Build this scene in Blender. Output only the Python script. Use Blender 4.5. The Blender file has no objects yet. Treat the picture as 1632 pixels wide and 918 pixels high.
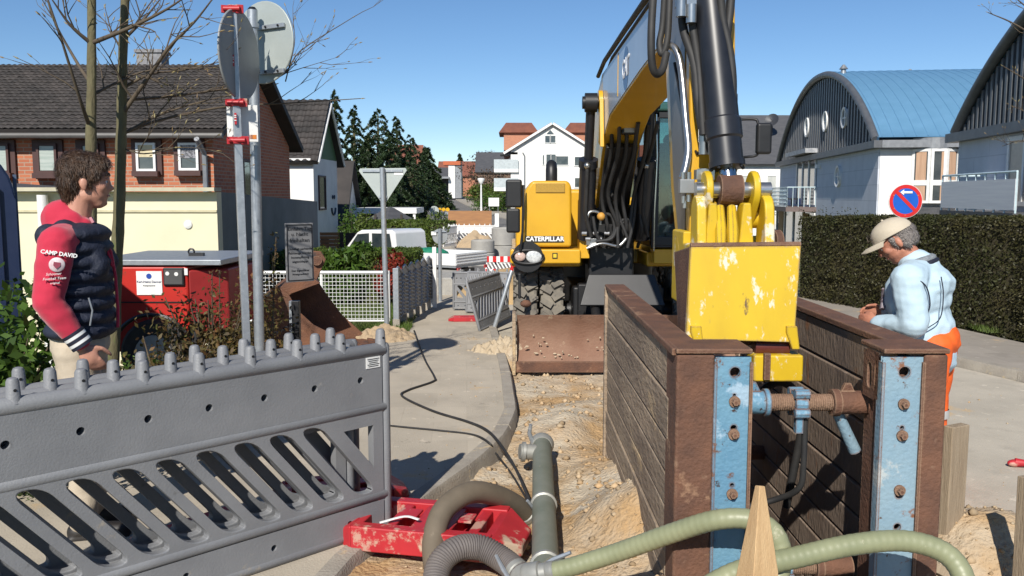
import bpy, bmesh, math, random
import numpy as np
from mathutils import Vector, Matrix, noise
random.seed(7); np.random.seed(7)
R = math.radians
scene = bpy.context.scene
COL = scene.collection

# ---------------------------------------------------------------- camera
CAM_H, FPX, PITCH = 1.70, 1400.0, R(6.0)
cam_d = bpy.data.cameras.new('camera'); cam = bpy.data.objects.new('camera', cam_d); COL.objects.link(cam)
cam.location = (0, 0, CAM_H); cam.rotation_euler = (R(90) - PITCH, 0, 0)
cam_d.sensor_width = 36.0; cam_d.lens = 36.0 * FPX / 1632.0
cam_d.clip_start = 0.05; cam_d.clip_end = 3000
scene.camera = cam
scene.render.resolution_x, scene.render.resolution_y = 1024, 576
# ---------------------------------------------------------------- light
SUN_EL, SUN_AZ = R(37), math.atan2(-0.24, -0.97)      # azimuth of the vector that points to the sun, from +Y towards +X
world = bpy.data.worlds.new('World'); scene.world = world; world.use_nodes = True
wn = world.node_tree; wn.nodes.clear()
sky = wn.nodes.new('ShaderNodeTexSky'); sky.sky_type = 'NISHITA'; sky.sun_disc = False
sky.sun_elevation = SUN_EL; sky.sun_rotation = SUN_AZ
sky.altitude = 2200; sky.air_density = 1.0; sky.dust_density = 0.0; sky.ozone_density = 3.0
bg = wn.nodes.new('ShaderNodeBackground'); bg.inputs[1].default_value = 0.095
wo = wn.nodes.new('ShaderNodeOutputWorld')
hsv = wn.nodes.new('ShaderNodeHueSaturation'); hsv.inputs['Saturation'].default_value = 1.12
wn.links.new(sky.outputs[0], hsv.inputs['Color']); wn.links.new(hsv.outputs[0], bg.inputs[0]); wn.links.new(bg.outputs[0], wo.inputs[0])
sd = bpy.data.lights.new('sun', 'SUN'); so = bpy.data.objects.new('sun', sd); COL.objects.link(so)
sd.energy = 5.0; sd.angle = R(0.53); sd.color = (1.0, 0.945, 0.86)
sv = Vector((math.sin(SUN_AZ) * math.cos(SUN_EL), math.cos(SUN_AZ) * math.cos(SUN_EL), math.sin(SUN_EL)))
so.rotation_euler = sv.to_track_quat('Z', 'Y').to_euler()
so.location = (-5, -10, 12)
vs = scene.view_settings; vs.view_transform = 'Standard'; vs.look = 'None'; vs.gamma = 1; vs.use_curve_mapping = False
vs.exposure = 0.22

# ---------------------------------------------------------------- pixel (1632 x 918) to place, at a chosen distance
def ray(px, py):
    a = (px - 816) / FPX; b = (459 - py) / FPX
    return a, math.cos(PITCH) + b * math.sin(PITCH), -math.sin(PITCH) + b * math.cos(PITCH)
def at(px, py, Y):
    x, y, z = ray(px, py); t = Y / y
    return Vector((x * t, Y, CAM_H + z * t))
def gr(px, py, z0=0.0):
    x, y, z = ray(px, py); t = (z0 - CAM_H) / z
    return Vector((x * t, y * t, z0))

# ---------------------------------------------------------------- materials
MATS = {}
def mat(name, c, c2=None, s=6.0, rough=0.6, metal=0.0, bump=0.0, bs=60.0, wear=None, stretch=(1, 1, 1), island=0.0,
        spec=0.5, coat=0.0, mixlo=0.35, mixhi=0.65, trans=0.0, emit=None, sheen=0.0, edge=None):
    """procedural material: two noise-mixed tones, optional worn spots (colour, threshold, scale), per-piece variation, bump."""
    if name in MATS: return MATS[name]
    m = bpy.data.materials.new(name); m.use_nodes = True; nt = m.node_tree; N = nt.nodes; L = nt.links
    b = N['Principled BSDF']
    b.inputs['Roughness'].default_value = rough; b.inputs['Metallic'].default_value = metal
    b.inputs['Specular IOR Level'].default_value = spec; b.inputs['Coat Weight'].default_value = coat
    b.inputs['Transmission Weight'].default_value = trans
    if sheen: b.inputs['Sheen Weight'].default_value = sheen
    tc = N.new('ShaderNodeTexCoord'); mp = N.new('ShaderNodeMapping'); mp.inputs['Scale'].default_value = stretch
    L.new(tc.outputs['Object'], mp.inputs[0]); src = mp.outputs[0]
    if c2 is None: c2 = tuple(x * 0.82 for x in c)
    n1 = N.new('ShaderNodeTexNoise'); n1.inputs['Scale'].default_value = s; n1.inputs['Detail'].default_value = 7; n1.inputs['Roughness'].default_value = 0.62
    L.new(src, n1.inputs['Vector'])
    r1 = N.new('ShaderNodeMapRange'); r1.inputs[1].default_value = mixlo; r1.inputs[2].default_value = mixhi
    L.new(n1.outputs['Fac'], r1.inputs[0])
    mx = N.new('ShaderNodeMix'); mx.data_type = 'RGBA'
    mx.inputs[6].default_value = (*c, 1); mx.inputs[7].default_value = (*c2, 1)
    L.new(r1.outputs[0], mx.inputs[0]); colr = mx.outputs[2]; rgh = None
    if wear:
        for k, (wc, th, ws) in enumerate(wear):
            n2 = N.new('ShaderNodeTexNoise'); n2.inputs['Scale'].default_value = ws; n2.inputs['Detail'].default_value = 9; n2.inputs['Roughness'].default_value = 0.68
            n2.noise_dimensions = '4D'; n2.inputs['W'].default_value = 3.7 * (k + 1)
            L.new(src, n2.inputs['Vector'])
            r2 = N.new('ShaderNodeMapRange'); r2.inputs[1].default_value = th; r2.inputs[2].default_value = th + 0.045
            L.new(n2.outputs['Fac'], r2.inputs[0])
            m2 = N.new('ShaderNodeMix'); m2.data_type = 'RGBA'; m2.inputs[7].default_value = (*wc, 1)
            L.new(r2.outputs[0], m2.inputs[0]); L.new(colr, m2.inputs[6]); colr = m2.outputs[2]
    if edge:                                                # paint rubbed off along the edges of the thing
        bv = N.new('ShaderNodeBevel'); bv.samples = 4; bv.inputs['Radius'].default_value = edge[1]
        ge = N.new('ShaderNodeNewGeometry'); dt = N.new('ShaderNodeVectorMath'); dt.operation = 'DOT_PRODUCT'
        L.new(bv.outputs[0], dt.inputs[0]); L.new(ge.outputs['Normal'], dt.inputs[1])
        ne = N.new('ShaderNodeTexNoise'); ne.inputs['Scale'].default_value = 22; ne.inputs['Detail'].default_value = 5; L.new(src, ne.inputs['Vector'])
        ml = N.new('ShaderNodeMath'); ml.operation = 'MULTIPLY'; ml.inputs[1].default_value = 0.22; L.new(ne.outputs['Fac'], ml.inputs[0])
        ad = N.new('ShaderNodeMath'); ad.operation = 'ADD'; L.new(dt.outputs['Value'], ad.inputs[0]); L.new(ml.outputs[0], ad.inputs[1])
        re = N.new('ShaderNodeMapRange'); re.inputs[1].default_value = 1.07; re.inputs[2].default_value = 1.02; L.new(ad.outputs[0], re.inputs[0])
        me_ = N.new('ShaderNodeMix'); me_.data_type = 'RGBA'; me_.inputs[7].default_value = (*edge[0], 1); L.new(re.outputs[0], me_.inputs[0]); L.new(colr, me_.inputs[6]); colr = me_.outputs[2]
    if island:
        g = N.new('ShaderNodeNewGeometry'); r3 = N.new('ShaderNodeMapRange')
        r3.inputs[3].default_value = 1 - island; r3.inputs[4].default_value = 1 + island
        L.new(g.outputs['Random Per Island'], r3.inputs[0])
        hs = N.new('ShaderNodeHueSaturation'); L.new(r3.outputs[0], hs.inputs['Value']); L.new(colr, hs.inputs['Color'])
        colr = hs.outputs[0]
    L.new(colr, b.inputs['Base Color'])
    if bump:
        n3 = N.new('ShaderNodeTexNoise'); n3.inputs['Scale'].default_value = bs; n3.inputs['Detail'].default_value = 6
        L.new(src, n3.inputs['Vector'])
        bp = N.new('ShaderNodeBump'); bp.inputs['Strength'].default_value = bump; bp.inputs['Distance'].default_value = 0.02
        L.new(n3.outputs['Fac'], bp.inputs['Height']); L.new(bp.outputs[0], b.inputs['Normal'])
    MATS[name] = m
    return m
def leafmat(name, c, c2, s=3.0, island=0.45, rough=0.5, transl=0.35):
    if name in MATS: return MATS[name]
    m = mat(name, c, c2, s=s, rough=rough, island=island, spec=0.35)
    nt = m.node_tree; N = nt.nodes; L = nt.links
    b = N['Principled BSDF']; out = N['Material Output']
    src = b.inputs['Base Color'].links[0].from_socket
    t = N.new('ShaderNodeBsdfTranslucent'); L.new(src, t.inputs[0])
    ms = N.new('ShaderNodeMixShader'); ms.inputs[0].default_value = transl
    L.new(b.outputs[0], ms.inputs[1]); L.new(t.outputs[0], ms.inputs[2]); L.new(ms.outputs[0], out.inputs[0])
    return m
def glassmat(name, tint=(0.6, 0.75, 0.72), a=0.35, rough=0.03):
    """thin tinted pane: part see-through, part mirror."""
    if name in MATS: return MATS[name]
    m = bpy.data.materials.new(name); m.use_nodes = True; nt = m.node_tree; N = nt.nodes; L = nt.links; N.clear()
    o = N.new('ShaderNodeOutputMaterial'); tr = N.new('ShaderNodeBsdfTransparent'); gl = N.new('ShaderNodeBsdfGlossy')
    tr.inputs[0].default_value = (*tint, 1); gl.inputs['Roughness'].default_value = rough
    fr = N.new('ShaderNodeFresnel'); fr.inputs[0].default_value = 1.5
    ad = N.new('ShaderNodeMath'); ad.operation = 'ADD'; ad.inputs[1].default_value = a * 0.2
    mx = N.new('ShaderNodeMixShader'); L.new(fr.outputs[0], ad.inputs[0]); L.new(ad.outputs[0], mx.inputs[0])
    L.new(tr.outputs[0], mx.inputs[1]); L.new(gl.outputs[0], mx.inputs[2]); L.new(mx.outputs[0], o.inputs[0])
    MATS[name] = m
    return m

# ---------------------------------------------------------------- mesh builder
class MB:
    def __init__(s): s.v = []; s.f = []
    def add(s, vs, fs):
        o = len(s.v); s.v += [Vector(p) for p in vs]; s.f += [tuple(i + o for i in f) for f in fs]; return s
    def box(s, c, d, M=None):
        c = Vector(c); x, y, z = d[0] / 2, d[1] / 2, d[2] / 2
        P = [Vector((a * x, b * y, e * z)) for e in (-1, 1) for b in (-1, 1) for a in (-1, 1)]
        if M is not None: P = [M @ p for p in P]
        return s.add([p + c for p in P], [(0, 2, 3, 1), (4, 5, 7, 6), (0, 1, 5, 4), (2, 6, 7, 3), (0, 4, 6, 2), (1, 3, 7, 5)])
    def tube(s, pts, r, n=10, cap=True, ry=1.0):
        pts = [Vector(p) for p in pts]; m = len(pts)
        rr = r if isinstance(r, (list, tuple)) else [r] * m
        t0 = (pts[1] - pts[0]).normalized()
        up = Vector((0, 0, 1)) if abs(t0.z) < 0.9 else Vector((1, 0, 0))
        u = t0.cross(up).normalized(); vs = []
        for i in range(m):
            t = (pts[min(i + 1, m - 1)] - pts[max(i - 1, 0)]).normalized()
            u = (u - t * u.dot(t)).normalized(); w = t.cross(u)
            vs += [pts[i] + (u * math.cos(2 * math.pi * k / n) + w * math.sin(2 * math.pi * k / n) * ry) * rr[i] for k in range(n)]
        fs = [(i * n + k, i * n + (k + 1) % n, (i + 1) * n + (k + 1) % n, (i + 1) * n + k) for i in range(m - 1) for k in range(n)]
        if cap: fs += [tuple(range(n - 1, -1, -1)), tuple((m - 1) * n + k for k in range(n))]
        return s.add(vs, fs)
    def cyl(s, a, b, r, r2=None, n=14): return s.tube([a, b], [r, r if r2 is None else r2], n)
    def ball(s, c, r, n=14, M=None):
        c = Vector(c); r = (r, r, r) if not isinstance(r, (tuple, list)) else r
        h = n // 2; vs = [Vector((0, 0, r[2]))]
        for i in range(1, h):
            a = math.pi * i / h
            vs += [Vector((r[0] * math.sin(a) * math.cos(2 * math.pi * k / n), r[1] * math.sin(a) * math.sin(2 * math.pi * k / n), r[2] * math.cos(a))) for k in range(n)]
        vs.append(Vector((0, 0, -r[2]))); e = len(vs) - 1
        fs = [(0, 1 + k, 1 + (k + 1) % n) for k in range(n)]
        fs += [(1 + i * n + k, 1 + (i + 1) * n + k, 1 + (i + 1) * n + (k + 1) % n, 1 + i * n + (k + 1) % n) for i in range(h - 2) for k in range(n)]
        fs += [(e, 1 + (h - 2) * n + (k + 1) % n, 1 + (h - 2) * n + k) for k in range(n)]
        if M is not None: vs = [M @ p for p in vs]
        return s.add([p + c for p in vs], fs)
    def prism(s, poly, o, u, v, d):
        """polygon (a,b) in the frame o + a*u + b*v, extruded by vector d (both ends capped)."""
        o, u, v, d = Vector(o), Vector(u), Vector(v), Vector(d); n = len(poly)
        A = [o + u * a + v * b for a, b in poly]
        if u.cross(v).dot(d) < 0: A = A[::-1]
        return s.add(A + [p + d for p in A], [tuple(range(n - 1, -1, -1)), tuple(range(n, 2 * n))] + [(i, (i + 1) % n, n + (i + 1) % n, n + i) for i in range(n)])
    def lathe(s, prof, o, axis, n=24, closed=False):
        """profile (radius, along) turned about axis."""
        o = Vector(o); ax = Vector(axis).normalized()
        u = ax.cross(Vector((0, 0, 1)) if abs(ax.z) < 0.9 else Vector((1, 0, 0))).normalized(); w = ax.cross(u); m = len(prof)
        vs = [o + ax * h + (u * math.cos(2 * math.pi * k / n) + w * math.sin(2 * math.pi * k / n)) * r for r, h in prof for k in range(n)]
        q = m if closed else m - 1
        fs = [(i * n + k, i * n + (k + 1) % n, ((i + 1) % m) * n + (k + 1) % n, ((i + 1) % m) * n + k) for i in range(q) for k in range(n)]
        return s.add(vs, fs)
    def build(s, name, m, parent=None, bevel=0, smooth=None, off=None, seg=2):
        me = bpy.data.meshes.new(name)
        o0 = Vector(off) if off is not None else Vector((0, 0, 0))
        me.from_pydata([tuple(p - o0) for p in s.v], [], s.f); me.update()
        me.materials.append(m)
        bm = bmesh.new(); bm.from_mesh(me); bmesh.ops.recalc_face_normals(bm, faces=bm.faces); bm.to_mesh(me); bm.free()
        return link(name, me, parent, bevel, smooth, seg)
def link(name, me, parent=None, bevel=0, smooth=None, seg=2):
    ob = bpy.data.objects.new(name, me); COL.objects.link(ob)
    if parent is not None: ob.parent = parent
    if smooth is not None:
        me.shade_smooth(); me.set_sharp_from_angle(angle=R(smooth))
    if bevel:
        md = ob.modifiers.new('bevel', 'BEVEL'); md.width = bevel; md.segments = seg; md.limit_method = 'ANGLE'; md.angle_limit = R(35)
        if smooth is None: me.shade_smooth(); md.harden_normals = True
    return ob
def npmesh(name, V, F, m, parent=None, smooth=False):
    """numpy mesh: V (n,3), F (k,4) or (k,3)."""
    V = np.asarray(V, dtype=np.float32); F = np.asarray(F, dtype=np.int32); k = F.shape[1]
    me = bpy.data.meshes.new(name); me.vertices.add(len(V)); me.vertices.foreach_set('co', V.ravel())
    me.loops.add(F.size); me.loops.foreach_set('vertex_index', F.ravel())
    me.polygons.add(len(F)); me.polygons.foreach_set('loop_start', np.arange(0, F.size, k, dtype=np.int32))
    me.update(calc_edges=True); me.validate(); me.materials.append(m)
    if smooth: me.shade_smooth()
    ob = bpy.data.objects.new(name, me); COL.objects.link(ob)
    if parent is not None: ob.parent = parent
    return ob
def tag(o, label, cat, group=None):
    o['label'] = label; o['category'] = cat
    if group: o['group'] = group
    return o
def thing(name, label, cat, loc=(0, 0, 0), rz=0.0, group=None):
    o = bpy.data.objects.new(name, None); COL.objects.link(o); o.location = loc; o.rotation_euler = (0, 0, rz)
    o.empty_display_size = 0.1
    return tag(o, label, cat, group)
def struct(o): o['kind'] = 'structure'; return o
def stuff(o): o['kind'] = 'stuff'; return o
def copytree(o, parent=None):
    c = o.copy(); COL.objects.link(c); c.parent = parent
    for ch in o.children: copytree(ch, c)
    return c
def rotz(a): return Matrix.Rotation(a, 3, 'Z')
def leafquads(P, size, aspect=0.55, nrm=None, jitter=1.0, fold=False):
    """one small quad per point of P (n,3), random facing, returns V, F."""
    n = len(P); P = np.asarray(P)
    d = np.random.normal(size=(n, 3))
    if nrm is not None: d = d * jitter + nrm
    d /= np.linalg.norm(d, axis=1)[:, None] + 1e-9
    a = np.random.normal(size=(n, 3)); a -= d * (a * d).sum(1)[:, None]; a /= np.linalg.norm(a, axis=1)[:, None] + 1e-9
    b = np.cross(d, a)
    sz = np.broadcast_to(np.asarray(size), (n,))[:, None] * np.random.uniform(0.6, 1.3, (n, 1))
    V = np.stack([P - a * sz * .5, P + b * sz * aspect * .5, P + a * sz * .5, P - b * sz * aspect * .5], 1).reshape(-1, 3)
    return V, np.arange(4 * n, dtype=np.int32).reshape(-1, 4)
def textmesh(name, txt, size, m, parent, loc, right, up, extrude=0.002, align='CENTER', shear=0.0, space=1.0, bold=0.0):
    """lettering laid on a surface: right / up are the writing directions."""
    cu = bpy.data.curves.new(name, 'FONT'); cu.body = txt; cu.size = size; cu.align_x = align; cu.align_y = 'CENTER'
    cu.extrude = extrude; cu.shear = shear; cu.space_character = space; cu.offset = bold; cu.resolution_u = 2
    ob = bpy.data.objects.new(name, cu); COL.objects.link(ob)
    dg = bpy.context.evaluated_depsgraph_get(); me = bpy.data.meshes.new_from_object(ob.evaluated_get(dg))
    COL.objects.unlink(ob); bpy.data.objects.remove(ob)
    r_, u_ = Vector(right).normalized(), Vector(up).normalized(); nn = r_.cross(u_)
    me.transform(Matrix(((r_.x, u_.x, nn.x, loc[0]), (r_.y, u_.y, nn.y, loc[1]), (r_.z, u_.z, nn.z, loc[2]), (0, 0, 0, 1))))
    me.materials.clear(); me.materials.append(m)
    o = bpy.data.objects.new(name, me); COL.objects.link(o); o.parent = parent
    return o
def blob(name, mb, voxel, m, parent, smooth=6, disp=None, off=None):
    """closed shapes fused into one continuous skin: voxel remesh, smooth, optional cloth folds."""
    ob = mb.build(name + '_src', m, None, off=off)
    rm = ob.modifiers.new('r', 'REMESH'); rm.mode = 'VOXEL'; rm.voxel_size = voxel
    sm = ob.modifiers.new('s', 'SMOOTH'); sm.iterations = smooth; sm.factor = 0.5
    dg = bpy.context.evaluated_depsgraph_get(); me = bpy.data.meshes.new_from_object(ob.evaluated_get(dg))
    me.name = name; bpy.data.objects.remove(ob)
    if disp:
        amp, sc, st = disp; n = len(me.vertices)
        co = np.zeros(n * 3); me.vertices.foreach_get('co', co); co = co.reshape(-1, 3)
        no = np.zeros(n * 3); me.vertices.foreach_get('normal', no); no = no.reshape(-1, 3)
        dd = np.array([noise.noise(Vector((p[0] * sc * st[0], p[1] * sc * st[1], p[2] * sc * st[2]))) + 0.5 * noise.noise(Vector((p[0] * sc * 2.3 * st[0] + 9, p[1] * sc * 2.3 * st[1], p[2] * sc * 2.3 * st[2]))) for p in co])
        co += no * (dd * amp)[:, None]; me.vertices.foreach_set('co', co.ravel()); me.update()
    me.materials.clear(); me.materials.append(m); me.shade_smooth()
    o = bpy.data.objects.new(name, me); COL.objects.link(o); o.parent = parent
    return o
def catmull(P, n=6):
    P = [Vector(p) for p in P]; Q = [P[0] * 2 - P[1]] + P + [P[-1] * 2 - P[-2]]; out = []
    for i in range(1, len(Q) - 2):
        for k in range(n):
            t = k / n; a, b, c, d = Q[i - 1], Q[i], Q[i + 1], Q[i + 2]
            out.append(0.5 * ((2 * b) + (c - a) * t + (2 * a - 5 * b + 4 * c - d) * t * t + (3 * b - a - 3 * c + d) * t ** 3))
    out.append(P[-1]); return out
# ================================================================ SETTING
def interp(T, y):
    if y <= T[0][0]: return T[0][1]
    for (a, b), (c, d) in zip(T, T[1:]):
        if y <= c: return b + (d - b) * (y - a) / (c - a)
    return T[-1][1]
def sm(a, b, x):
    t = max(0.0, min(1.0, (x - a) / (b - a))); return t * t * (3 - 2 * t)
def rise(y):
    t = max(0.0, y - 58); return 1.45 * (t / 92) ** 2 if t < 92 else 1.45 + (t - 92) * 0.01
def gz(x, y):
    z = -0.16 + rise(y)
    z -= 0.75 * sm(-3.6, -5.5, x) * sm(7.5, 11, y) * (1 - sm(40, 70, y))
    z -= 1.5 * sm(8.0, 11, x) * sm(9, 16, y) * (1 - sm(70, 110, y))
    z += 9 * sm(160, 420, y) * (0.6 + 0.4 * math.sin(x * 0.011 + 1)) * sm(0, 1, 1)
    return z
m_soil = mat('lawn_and_soil', (0.075, 0.105, 0.03), (0.13, 0.11, 0.06), s=0.9, rough=0.95, bump=0.6, bs=25)
def axis(fine0, fine1, st, lo, hi):
    a = list(np.arange(fine0, fine1 + 1e-6, st)); d = st
    while a[-1] < hi: d *= 1.35; a.append(a[-1] + d)
    d = st
    while a[0] > lo: d *= 1.35; a.insert(0, a[0] - d)
    return a
GX = axis(-9, 12, 0.5, -900, 900); GY = axis(-2, 40, 0.5, -60, 1600)
V = [(x, y, gz(x, y)) for y in GY for x in GX]; nx = len(GX); F = []
for j in range(len(GY) - 1):
    for i in range(nx - 1):
        if -0.6 < GX[i] + .01 and GX[i + 1] < 2.1 and 2.4 < GY[j] + .01 and GY[j + 1] < 10.8: continue   # the dug-up bed has its own surface
        F.append((j * nx + i, j * nx + i + 1, (j + 1) * nx + i + 1, (j + 1) * nx + i))
struct(npmesh('ground', V, F, m_soil, smooth=True))

# ---- pavement, kerb and street outline
KERB = [(1.5, -1.05), (3.0, -0.86), (3.9, -0.74), (4.4, -0.60), (4.75, -0.48), (5.07, -0.36), (5.4, -0.235), (5.79, -0.11), (6.15, -0.02), (6.5, 0.03), (6.9, 0.065),
        (7.3, 0.05), (8.2, 0.02), (9, -0.02), (10, -0.09), (12, -0.22), (14, -0.33), (18, -0.6), (30, -1.98), (62, -5.66), (122, -12.5), (150, -15.8)]
LEFT = [(1.5, -3.1), (9.5, -2.9), (10.6, -1.8), (11, -1.66), (14.1, -1.45), (16, -1.75), (18, -2.2), (30, -3.6), (62, -7.3), (122, -14.2), (150, -17.5)]
def concrete_mat(name, base, joint=0.0, jsx=1.0, jsy=1.0, sand=0.0):
    m = mat(name, base, tuple(c * 0.78 for c in base), s=1.7, rough=0.9, bump=0.25, bs=90,
            wear=[(tuple(c * 0.80 for c in base), 0.55, 1.3), ((0.50, 0.37, 0.22), 0.60 - sand, 1.0), (tuple(c * 0.60 for c in base), 0.63, 5.0), (tuple(c * 1.15 for c in base), 0.60, 9.0)], mixlo=0.3, mixhi=0.7)
    if joint:
        nt = m.node_tree; N = nt.nodes; L = nt.links; b = N['Principled BSDF']
        src = b.inputs['Base Color'].links[0].from_socket
        tc = N.new('ShaderNodeTexCoord'); mp = N.new('ShaderNodeMapping'); mp.inputs['Rotation'].default_value = (0, 0, R(-3))
        L.new(tc.outputs['Object'], mp.inputs[0])
        bk = N.new('ShaderNodeTexBrick'); bk.inputs['Scale'].default_value = 1.0; bk.offset = 0.5
        bk.inputs['Brick Width'].default_value = jsx; bk.inputs['Row Height'].default_value = jsy; bk.inputs['Mortar Size'].default_value = 0.006
        bk.inputs['Mortar Smooth'].default_value = 0.5; bk.inputs['Bias'].default_value = 0
        bk.inputs['Color1'].default_value = (1, 1, 1, 1); bk.inputs['Color2'].default_value = (0.9, 0.9, 0.9, 1); bk.inputs['Mortar'].default_value = (1 - joint,) * 3 + (1,)
        L.new(mp.outputs[0], bk.inputs[0])
        mu = N.new('ShaderNodeMix'); mu.data_type = 'RGBA'; mu.blend_type = 'MULTIPLY'; mu.inputs[0].default_value = 1
        L.new(src, mu.inputs[6]); L.new(bk.outputs[0], mu.inputs[7]); L.new(mu.outputs[2], b.inputs['Base Color'])
    return m
m_pave = concrete_mat('dusty_pavement', (0.49, 0.43, 0.34), joint=0.10, jsx=0.5, jsy=0.5)
m_kerb = mat('kerb_concrete', (0.36, 0.325, 0.27), (0.27, 0.24, 0.2), s=5, rough=0.9, bump=0.4, bs=70, wear=[((0.46, 0.37, 0.24), 0.58, 3)])
m_road = concrete_mat('dusty_road', (0.50, 0.45, 0.365))
m_asph = mat('asphalt', (0.13, 0.125, 0.12), (0.19, 0.178, 0.16), s=0.8, rough=0.9, bump=0.3, bs=120, wear=[((0.30, 0.25, 0.18), 0.6, 0.6)])
ys = sorted(set([a for a, b in KERB] + [a for a, b in LEFT] + list(np.arange(1.5, 30, 0.5)) + list(range(30, 150, 6))))
V = []; F = []
for i, y in enumerate(ys):
    z = rise(y); xr = interp(KERB, y) - 0.11; xl = interp(LEFT, y)
    for k in range(5): V.append((xl + (xr - xl) * k / 4, y, z + (0 if k else -0.0)))
    if i:
        for k in range(4): a = (i - 1) * 5 + k; F.append((a, a + 1, a + 6, a + 5))
struct(npmesh('pavement', V, F, m_pave))
# kerb stones: one piece each
kerb = struct(thing('kerb', 'x', 'x')); del kerb['label'], kerb['category']
def kerb_line(P, w, top, depth, seg_len, upto, flip=1, mtl=None, par=None):
    pts = [Vector((p[0], p[1], 0)) for p in P]; d = [0]
    for a, b in zip(pts, pts[1:]): d.append(d[-1] + (b - a).length)
    def pos(s):
        for i in range(len(pts) - 1):
            if s <= d[i + 1]: t = (s - d[i]) / (d[i + 1] - d[i]); return pts[i].lerp(pts[i + 1], t), (pts[i + 1] - pts[i]).normalized()
        return pts[-1], (pts[-1] - pts[-2]).normalized()
    s = 0
    while s < min(d[-1], upto):
        e = min(s + seg_len - 0.008, d[-1]); mb = MB(); n = 5; rows = []
        for k in range(n):
            p, t = pos(s + (e - s) * k / (n - 1)); nn = Vector((t.y, -t.x, 0)) * flip
            zt = top + rise(p.y) + 0.004 * math.sin(s * 3)
            rows.append([p + nn * a + Vector((0, 0, zt + b)) for a, b in ((0.0, -depth), (-0.02, 0 - 0.025), (-0.035, 0.0), (-w, 0.0), (-w, -depth))])
        vs = [q for r in rows for q in r]; fs = [(k * 5 + j, k * 5 + j + 1, (k + 1) * 5 + j + 1, (k + 1) * 5 + j) for k in range(n - 1) for j in range(4)]
        fs += [(0, 1, 2, 3, 4), tuple((n - 1) * 5 + j for j in (4, 3, 2, 1, 0))]
        mb.add(vs, fs).build('kerb_stone', mtl or m_kerb, par or kerb, smooth=30)
        s += seg_len
kerb_line([(x, y) for y, x in KERB], 0.125, 0.012, 0.24, 1.0, 42)
RK = [(6.6, 0.5), (5.75, 4.5), (4.87, 8.2), (4.62, 9.0), (4.2, 11.5), (3.85, 14), (3.5, 18), (2.5, 30), (-0.2, 62)]
kerb2 = struct(thing('kerb', 'x', 'x')); del kerb2['label'], kerb2['category']
kerb_line(RK, 0.13, 0.03, 0.2, 1.0, 26, flip=-1, par=kerb2)
RKY = [(y, x) for x, y in RK]
# right carriageway (dusty concrete) and the asphalt further up
V = []; F = []; ys = list(np.arange(0.5, 20.1, 0.5))
for i, y in enumerate(ys):
    xl = 1.80 if y < 10.5 else interp(KERB, y) + 0.0; xr = interp(RKY, y)
    for k in range(5): V.append((xl + (xr - xl) * k / 4, y, -0.07))
    if i:
        for k in range(4): a = (i - 1) * 5 + k; F.append((a, a + 1, a + 6, a + 5))
struct(npmesh('road', V, F, m_road))
V = []; F = []; ys = [20.1, 24, 30, 40, 50] + list(range(58, 152, 4)) + [170, 200]
for i, y in enumerate(ys):
    xl = interp(KERB, y) if y < 150 else -15.8 - (y - 150) * .13; z = rise(y) - 0.07
    for k in range(3): V.append((xl + 5.6 * k / 2, y, z))
    if i:
        for k in range(2): a = (i - 1) * 3 + k; F.append((a, a + 1, a + 4, a + 3))
struct(npmesh('road', V, F, m_asph))
V = []; F = []                                   # far right pavement up the hill
for i, y in enumerate(ys):
    xl = (interp(KERB, y) if y < 150 else -15.8 - (y - 150) * .13) + 5.62; z = rise(y) + 0.03
    V += [(xl, y, z - 0.12), (xl, y, z), (xl + 1.8, y, z)]
    if i: a = (i - 1) * 3; F += [(a, a + 1, a + 4, a + 3), (a + 1, a + 2, a + 5, a + 4)]
struct(npmesh('pavement', V, F, m_kerb))
V = []; F = []; ys = list(np.arange(0.5, 26, 0.5))   # near right pavement between kerb and hedge
for i, y in enumerate(ys):
    x = interp(RKY, y) + 0.125
    for k in range(3): V.append((x + 1.35 * k / 2, y, 0.026 - 0.01 * k))
    if i:
        for k in range(2): a = (i - 1) * 3 + k; F.append((a, a + 1, a + 4, a + 3))
struct(npmesh('pavement', V, F, concrete_mat('pavement_concrete', (0.36, 0.32, 0.27), joint=0.2, jsx=0.5, jsy=0.5, sand=0.03)))

# ---- dug-up bed of sand with the trench hole
TX0, TX1, TY0, TY1 = 0.72, 1.60, 2.9, 5.9
def sandz(x, y):
    P = Vector((x, y, 0)); z = -0.115
    wall = max(0.0, 0.70 - x) if x < 0.74 else 0
    # spoil leaning against the left wall, higher towards the near end
    z += 0.34 * math.exp(-((x - 0.72) / 0.34) ** 2) * sm(6.4, 4.6, y) * (0.75 + 0.5 * noise.noise(P * 1.7))
    z += 0.13 * math.exp(-((x - 0.38) / 0.30) ** 2 - ((y - 6.6) / 0.5) ** 2)
    z += 0.10 * math.exp(-((x - 0.75) / 0.35) ** 2 - ((y - 7.2) / 0.35) ** 2)
    z -= 0.05 * math.exp(-((x - 0.62) / 0.22) ** 2 - ((y - 6.25) / 0.22) ** 2)
    z += 0.06 * sm(0.3, -0.2, x) * sm(6.2, 5.0, y)                       # fill behind the kerb end
    z += 0.34 * math.exp(-((x - 2.34) / 0.36) ** 2 - ((y - 4.05) / 0.42) ** 2) + 0.10 * math.exp(-((x - 2.0) / 0.22) ** 2 - ((y - 4.5) / 0.8) ** 2)
    z += 0.16 * math.exp(-((x - 0.02) / 0.22) ** 2 - ((y - 9.35) / 0.30) ** 2) * (1 + noise.noise(P * 9))
    if x > 1.72: z -= 0.06 * sm(4.8, 5.6, y) + 0.03
    z += 0.026 * noise.noise(P * 3.1) + 0.020 * noise.noise(P * 5.3) + 0.016 * noise.noise(P * 8) + 0.010 * noise.noise(P * 21) + 0.006 * noise.noise(P * 47)
    return z
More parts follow.
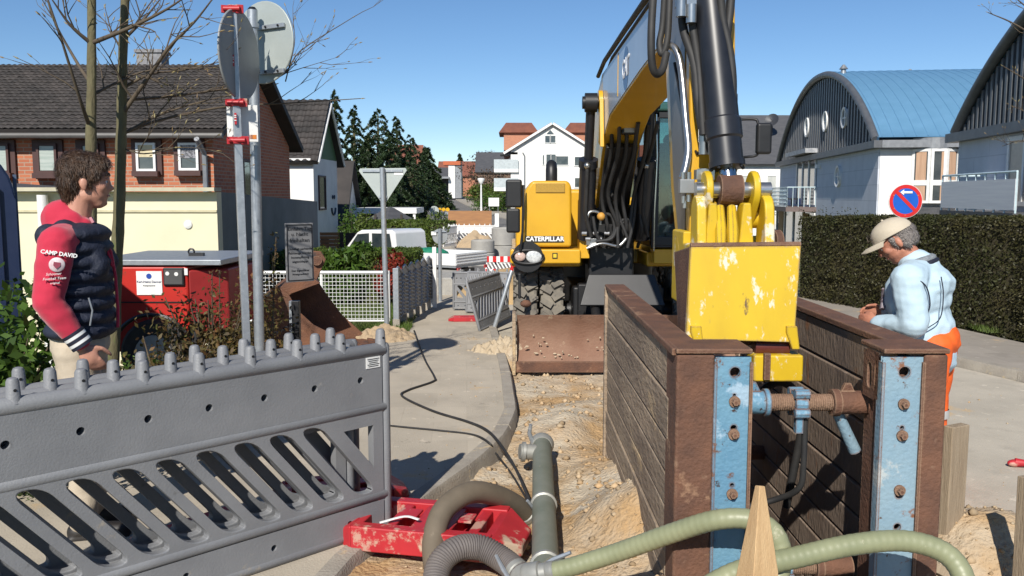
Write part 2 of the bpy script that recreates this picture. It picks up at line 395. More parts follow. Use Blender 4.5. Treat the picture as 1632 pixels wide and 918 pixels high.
SX = sorted(set(list(np.round(np.arange(-1.30, 2.9, 0.03), 3)) + [TX0, TX1])); SY = sorted(set(list(np.round(np.arange(2.3, 11.2, 0.035), 3)) + [TY0, TY1]))
V = [(x, y, sandz(x, y)) for y in SY for x in SX]; nx = len(SX); F = []
for j in range(len(SY) - 1):
    for i in range(nx - 1):
        if SX[i] >= TX0 - 1e-6 and SX[i + 1] <= TX1 + 1e-6 and SY[j] >= TY0 - 1e-6 and SY[j + 1] <= TY1 + 1e-6: continue
        a, b = SX[i], SY[j]
        if a < interp(KERB, b) - 0.10 and b > 2.6: continue                # under the pavement
        F.append((j * nx + i, j * nx + i + 1, (j + 1) * nx + i + 1, (j + 1) * nx + i))
m_sand = mat('dug_sand', (0.42, 0.275, 0.14), (0.48, 0.41, 0.31), s=1.15, rough=0.97, bump=1.0, bs=38, mixlo=0.42, mixhi=0.58,
             wear=[((0.36, 0.235, 0.12), 0.60, 4.0), ((0.50, 0.44, 0.35), 0.60, 2.2)], spec=0.15)
sand_o = struct(npmesh('sand', V, F, m_sand, smooth=True)); sand_o.data.materials[0] = m_sand
# trench floor and its two earth ends
mb = MB(); mb.add([(TX0, TY0, -1.15), (TX1, TY0, -1.15), (TX1, TY1, -1.15), (TX0, TY1, -1.15)], [(0, 1, 2, 3)])
mb.add([(TX0, TY1, -1.15), (TX1, TY1, -1.15), (TX1, TY1, -0.05), (TX0, TY1, -0.05)], [(0, 1, 2, 3)])
mb.add([(TX0, TY0, -1.15), (TX1, TY0, -1.15), (TX1, TY0, -0.1), (TX0, TY0, -0.1)], [(3, 2, 1, 0)])
mb.add([(TX0, TY0, -1.15), (TX0, TY1, -1.15), (TX0, TY1, -0.1), (TX0, TY0, -0.1)], [(0, 1, 2, 3)])
mb.add([(TX1, TY0, -1.15), (TX1, TY1, -1.15), (TX1, TY1, -0.1), (TX1, TY0, -0.1)], [(3, 2, 1, 0)])
struct(mb.build('trench', m_sand))
# loose clods and stones on the sand
def clods(name, n, xr, yr, s0, s1, zf, mtl, dens=None):
    V = []; F = []
    base = [(-1, 0, 0), (0, -1, 0), (1, 0, 0), (0, 1, 0), (0, 0, 1), (0, 0, -1)]
    fc = [(0, 1, 4), (1, 2, 4), (2, 3, 4), (3, 0, 4), (1, 0, 5), (2, 1, 5), (3, 2, 5), (0, 3, 5)]
    k = 0
    while k < n:
        x, y = random.uniform(*xr), random.uniform(*yr)
        if dens and random.random() > dens(x, y): k += 0.25; continue
        s = s0 * (s1 / s0) ** (random.random() ** 4); z = zf(x, y); o = len(V); a = random.random() * 6.28
        for p in base:
            j = random.uniform(0.6, 1.25); q = (p[0] * math.cos(a) - p[1] * math.sin(a), p[0] * math.sin(a) + p[1] * math.cos(a), p[2] * 0.75)
            V.append((x + q[0] * s * j, y + q[1] * s * j, z + s * 0.25 + q[2] * s * j))
        F += [(a_ + o, b_ + o, c_ + o) for a_, b_, c_ in fc]; k += 1
    o = npmesh(name, V, F, mtl); o['label'] = 'loose clods and small stones scattered over the dug sand'; o['category'] = 'gravel'; return stuff(o)
m_clod = mat('clods', (0.38, 0.25, 0.13), (0.40, 0.32, 0.22), s=2.5, rough=0.97, island=0.3, spec=0.15)
def dn(x, y):
    if TX0 - 0.06 < x < TX1 + 0.14 and TY0 < y < TY1 + 0.05: return 0
    if x < interp(KERB, y) + 0.02: return 0
    if x > 1.75: return 0.8 if y < 4.7 else 0.03
    return 0.35 + 0.65 * math.exp(-((x - 0.6) / 0.3) ** 2) * sm(6.5, 5, y) + 0.5 * noise.noise(Vector((x * 2, y * 2, 4)))
clods('gravel', 11000, (-0.5, 2.7), (3.2, 9.6), 0.002, 0.036, sandz, m_clod, dn)
o = clods('gravel', 420, (-0.9, 4.4), (4.5, 11), 0.004, 0.016, lambda x, y: 0.0 if x < interp(KERB, y) - .02 else -0.07, m_clod,
          lambda x, y: 1 if (x > 2.0 or x < interp(KERB, y) - 0.05) else 0)
o['label'] = 'sparse small stones lying on the pavement and the road'
# ================================================================ BUILDINGS
def brickmat(name, c1, c2, mortar, sx=0.22, sy=0.072):
    m = mat(name, c1, c2, s=8, rough=0.9)
    nt = m.node_tree; N = nt.nodes; L = nt.links; b = N['Principled BSDF']
    tc = N.new('ShaderNodeTexCoord'); sp = N.new('ShaderNodeSeparateXYZ'); L.new(tc.outputs['Object'], sp.inputs[0])
    ad = N.new('ShaderNodeMath'); L.new(sp.outputs[0], ad.inputs[0]); L.new(sp.outputs[1], ad.inputs[1])
    cb = N.new('ShaderNodeCombineXYZ'); L.new(ad.outputs[0], cb.inputs[0]); L.new(sp.outputs[2], cb.inputs[1])
    bk = N.new('ShaderNodeTexBrick'); bk.inputs['Scale'].default_value = 1; bk.inputs['Brick Width'].default_value = sx; bk.inputs['Row Height'].default_value = sy
    bk.inputs['Mortar Size'].default_value = 0.008; bk.inputs['Color1'].default_value = (*c1, 1); bk.inputs['Color2'].default_value = (*c2, 1); bk.inputs['Mortar'].default_value = (*mortar, 1)
    bk.inputs['Bias'].default_value = -0.2
    L.new(cb.outputs[0], bk.inputs[0]); L.new(bk.outputs[0], b.inputs['Base Color'])
    bp = N.new('ShaderNodeBump'); bp.inputs['Strength'].default_value = 0.4; bp.inputs['Distance'].default_value = 0.01
    L.new(bk.outputs['Fac'], bp.inputs['Height']); bp.invert = True; L.new(bp.outputs[0], b.inputs['Normal'])
    return m
m_brick = brickmat('orange_brick', (0.46, 0.155, 0.075), (0.33, 0.10, 0.055), (0.36, 0.27, 0.2))
m_brown = mat('brown_window_surround', (0.07, 0.03, 0.025), rough=0.6)
m_white = mat('white_frame', (0.78, 0.78, 0.76), (0.68, 0.68, 0.66), rough=0.45)
m_pane = mat('window_pane', (0.035, 0.045, 0.05), (0.09, 0.10, 0.10), s=1.5, rough=0.06, spec=0.9)
m_panel = mat('pale_curtain', (0.55, 0.55, 0.50), (0.40, 0.42, 0.40), s=3, rough=0.8, stretch=(6, 6, 0.6))
m_tile = mat('dark_roof_tile', (0.024, 0.021, 0.020), (0.042, 0.035, 0.032), s=1.2, rough=0.75, island=0.35, wear=[((0.09, 0.08, 0.065), 0.66, 5)])
m_slate = mat('slate_roof', (0.06, 0.062, 0.068), (0.085, 0.085, 0.09), s=2, rough=0.7, stretch=(1, 1, 6), bump=0.3, bs=8)
m_gutter = mat('zinc_gutter', (0.32, 0.33, 0.34), (0.24, 0.25, 0.26), rough=0.45, metal=0.5)
m_render = mat('white_render', (0.80, 0.79, 0.76), (0.70, 0.69, 0.66), s=1.2, rough=0.9, bump=0.15, bs=80)
def window(par, c, right, w, h, nv=1, nh=0, frame=None, pane=None, fw=0.06, sill=None, proud=0.03, n=None):
    """window standing on a wall: c centre on the wall face, right along the wall, outward normal n."""
    right = Vector(right).normalized(); up = Vector((0, 0, 1)); n = Vector(n).normalized() if n is not None else right.cross(up)
    M = Matrix((right, n, up)).transposed(); c = Vector(c); mb = MB()
    for s in (-1, 1):
        mb.box(c + right * s * (w - fw) / 2 + n * proud / 2, (fw, proud + 0.04, h), M)
        mb.box(c + up * s * (h - fw) / 2 + n * proud / 2, (w - 2 * fw, proud + 0.04, fw), M)
    for k in range(nv): mb.box(c + right * ((k + 1) / (nv + 1) - 0.5) * w + n * proud * .4, (fw * 0.8, proud + 0.02, h - 2 * fw), M)
    for k in range(nh): mb.box(c + up * ((k + 1) / (nh + 1) - 0.5) * h + n * proud * .35, (w - 2 * fw, proud, fw * 0.7), M)
    f = mb.build('window', frame or m_white, par)
    MB().box(c + n * 0.006, (w - fw, 0.02, h - fw), M).build('pane', pane or m_pane, f)
    if sill: MB().box(c - up * (h / 2 + 0.05) + n * 0.05, (w + 0.12, 0.16, 0.1), M).build('sill', sill, f)
    return f
def tiled_slope(par, mtl, o, along, down, nu, nv, wu, wv, lift=0.03):
    """rows of overlapping curved tiles on a slope."""
    o, along, down = Vector(o), Vector(along).normalized(), Vector(down).normalized(); nrm = along.cross(down).normalized()
    if nrm.z < 0: nrm = -nrm
    prof = [(0, 0.0), (0.25, 0.85), (0.5, 1.0), (0.72, 0.35), (0.86, 0.0), (1.02, 0.05)]
    V = []; F = []
    for j in range(nv):
        for i in range(nu):
            b = len(V); jx = random.uniform(-.004, .004); jz = random.uniform(0, .006)
            for e, (dv, dz) in enumerate(((-0.10, 0.0), (1.0, lift), (1.0, lift - 0.02))):
                for u, hgt in prof:
                    V.append(tuple(o + along * ((i + u) * wu + jx) + down * ((j + dv) * wv) + nrm * (hgt * wu * 0.16 + dz + jz)))
            n = len(prof)
            F += [(b + e * n + k, b + e * n + k + 1, b + (e + 1) * n + k + 1, b + (e + 1) * n + k) for e in range(2) for k in range(n - 1)]
    return stuff(npmesh('roof_tile', V, F, mtl, par))
def gable_house(name, label, cat, x0, x1, y0, y1, base, eave, ridge, wall, roof, over=0.35, vo=0.25, gable=None, group=None, tiles=None, yaw=0.0):
    """ridge along local x; front wall at y0 faces the camera. Local origin = front right corner (x1, y0)."""
    t = thing(name, label, cat, (x1, y0, base), yaw, group); W = x1 - x0; D = y1 - y0; e = eave - base; r = ridge - base
    MB().box((-W / 2, D / 2, e / 2), (W, D, e)).build('wall', wall, t)
    for x in (0, -W):
        MB().prism([(0.0, e), (D, e), (D / 2, r - 0.05)], (x - (0.12 if x == 0 else -0.0), 0, 0), (0, 1, 0), (0, 0, 1), (0.12, 0, 0)).build('gable', gable or wall, t)
    th = 0.14; sl = Vector((0, D / 2, r - e)).normalized(); ln = math.hypot(D / 2, r - e) + over
    for s in (0, 1):
        dn = Vector((0, -sl.y if s == 0 else sl.y, -sl.z)); nn = Vector((0, -sl.z if s == 0 else sl.z, sl.y))
        top = Vector((0, D / 2, r)); mb = MB(); a = Vector((vo, 0, 0)); b = Vector((-W - vo, 0, 0))
        P = [top + a, top + b, top + b + dn * ln, top + a + dn * ln]
        mb.add(P + [p + nn * th for p in P], [(0, 1, 2, 3), (7, 6, 5, 4), (0, 4, 5, 1), (1, 5, 6, 2), (2, 6, 7, 3), (3, 7, 4, 0)])
        ro = mb.build('roof', roof, t)
        if tiles and s == 0:
            wu, wv = tiles; nu = int((W + 2 * vo) / wu); nv = int(ln / wv)
            tiled_slope(ro, m_tile, top + b + nn * (th + 0.005), (1, 0, 0), dn, nu, nv, (W + 2 * vo) / nu, ln / nv)
    return t

# ---- brick house
BX1 = at(340, 250, 17).x
bh = gable_house('brick_house', 'orange brick house with dark tiled roof behind the cream garage', 'house', -17.5, BX1, 17, 22.8, -1.2, 2.94, 4.44, m_brick, m_tile, over=0.28, vo=0.3, tiles=(0.125, 0.155))
o0 = Vector((BX1, 17, -1.2))
for px0, px1, py0, py1, kind in ((64, 93, 229, 276, 0), (-16, 17, 229, 276, 0), (133, 160, 229, 276, 0), (221, 250, 228, 273, 1), (288, 318, 228, 272, 2)):
    a, b = at(px0, py1, 17), at(px1, py0, 17); c = (a + b) / 2 - o0; w, h = b.x - a.x, b.z - a.z
    MB().box(c + Vector((0, -0.02, 0)), (w + 0.2, 0.08, h + 0.14)).build('window_surround', m_brown, bh)
    c2 = c + Vector((0, -0.06, 0))
    f = window(bh, c2, (1, 0, 0), w, h, nv=0, nh=0, fw=0.045, sill=m_brown, frame=m_brown if kind == 0 else m_white, n=(0, -1, 0))
    if kind == 0: MB().box(c2 + Vector((0, -0.022, 0)), (w - .1, 0.01, h - .1)).build('curtain', mat('grey_green_blind', (0.30, 0.36, 0.32), (0.42, 0.46, 0.42), s=2, stretch=(1, 1, 14), rough=.4), f)
    if kind == 1: MB().box(c2 + Vector((0, -0.022, h * .22)), (w - .1, 0.01, h * .45)).build('curtain', mat('cream_blind', (0.6, 0.52, 0.33), rough=.6), f)
    if kind == 2: MB().box(c2 + Vector((0, -0.022, h * .2)), (w - .1, 0.01, h * .5)).build('curtain', mat('patterned_blind', (0.25, 0.25, 0.27), (0.07, 0.07, 0.08), s=25, rough=.5, mixlo=.45, mixhi=.55), f)
mb = MB(); mb.tube([(-11.7, -0.34, 4.02), (0.3, -0.34, 4.02)], 0.055, 8); mb.build('gutter', mat('dark_gutter', (.10, .095, .09), rough=.5), bh, smooth=40)
p = at(329, 250, 17) - o0
MB().tube([(p.x, -0.5, 3.95), (p.x, -0.12, 3.7), (p.x, -0.1, 3.5), (p.x, -0.1, 0)], 0.05, 8).build('downpipe', m_gutter, bh, smooth=40)
mb = MB(); c = at(244, 104, 20.2) - o0; mb.box(c, (0.55, 0.45, 0.5)); mb.box(c + Vector((0.0, 0, 0.28)), (0.62, 0.52, 0.07)); mb.build('chimney', mat('slate_chimney', (0.17, 0.17, 0.18), (0.26, 0.26, 0.27), s=14, rough=.8), bh)
for px in (322,): MB().box(at(px, 271, 17) - o0 + Vector((0.05, -.03, 0)), (0.07, 0.05, 0.08)).build('wall_lamp', m_white, bh)
p = gr(330, 300, 0)
window(bh, (0.0, 2.1, 3.2), (0, 1, 0), 0.7, 0.95, nv=0, frame=m_brown, n=(1, 0, 0))

# ---- cream flat roofed garage
gx1 = at(345, 310, 12).x
ga = thing('garage', 'cream rendered flat roofed garage with side wall coloured dark for its shade behind the red compressor', 'garage', (gx1, 12, -0.95))
m_cream = mat('cream_render', (0.72, 0.67, 0.48), (0.66, 0.61, 0.43), s=1.0, rough=0.9, bump=0.1, bs=60, wear=[((0.52, 0.47, 0.30), 0.68, 1.5)])
m_greyr = mat('grey_and_shaded_render', (0.20, 0.21, 0.205), (0.15, 0.16, 0.155), s=1.5, rough=0.9)  # grey render of the shed; on the garage side it stands for shade
MB().prism([(-8, 0), (0, 0), (0, 2.70), (-8, 2.72)], (0, 0, 0), (1, 0, 0), (0, 0, 1), (0, 0.2, 0)).build('front_wall', m_cream, ga)
MB().prism([(0.2, 0), (6.2, 0), (6.2, 2.53), (0.2, 2.70)], (-0.2, 0, 0), (0, 1, 0), (0, 0, 1), (0.2, 0, 0)).build('side_wall', m_greyr, ga)  # shade on the cream side wall put into this dark grey
MB().add([(-8, .2, 2.60), (-.2, .2, 2.60), (-.2, 6.2, 2.45), (-8, 6.2, 2.45)], [(0, 1, 2, 3)]).build('roof', m_slate, ga)
MB().box((-4, -0.03, 2.735), (8.06, 0.3, 0.05)).build('coping', mat('stained_coping', (0.56, 0.52, 0.38), (0.4, 0.37, 0.27), s=3, rough=.9), ga)
MB().box((-4, -0.012, 2.44), (8, 0.02, 0.03)).build('string_course', mat('string_course', (0.58, 0.53, 0.35), rough=.9), ga)
p = at(300, 358, 12) - Vector((gx1, 12, -0.95))
mb = MB(); mb.lathe([(0.0, 0.03), (0.03, 0.03), (0.055, 0.02), (0.06, 0.0)], (p.x, 0, p.z), (0, -1, 0), 20); mb.build('vent_cap', m_white, ga, smooth=40)
MB().cyl((at(59, 300, 11.8).x - gx1, -0.08, 0.2), (at(59, 300, 11.8).x - gx1, -0.08, 2.66), 0.07).build('downpipe', m_white, ga, smooth=40)
# low dark lean-to roof behind the garage front
lt = thing('lean_to_shed', 'low shed with grey sloping roof between cream garage and brick house', 'shed', (at(100, 300, 14.5).x, 14.5, -0.9))
MB().box((-1.6, 0.8, 1.2), (4.6, 1.5, 2.4)).build('wall', m_greyr, lt)
MB().prism([(-4.2, 3.02), (1.0, 2.62), (1.0, 2.50), (-4.2, 2.50)], (0, -0.1, 0), (1, 0, 0), (0, 0, 1), (0, 1.8, 0)).build('roof', m_slate, lt)

# ---- white house with green gable, dark steep roof
m_green = mat('green_boarding', (0.07, 0.14, 0.06), (0.09, 0.17, 0.08), s=3, stretch=(8, 8, .3), rough=.7)
wx = at(500, 300, 30).x
wh = gable_house('white_house', 'white rendered house with green gable and steep dark roof', 'house', wx - 7, wx, 30, 33.2, -1.3, 2.98, 4.95, m_render, m_tile, over=0.3, vo=0.22, gable=m_green, tiles=(0.25, 0.25))
wh.rotation_euler.z = R(-3)
window(wh, (0.0, 1.0, 3.1), (0, 1, 0), 0.9, 1.2, nv=0, frame=m_brown, n=(1, 0, 0)); window(wh, (0.0, 1.2, 1.0), (0, 1, 0), 0.9, 1.0, nv=0, frame=m_brown, n=(1, 0, 0))
mb = MB()
mb.tube([(0.03, 2.5 + .28 * math.cos(a), 2.6 + .3 * math.sin(a)) for a in [R(190 + 16 * k) for k in range(11)]], 0.035, 6)
mb.ball((0.03, 2.4, 2.95), (.03, .05, .08)); mb.ball((0.03, 2.65, 2.95), (.03, .05, .08)); mb.build('smiley_ornament', mat('blue_black_metal', (0.03, 0.05, 0.09)), wh)
MB().box((-3.5, -0.29, 4.2), (7.0, 0.05, 0.09)).build('fascia', m_white, wh)
mb = MB(); mb.tube([(0.235, -0.22, 4.10), (0.235, 1.6, 6.22), (0.235, 3.42, 4.10)], 0.05, 6); mb.build('verge_board', m_white, wh)
x1 = at(556, 300, 36).x
h3 = gable_house('roofed_outbuilding', 'small building with steep brown tiled roof beside the white gabled house', 'house', x1 - 3.2, x1 - .3, 36, 40, -1.2, 0.4, 3.1, m_render, m_tile, over=0.3, vo=0.2)

# ---- curved roof houses on the right
gdir = Vector((0.13, 0.9915, 0)).normalized(); rdir = Vector((gdir.y, -gdir.x, 0))
m_seam = mat('ribbed_zinc_cladding', (0.13, 0.14, 0.15), (0.10, 0.105, 0.115), s=3, rough=0.5, metal=0.25)
m_sky_roof = mat('sky_tinted_metal_roof', (0.17, 0.36, 0.54), (0.15, 0.33, 0.50), s=2, rough=0.35, metal=0.3)  # blue of the reflected sky put into the base colour
m_bw = mat('shade_tinted_block_wall', (0.60, 0.63, 0.68), (0.54, 0.57, 0.62), s=1.5, rough=.85)  # white wall with its blue-grey shade put into the colour
def blockjoints(m):
    nt = m.node_tree; N = nt.nodes; L = nt.links; b = N['Principled BSDF']; src = b.inputs['Base Color'].links[0].from_socket
    tc = N.new('ShaderNodeTexCoord'); sp = N.new('ShaderNodeSeparateXYZ'); L.new(tc.outputs['Object'], sp.inputs[0])
    cb = N.new('ShaderNodeCombineXYZ'); L.new(sp.outputs[1], cb.inputs[0]); L.new(sp.outputs[2], cb.inputs[1])
    bk = N.new('ShaderNodeTexBrick'); bk.inputs['Scale'].default_value = 1; bk.inputs['Brick Width'].default_value = 2.2; bk.inputs['Row Height'].default_value = 0.62; bk.inputs['Mortar Size'].default_value = 0.015
    bk.inputs['Color1'].default_value = (1, 1, 1, 1); bk.inputs['Color2'].default_value = (.96, .96, .97, 1); bk.inputs['Mortar'].default_value = (.78, .79, .8, 1)
    L.new(cb.outputs[0], bk.inputs[0]); mu = N.new('ShaderNodeMix'); mu.data_type = 'RGBA'; mu.blend_type = 'MULTIPLY'; mu.inputs[0].default_value = 1
    L.new(src, mu.inputs[6]); L.new(bk.outputs[0], mu.inputs[7]); L.new(mu.outputs[2], b.inputs['Base Color'])
blockjoints(m_bw)
def vault_house(label, corner, S, L_, eave, rise_, base, ribs, near_first):
    """local frame: x = ridge direction, y = along the gable from the near corner."""
    t = thing('curved_roof_house', label, 'house', (corner[0], corner[1], base), math.atan2(rdir.y, rdir.x), 'white houses with curved roofs')
    e = eave - base; hs = S / 2; rr = (hs * hs + rise_ * rise_) / (2 * rise_)
    def zc(y): u = y - hs; return e + math.sqrt(max(0, rr * rr - u * u)) - (rr - rise_)
    MB().box((L_ / 2, S / 2, e / 2), (L_, S, e)).build('wall', m_bw, t)
    n = 40; pts = [(S * k / n, zc(S * k / n)) for k in range(n + 1)]
    MB().prism([(y, z) for y, z in pts] + [], (0.02, 0, 0), (0, 1, 0), (0, 0, 1), (0.1, 0, 0)).build('gable', m_seam, t)
    mb = MB(); nr = ribs
    for k in range(nr):
        y = S * (k + 0.5) / nr; h = zc(y) - e - 0.05
        if h > 0.1: mb.box((-0.02, y, e + h / 2), (0.06, S / nr * 0.42, h))
    stuff(mb.build('cladding_rib', m_seam, t))
    V = []; F = []; nu = 1
    for k, (y, z) in enumerate([(-0.35, e - 0.05)] + pts + [(S + 0.35, e - 0.05)]):
        V += [(-0.10, y, z + 0.05), (L_ + .3, y, z + 0.05), (-0.10, y, z + 0.25), (L_ + .3, y, z + 0.25)]
        if k: a = 4 * (k - 1); F += [(a + 2, a + 3, a + 7, a + 6), (a + 1, a, a + 4, a + 5), (a, a + 2, a + 6, a + 4), (a + 3, a + 1, a + 5, a + 7)]
    ro = npmesh('roof', V, F, m_sky_roof, t); ro.data.shade_smooth(); ro.data.set_sharp_from_angle(angle=R(40))
    MB().tube([(-0.13, y, z + 0.13) for y, z in pts], 0.16, 8).build('verge_trim', m_seam, t, smooth=50)
    mb = MB()
    for k in range(int(L_ / 0.42)):
        x = 0.1 + k * 0.42
        mb.tube([(x, y, z + 0.255) for y, z in pts[:24]], 0.022, 4, cap=False)
    stuff(mb.build('roof_seam', m_sky_roof, ro))
    MB().box((-0.12, S / 2, e - 0.05), (0.34, S + 0.8, 0.28)).build('cornice', m_seam, t)
    MB().box((L_ / 2, -0.2, e - 0.05), (L_, 0.5, 0.28)).build('gutter', m_gutter, t)
    return t, e, zc
C1 = at(1401, 228, 34); v1, e1, z1 = vault_house('white house with sky-tinted barrel roof and three round windows in grey cladding', C1, 22, 16, 3.70, 3.75, -1.6, 44, True)
def on_gable(corner, px, py, base):
    """where the view through px,py meets the gable plane, in local y,z."""
    x, y, z = ray(px, py); o = Vector((0, 0, CAM_H)); d = Vector((x, y, z)); n = -rdir
    t = (Vector((corner[0], corner[1], 0)) - o).dot(n) / d.dot(n); p = o + d * t
    return (p - Vector((corner[0], corner[1], 0))).dot(gdir), p.z - base
def roundwin(t, y, z, r):
    mb = MB(); mb.lathe([(r * 0.80, -0.02), (r * 0.80, 0.10), (r, 0.12), (r, -0.02)], (0, y, z), (-1, 0, 0), 28); f = mb.build('window', m_white, t, smooth=40)
    MB().lathe([(0.001, 0.03), (r * 0.82, 0.03)], (0, y, z), (-1, 0, 0), 28).build('pane', mat('round_pane', (0.42, 0.46, 0.52), (0.3, 0.34, 0.4), s=.6, rough=.08, spec=.9), f)
    MB().box((-0.05, y, z), (0.03, 0.05 * 2, r * 1.7)).build('mullion', m_white, f); MB().box((-0.045, y, z), (0.03, r * 1.7, 0.05)).build('mullion', m_white, f)
for px, py, rp in ((1288, 203, 15), (1317.5, 193.5, 16), (1348, 187.5, 16.5), (1337.5, 281, 17)):
    y, z = on_gable(C1, px, py, -1.6); roundwin(v1, y, z, rp / 1400 * (34 + y) * 1.0)
# balcony recess, doors
ya, za = on_gable(C1, 1301, 330, -1.6); yb, zb = on_gable(C1, 1241, 330, -1.6)
m_dark = mat('dark_interior', (0.02, 0.02, 0.022), rough=.4); m_rail = mat('pale_blue_rail', (0.55, 0.68, 0.72), rough=.4)
y0, zz0 = on_gable(C1, 1302, 258, -1.6); y1_, _ = on_gable(C1, 1272, 262, -1.6)
MB().box((-0.01, (y0 + y1_) / 2, za + 1.35), (0.06, y1_ - y0, 2.5)).build('balcony_door', m_pane, v1)
for k in range(4): MB().box((-0.06, y0 + (y1_ - y0) * k / 3, za + 1.35), (0.06, 0.14, 2.5)).build('door_frame', m_white, v1)
MB().box((-0.3, (y0 + y1_) / 2, za + 2.85), (0.7, y1_ - y0 + .6, 0.22)).build('awning', mat('striped_awning', (0.2, 0.22, 0.25), (0.5, 0.5, 0.5), s=4, stretch=(1, 5, 1)), v1)
ym = (ya + yb) / 2; yl = yb - ya
MB().box((-0.75, ym, za - 0.12), (1.5, yl, 0.24)).build('balcony', mat('balcony_slab', (0.16, 0.12, 0.11), rough=.7), v1)
mb = MB()
for k in range(30): mb.cyl((-1.45, ya + yl * k / 29, za), (-1.45, ya + yl * k / 29, za + 1.0), 0.02, n=5)
for s in range(5): mb.cyl((-1.45, ya, za + .2 + .2 * s), (-1.45, yb, za + .2 + .2 * s), 0.025, n=5)
for s in range(6): mb.cyl((-1.45 + .28 * s, ya, za), (-1.45 + .28 * s, ya, za + 1), 0.02, n=5)
mb.cyl((-1.45, ya, za + 1), (0, ya, za + 1), 0.03, n=5); mb.build('railing', m_rail, v1)
mb = MB(); mb.box((-0.5, ya + 4, za + .4), (0.4, 1.2, .08)); mb.box((-0.5, ya + 4, za + .2), (0.1, .1, .4)); mb.build('balcony_table', m_dark, v1)
MB().box((-0.9, yb - 2.2, za + .22), (0.3, .8, .4)).build('flower_pot', mat('blue_pot', (0.03, .06, .2)), v1)
MB().box((-0.02, ym, za - 1.45), (0.1, yl, 2.3)).build('ground_floor_window', m_pane, v1)
for k in range(5): MB().box((-0.09, ya + yl * k / 4, za - 1.45), (0.08, 0.2, 2.3)).build('door_frame', m_white, v1)
for k in (0.2, 0.86): MB().box((-0.10, ya + yl * k, za - 1.45), (0.03, 1.6, 2.2)).build('curtain', mat('ochre_curtain', (0.33, 0.2, 0.08), rough=.8, s=3, stretch=(1, 12, .5)), v1)
MB().box((-0.1, y0 - 0.9, zz0 - .25), (.25, .25, .18)).build('wall_lamp', m_white, v1)
MB().box((-0.05, (on_gable(C1, 1320, 352, -1.6))[0], on_gable(C1, 1320, 352, -1.6)[1]), (.08, .25, .3)).build('vent_cap', m_dark, v1)
# sunlit side wall with the bay window (local -y face)
MB().box((8, -0.03, e1 / 2 - .1), (15.9, 0.05, e1 - .3)).build('side_render', m_render, v1)
m_curt = mat('apricot_curtain', (0.55, 0.36, 0.24), (0.4, 0.24, 0.15), s=3, stretch=(9, 9, .4), rough=.8)
def side_x(px, py):
    x, y, z = ray(px, py); d = Vector((x, y, z)); n = gdir; t = (Vector((C1[0], C1[1], 0)) - Vector((0, 0, CAM_H))).dot(n) / d.dot(n)
    p = Vector((0, 0, CAM_H)) + d * t; return (p - Vector((C1[0], C1[1], 0))).dot(rdir), p.z + 1.6
xa, zt = side_x(1454, 238); xb, zbm = side_x(1522, 328); bw = xb - xa
bay = MB(); n = 12; arc = [(xa + bw * k / n, -0.06 - 0.45 * math.sin(math.pi * k / n)) for k in range(n + 1)]
MB().prism(arc, (0, 0, zt), (1, 0, 0), (0, 1, 0), (0, 0, 0.42)).build('bay_canopy', m_gutter, v1)
MB().prism(arc, (0, 0, zbm - .55), (1, 0, 0), (0, 1, 0), (0, 0, 0.5)).build('bay_base', m_slate, v1)
for lo, hi in ((0, 4), (4, 8), (8, 12)):
    for za_, zb_ in ((zbm + .1, (zbm + zt) / 2 - .2), ((zbm + zt) / 2 - .2, zt)):
        P0 = Vector((*arc[lo], 0)); P1 = Vector((*arc[hi], 0)); rt = (P1 - P0); nn = Vector((rt.y, -rt.x, 0)).normalized()
        c = (P0 + P1) / 2 + Vector((0, 0, (za_ + zb_) / 2))
        f = window(v1, c, rt, rt.length, zb_ - za_, nv=0, fw=0.10, n=nn)
        M = Matrix((rt.normalized(), nn, Vector((0, 0, 1)))).transposed()
        for s in ((-1,) if lo == 0 else (1,) if lo == 8 else ()): MB().box(c + nn * 0.022 + rt * 0.0 * s, (rt.length * .55, 0.01, zb_ - za_ - .2), M).build('curtain', m_curt, f)
        if lo == 4: MB().box(c + nn * .022 + rt * .3, (rt.length * .25, .01, zb_ - za_ - .2), M).build('curtain', m_curt, f)
MB().box((bw + xa + .12, -0.08, e1 / 2), (0.12, .1, e1 - .4)).build('downpipe', m_white, v1)
for px, Yr in ((1344, 40), (1450, 44), (1516, 44)):
    mb = MB(); c = at(px, 121, Yr + 1.2); lc = Vector(((c.xy - C1.xy).dot(rdir.xy), (c.xy - C1.xy).dot(gdir.xy), 0)); zz = z1(lc.y)
    if lc.x < 0: lc.x = 0.2
    mb.cyl((lc.x, lc.y, zz), (lc.x, lc.y, zz + .5), .14, .1); mb.lathe([(0.2, .42), (.05, .62), (0.001, .62)], (lc.x, lc.y, zz), (0, 0, 1), 10); mb.build('roof_vent', m_gutter, v1)
# second curved house, nearer
F2 = at(1529, 217, 28); S2 = 20.0; C2 = F2 - gdir * S2
v2, e2, z2 = vault_house('white house with tall grey ribbed gable and white balcony above the hedge', C2, S2, 14, 3.56, 3.6, -1.5, 62, True)
def g2(px, py): return on_gable(C2, px, py, -1.5)
ya, zf = g2(1566, 335); yb, _ = g2(1700, 340); yc, zc_ = g2(1606, 270); ztop = g2(1606, 222)[1]
m_rail2 = mat('white_ribbed_balcony', (0.74, 0.74, 0.74), (0.66, 0.66, 0.68), s=1.2, stretch=(.5, .5, 14), rough=.6)
MB().box((-0.6, (ya + yb) / 2, zf - 0.1), (1.2, abs(ya - yb), 0.2)).build('balcony', m_slate, v2)
MB().box((-1.15, (ya + yb) / 2, zf + .45), (0.06, abs(ya - yb), 0.75)).build('balcony_screen', m_rail2, v2)
MB().box((-0.6, ya, zf + .45), (1.1, 0.06, 0.75)).build('balcony_screen', m_rail2, v2)
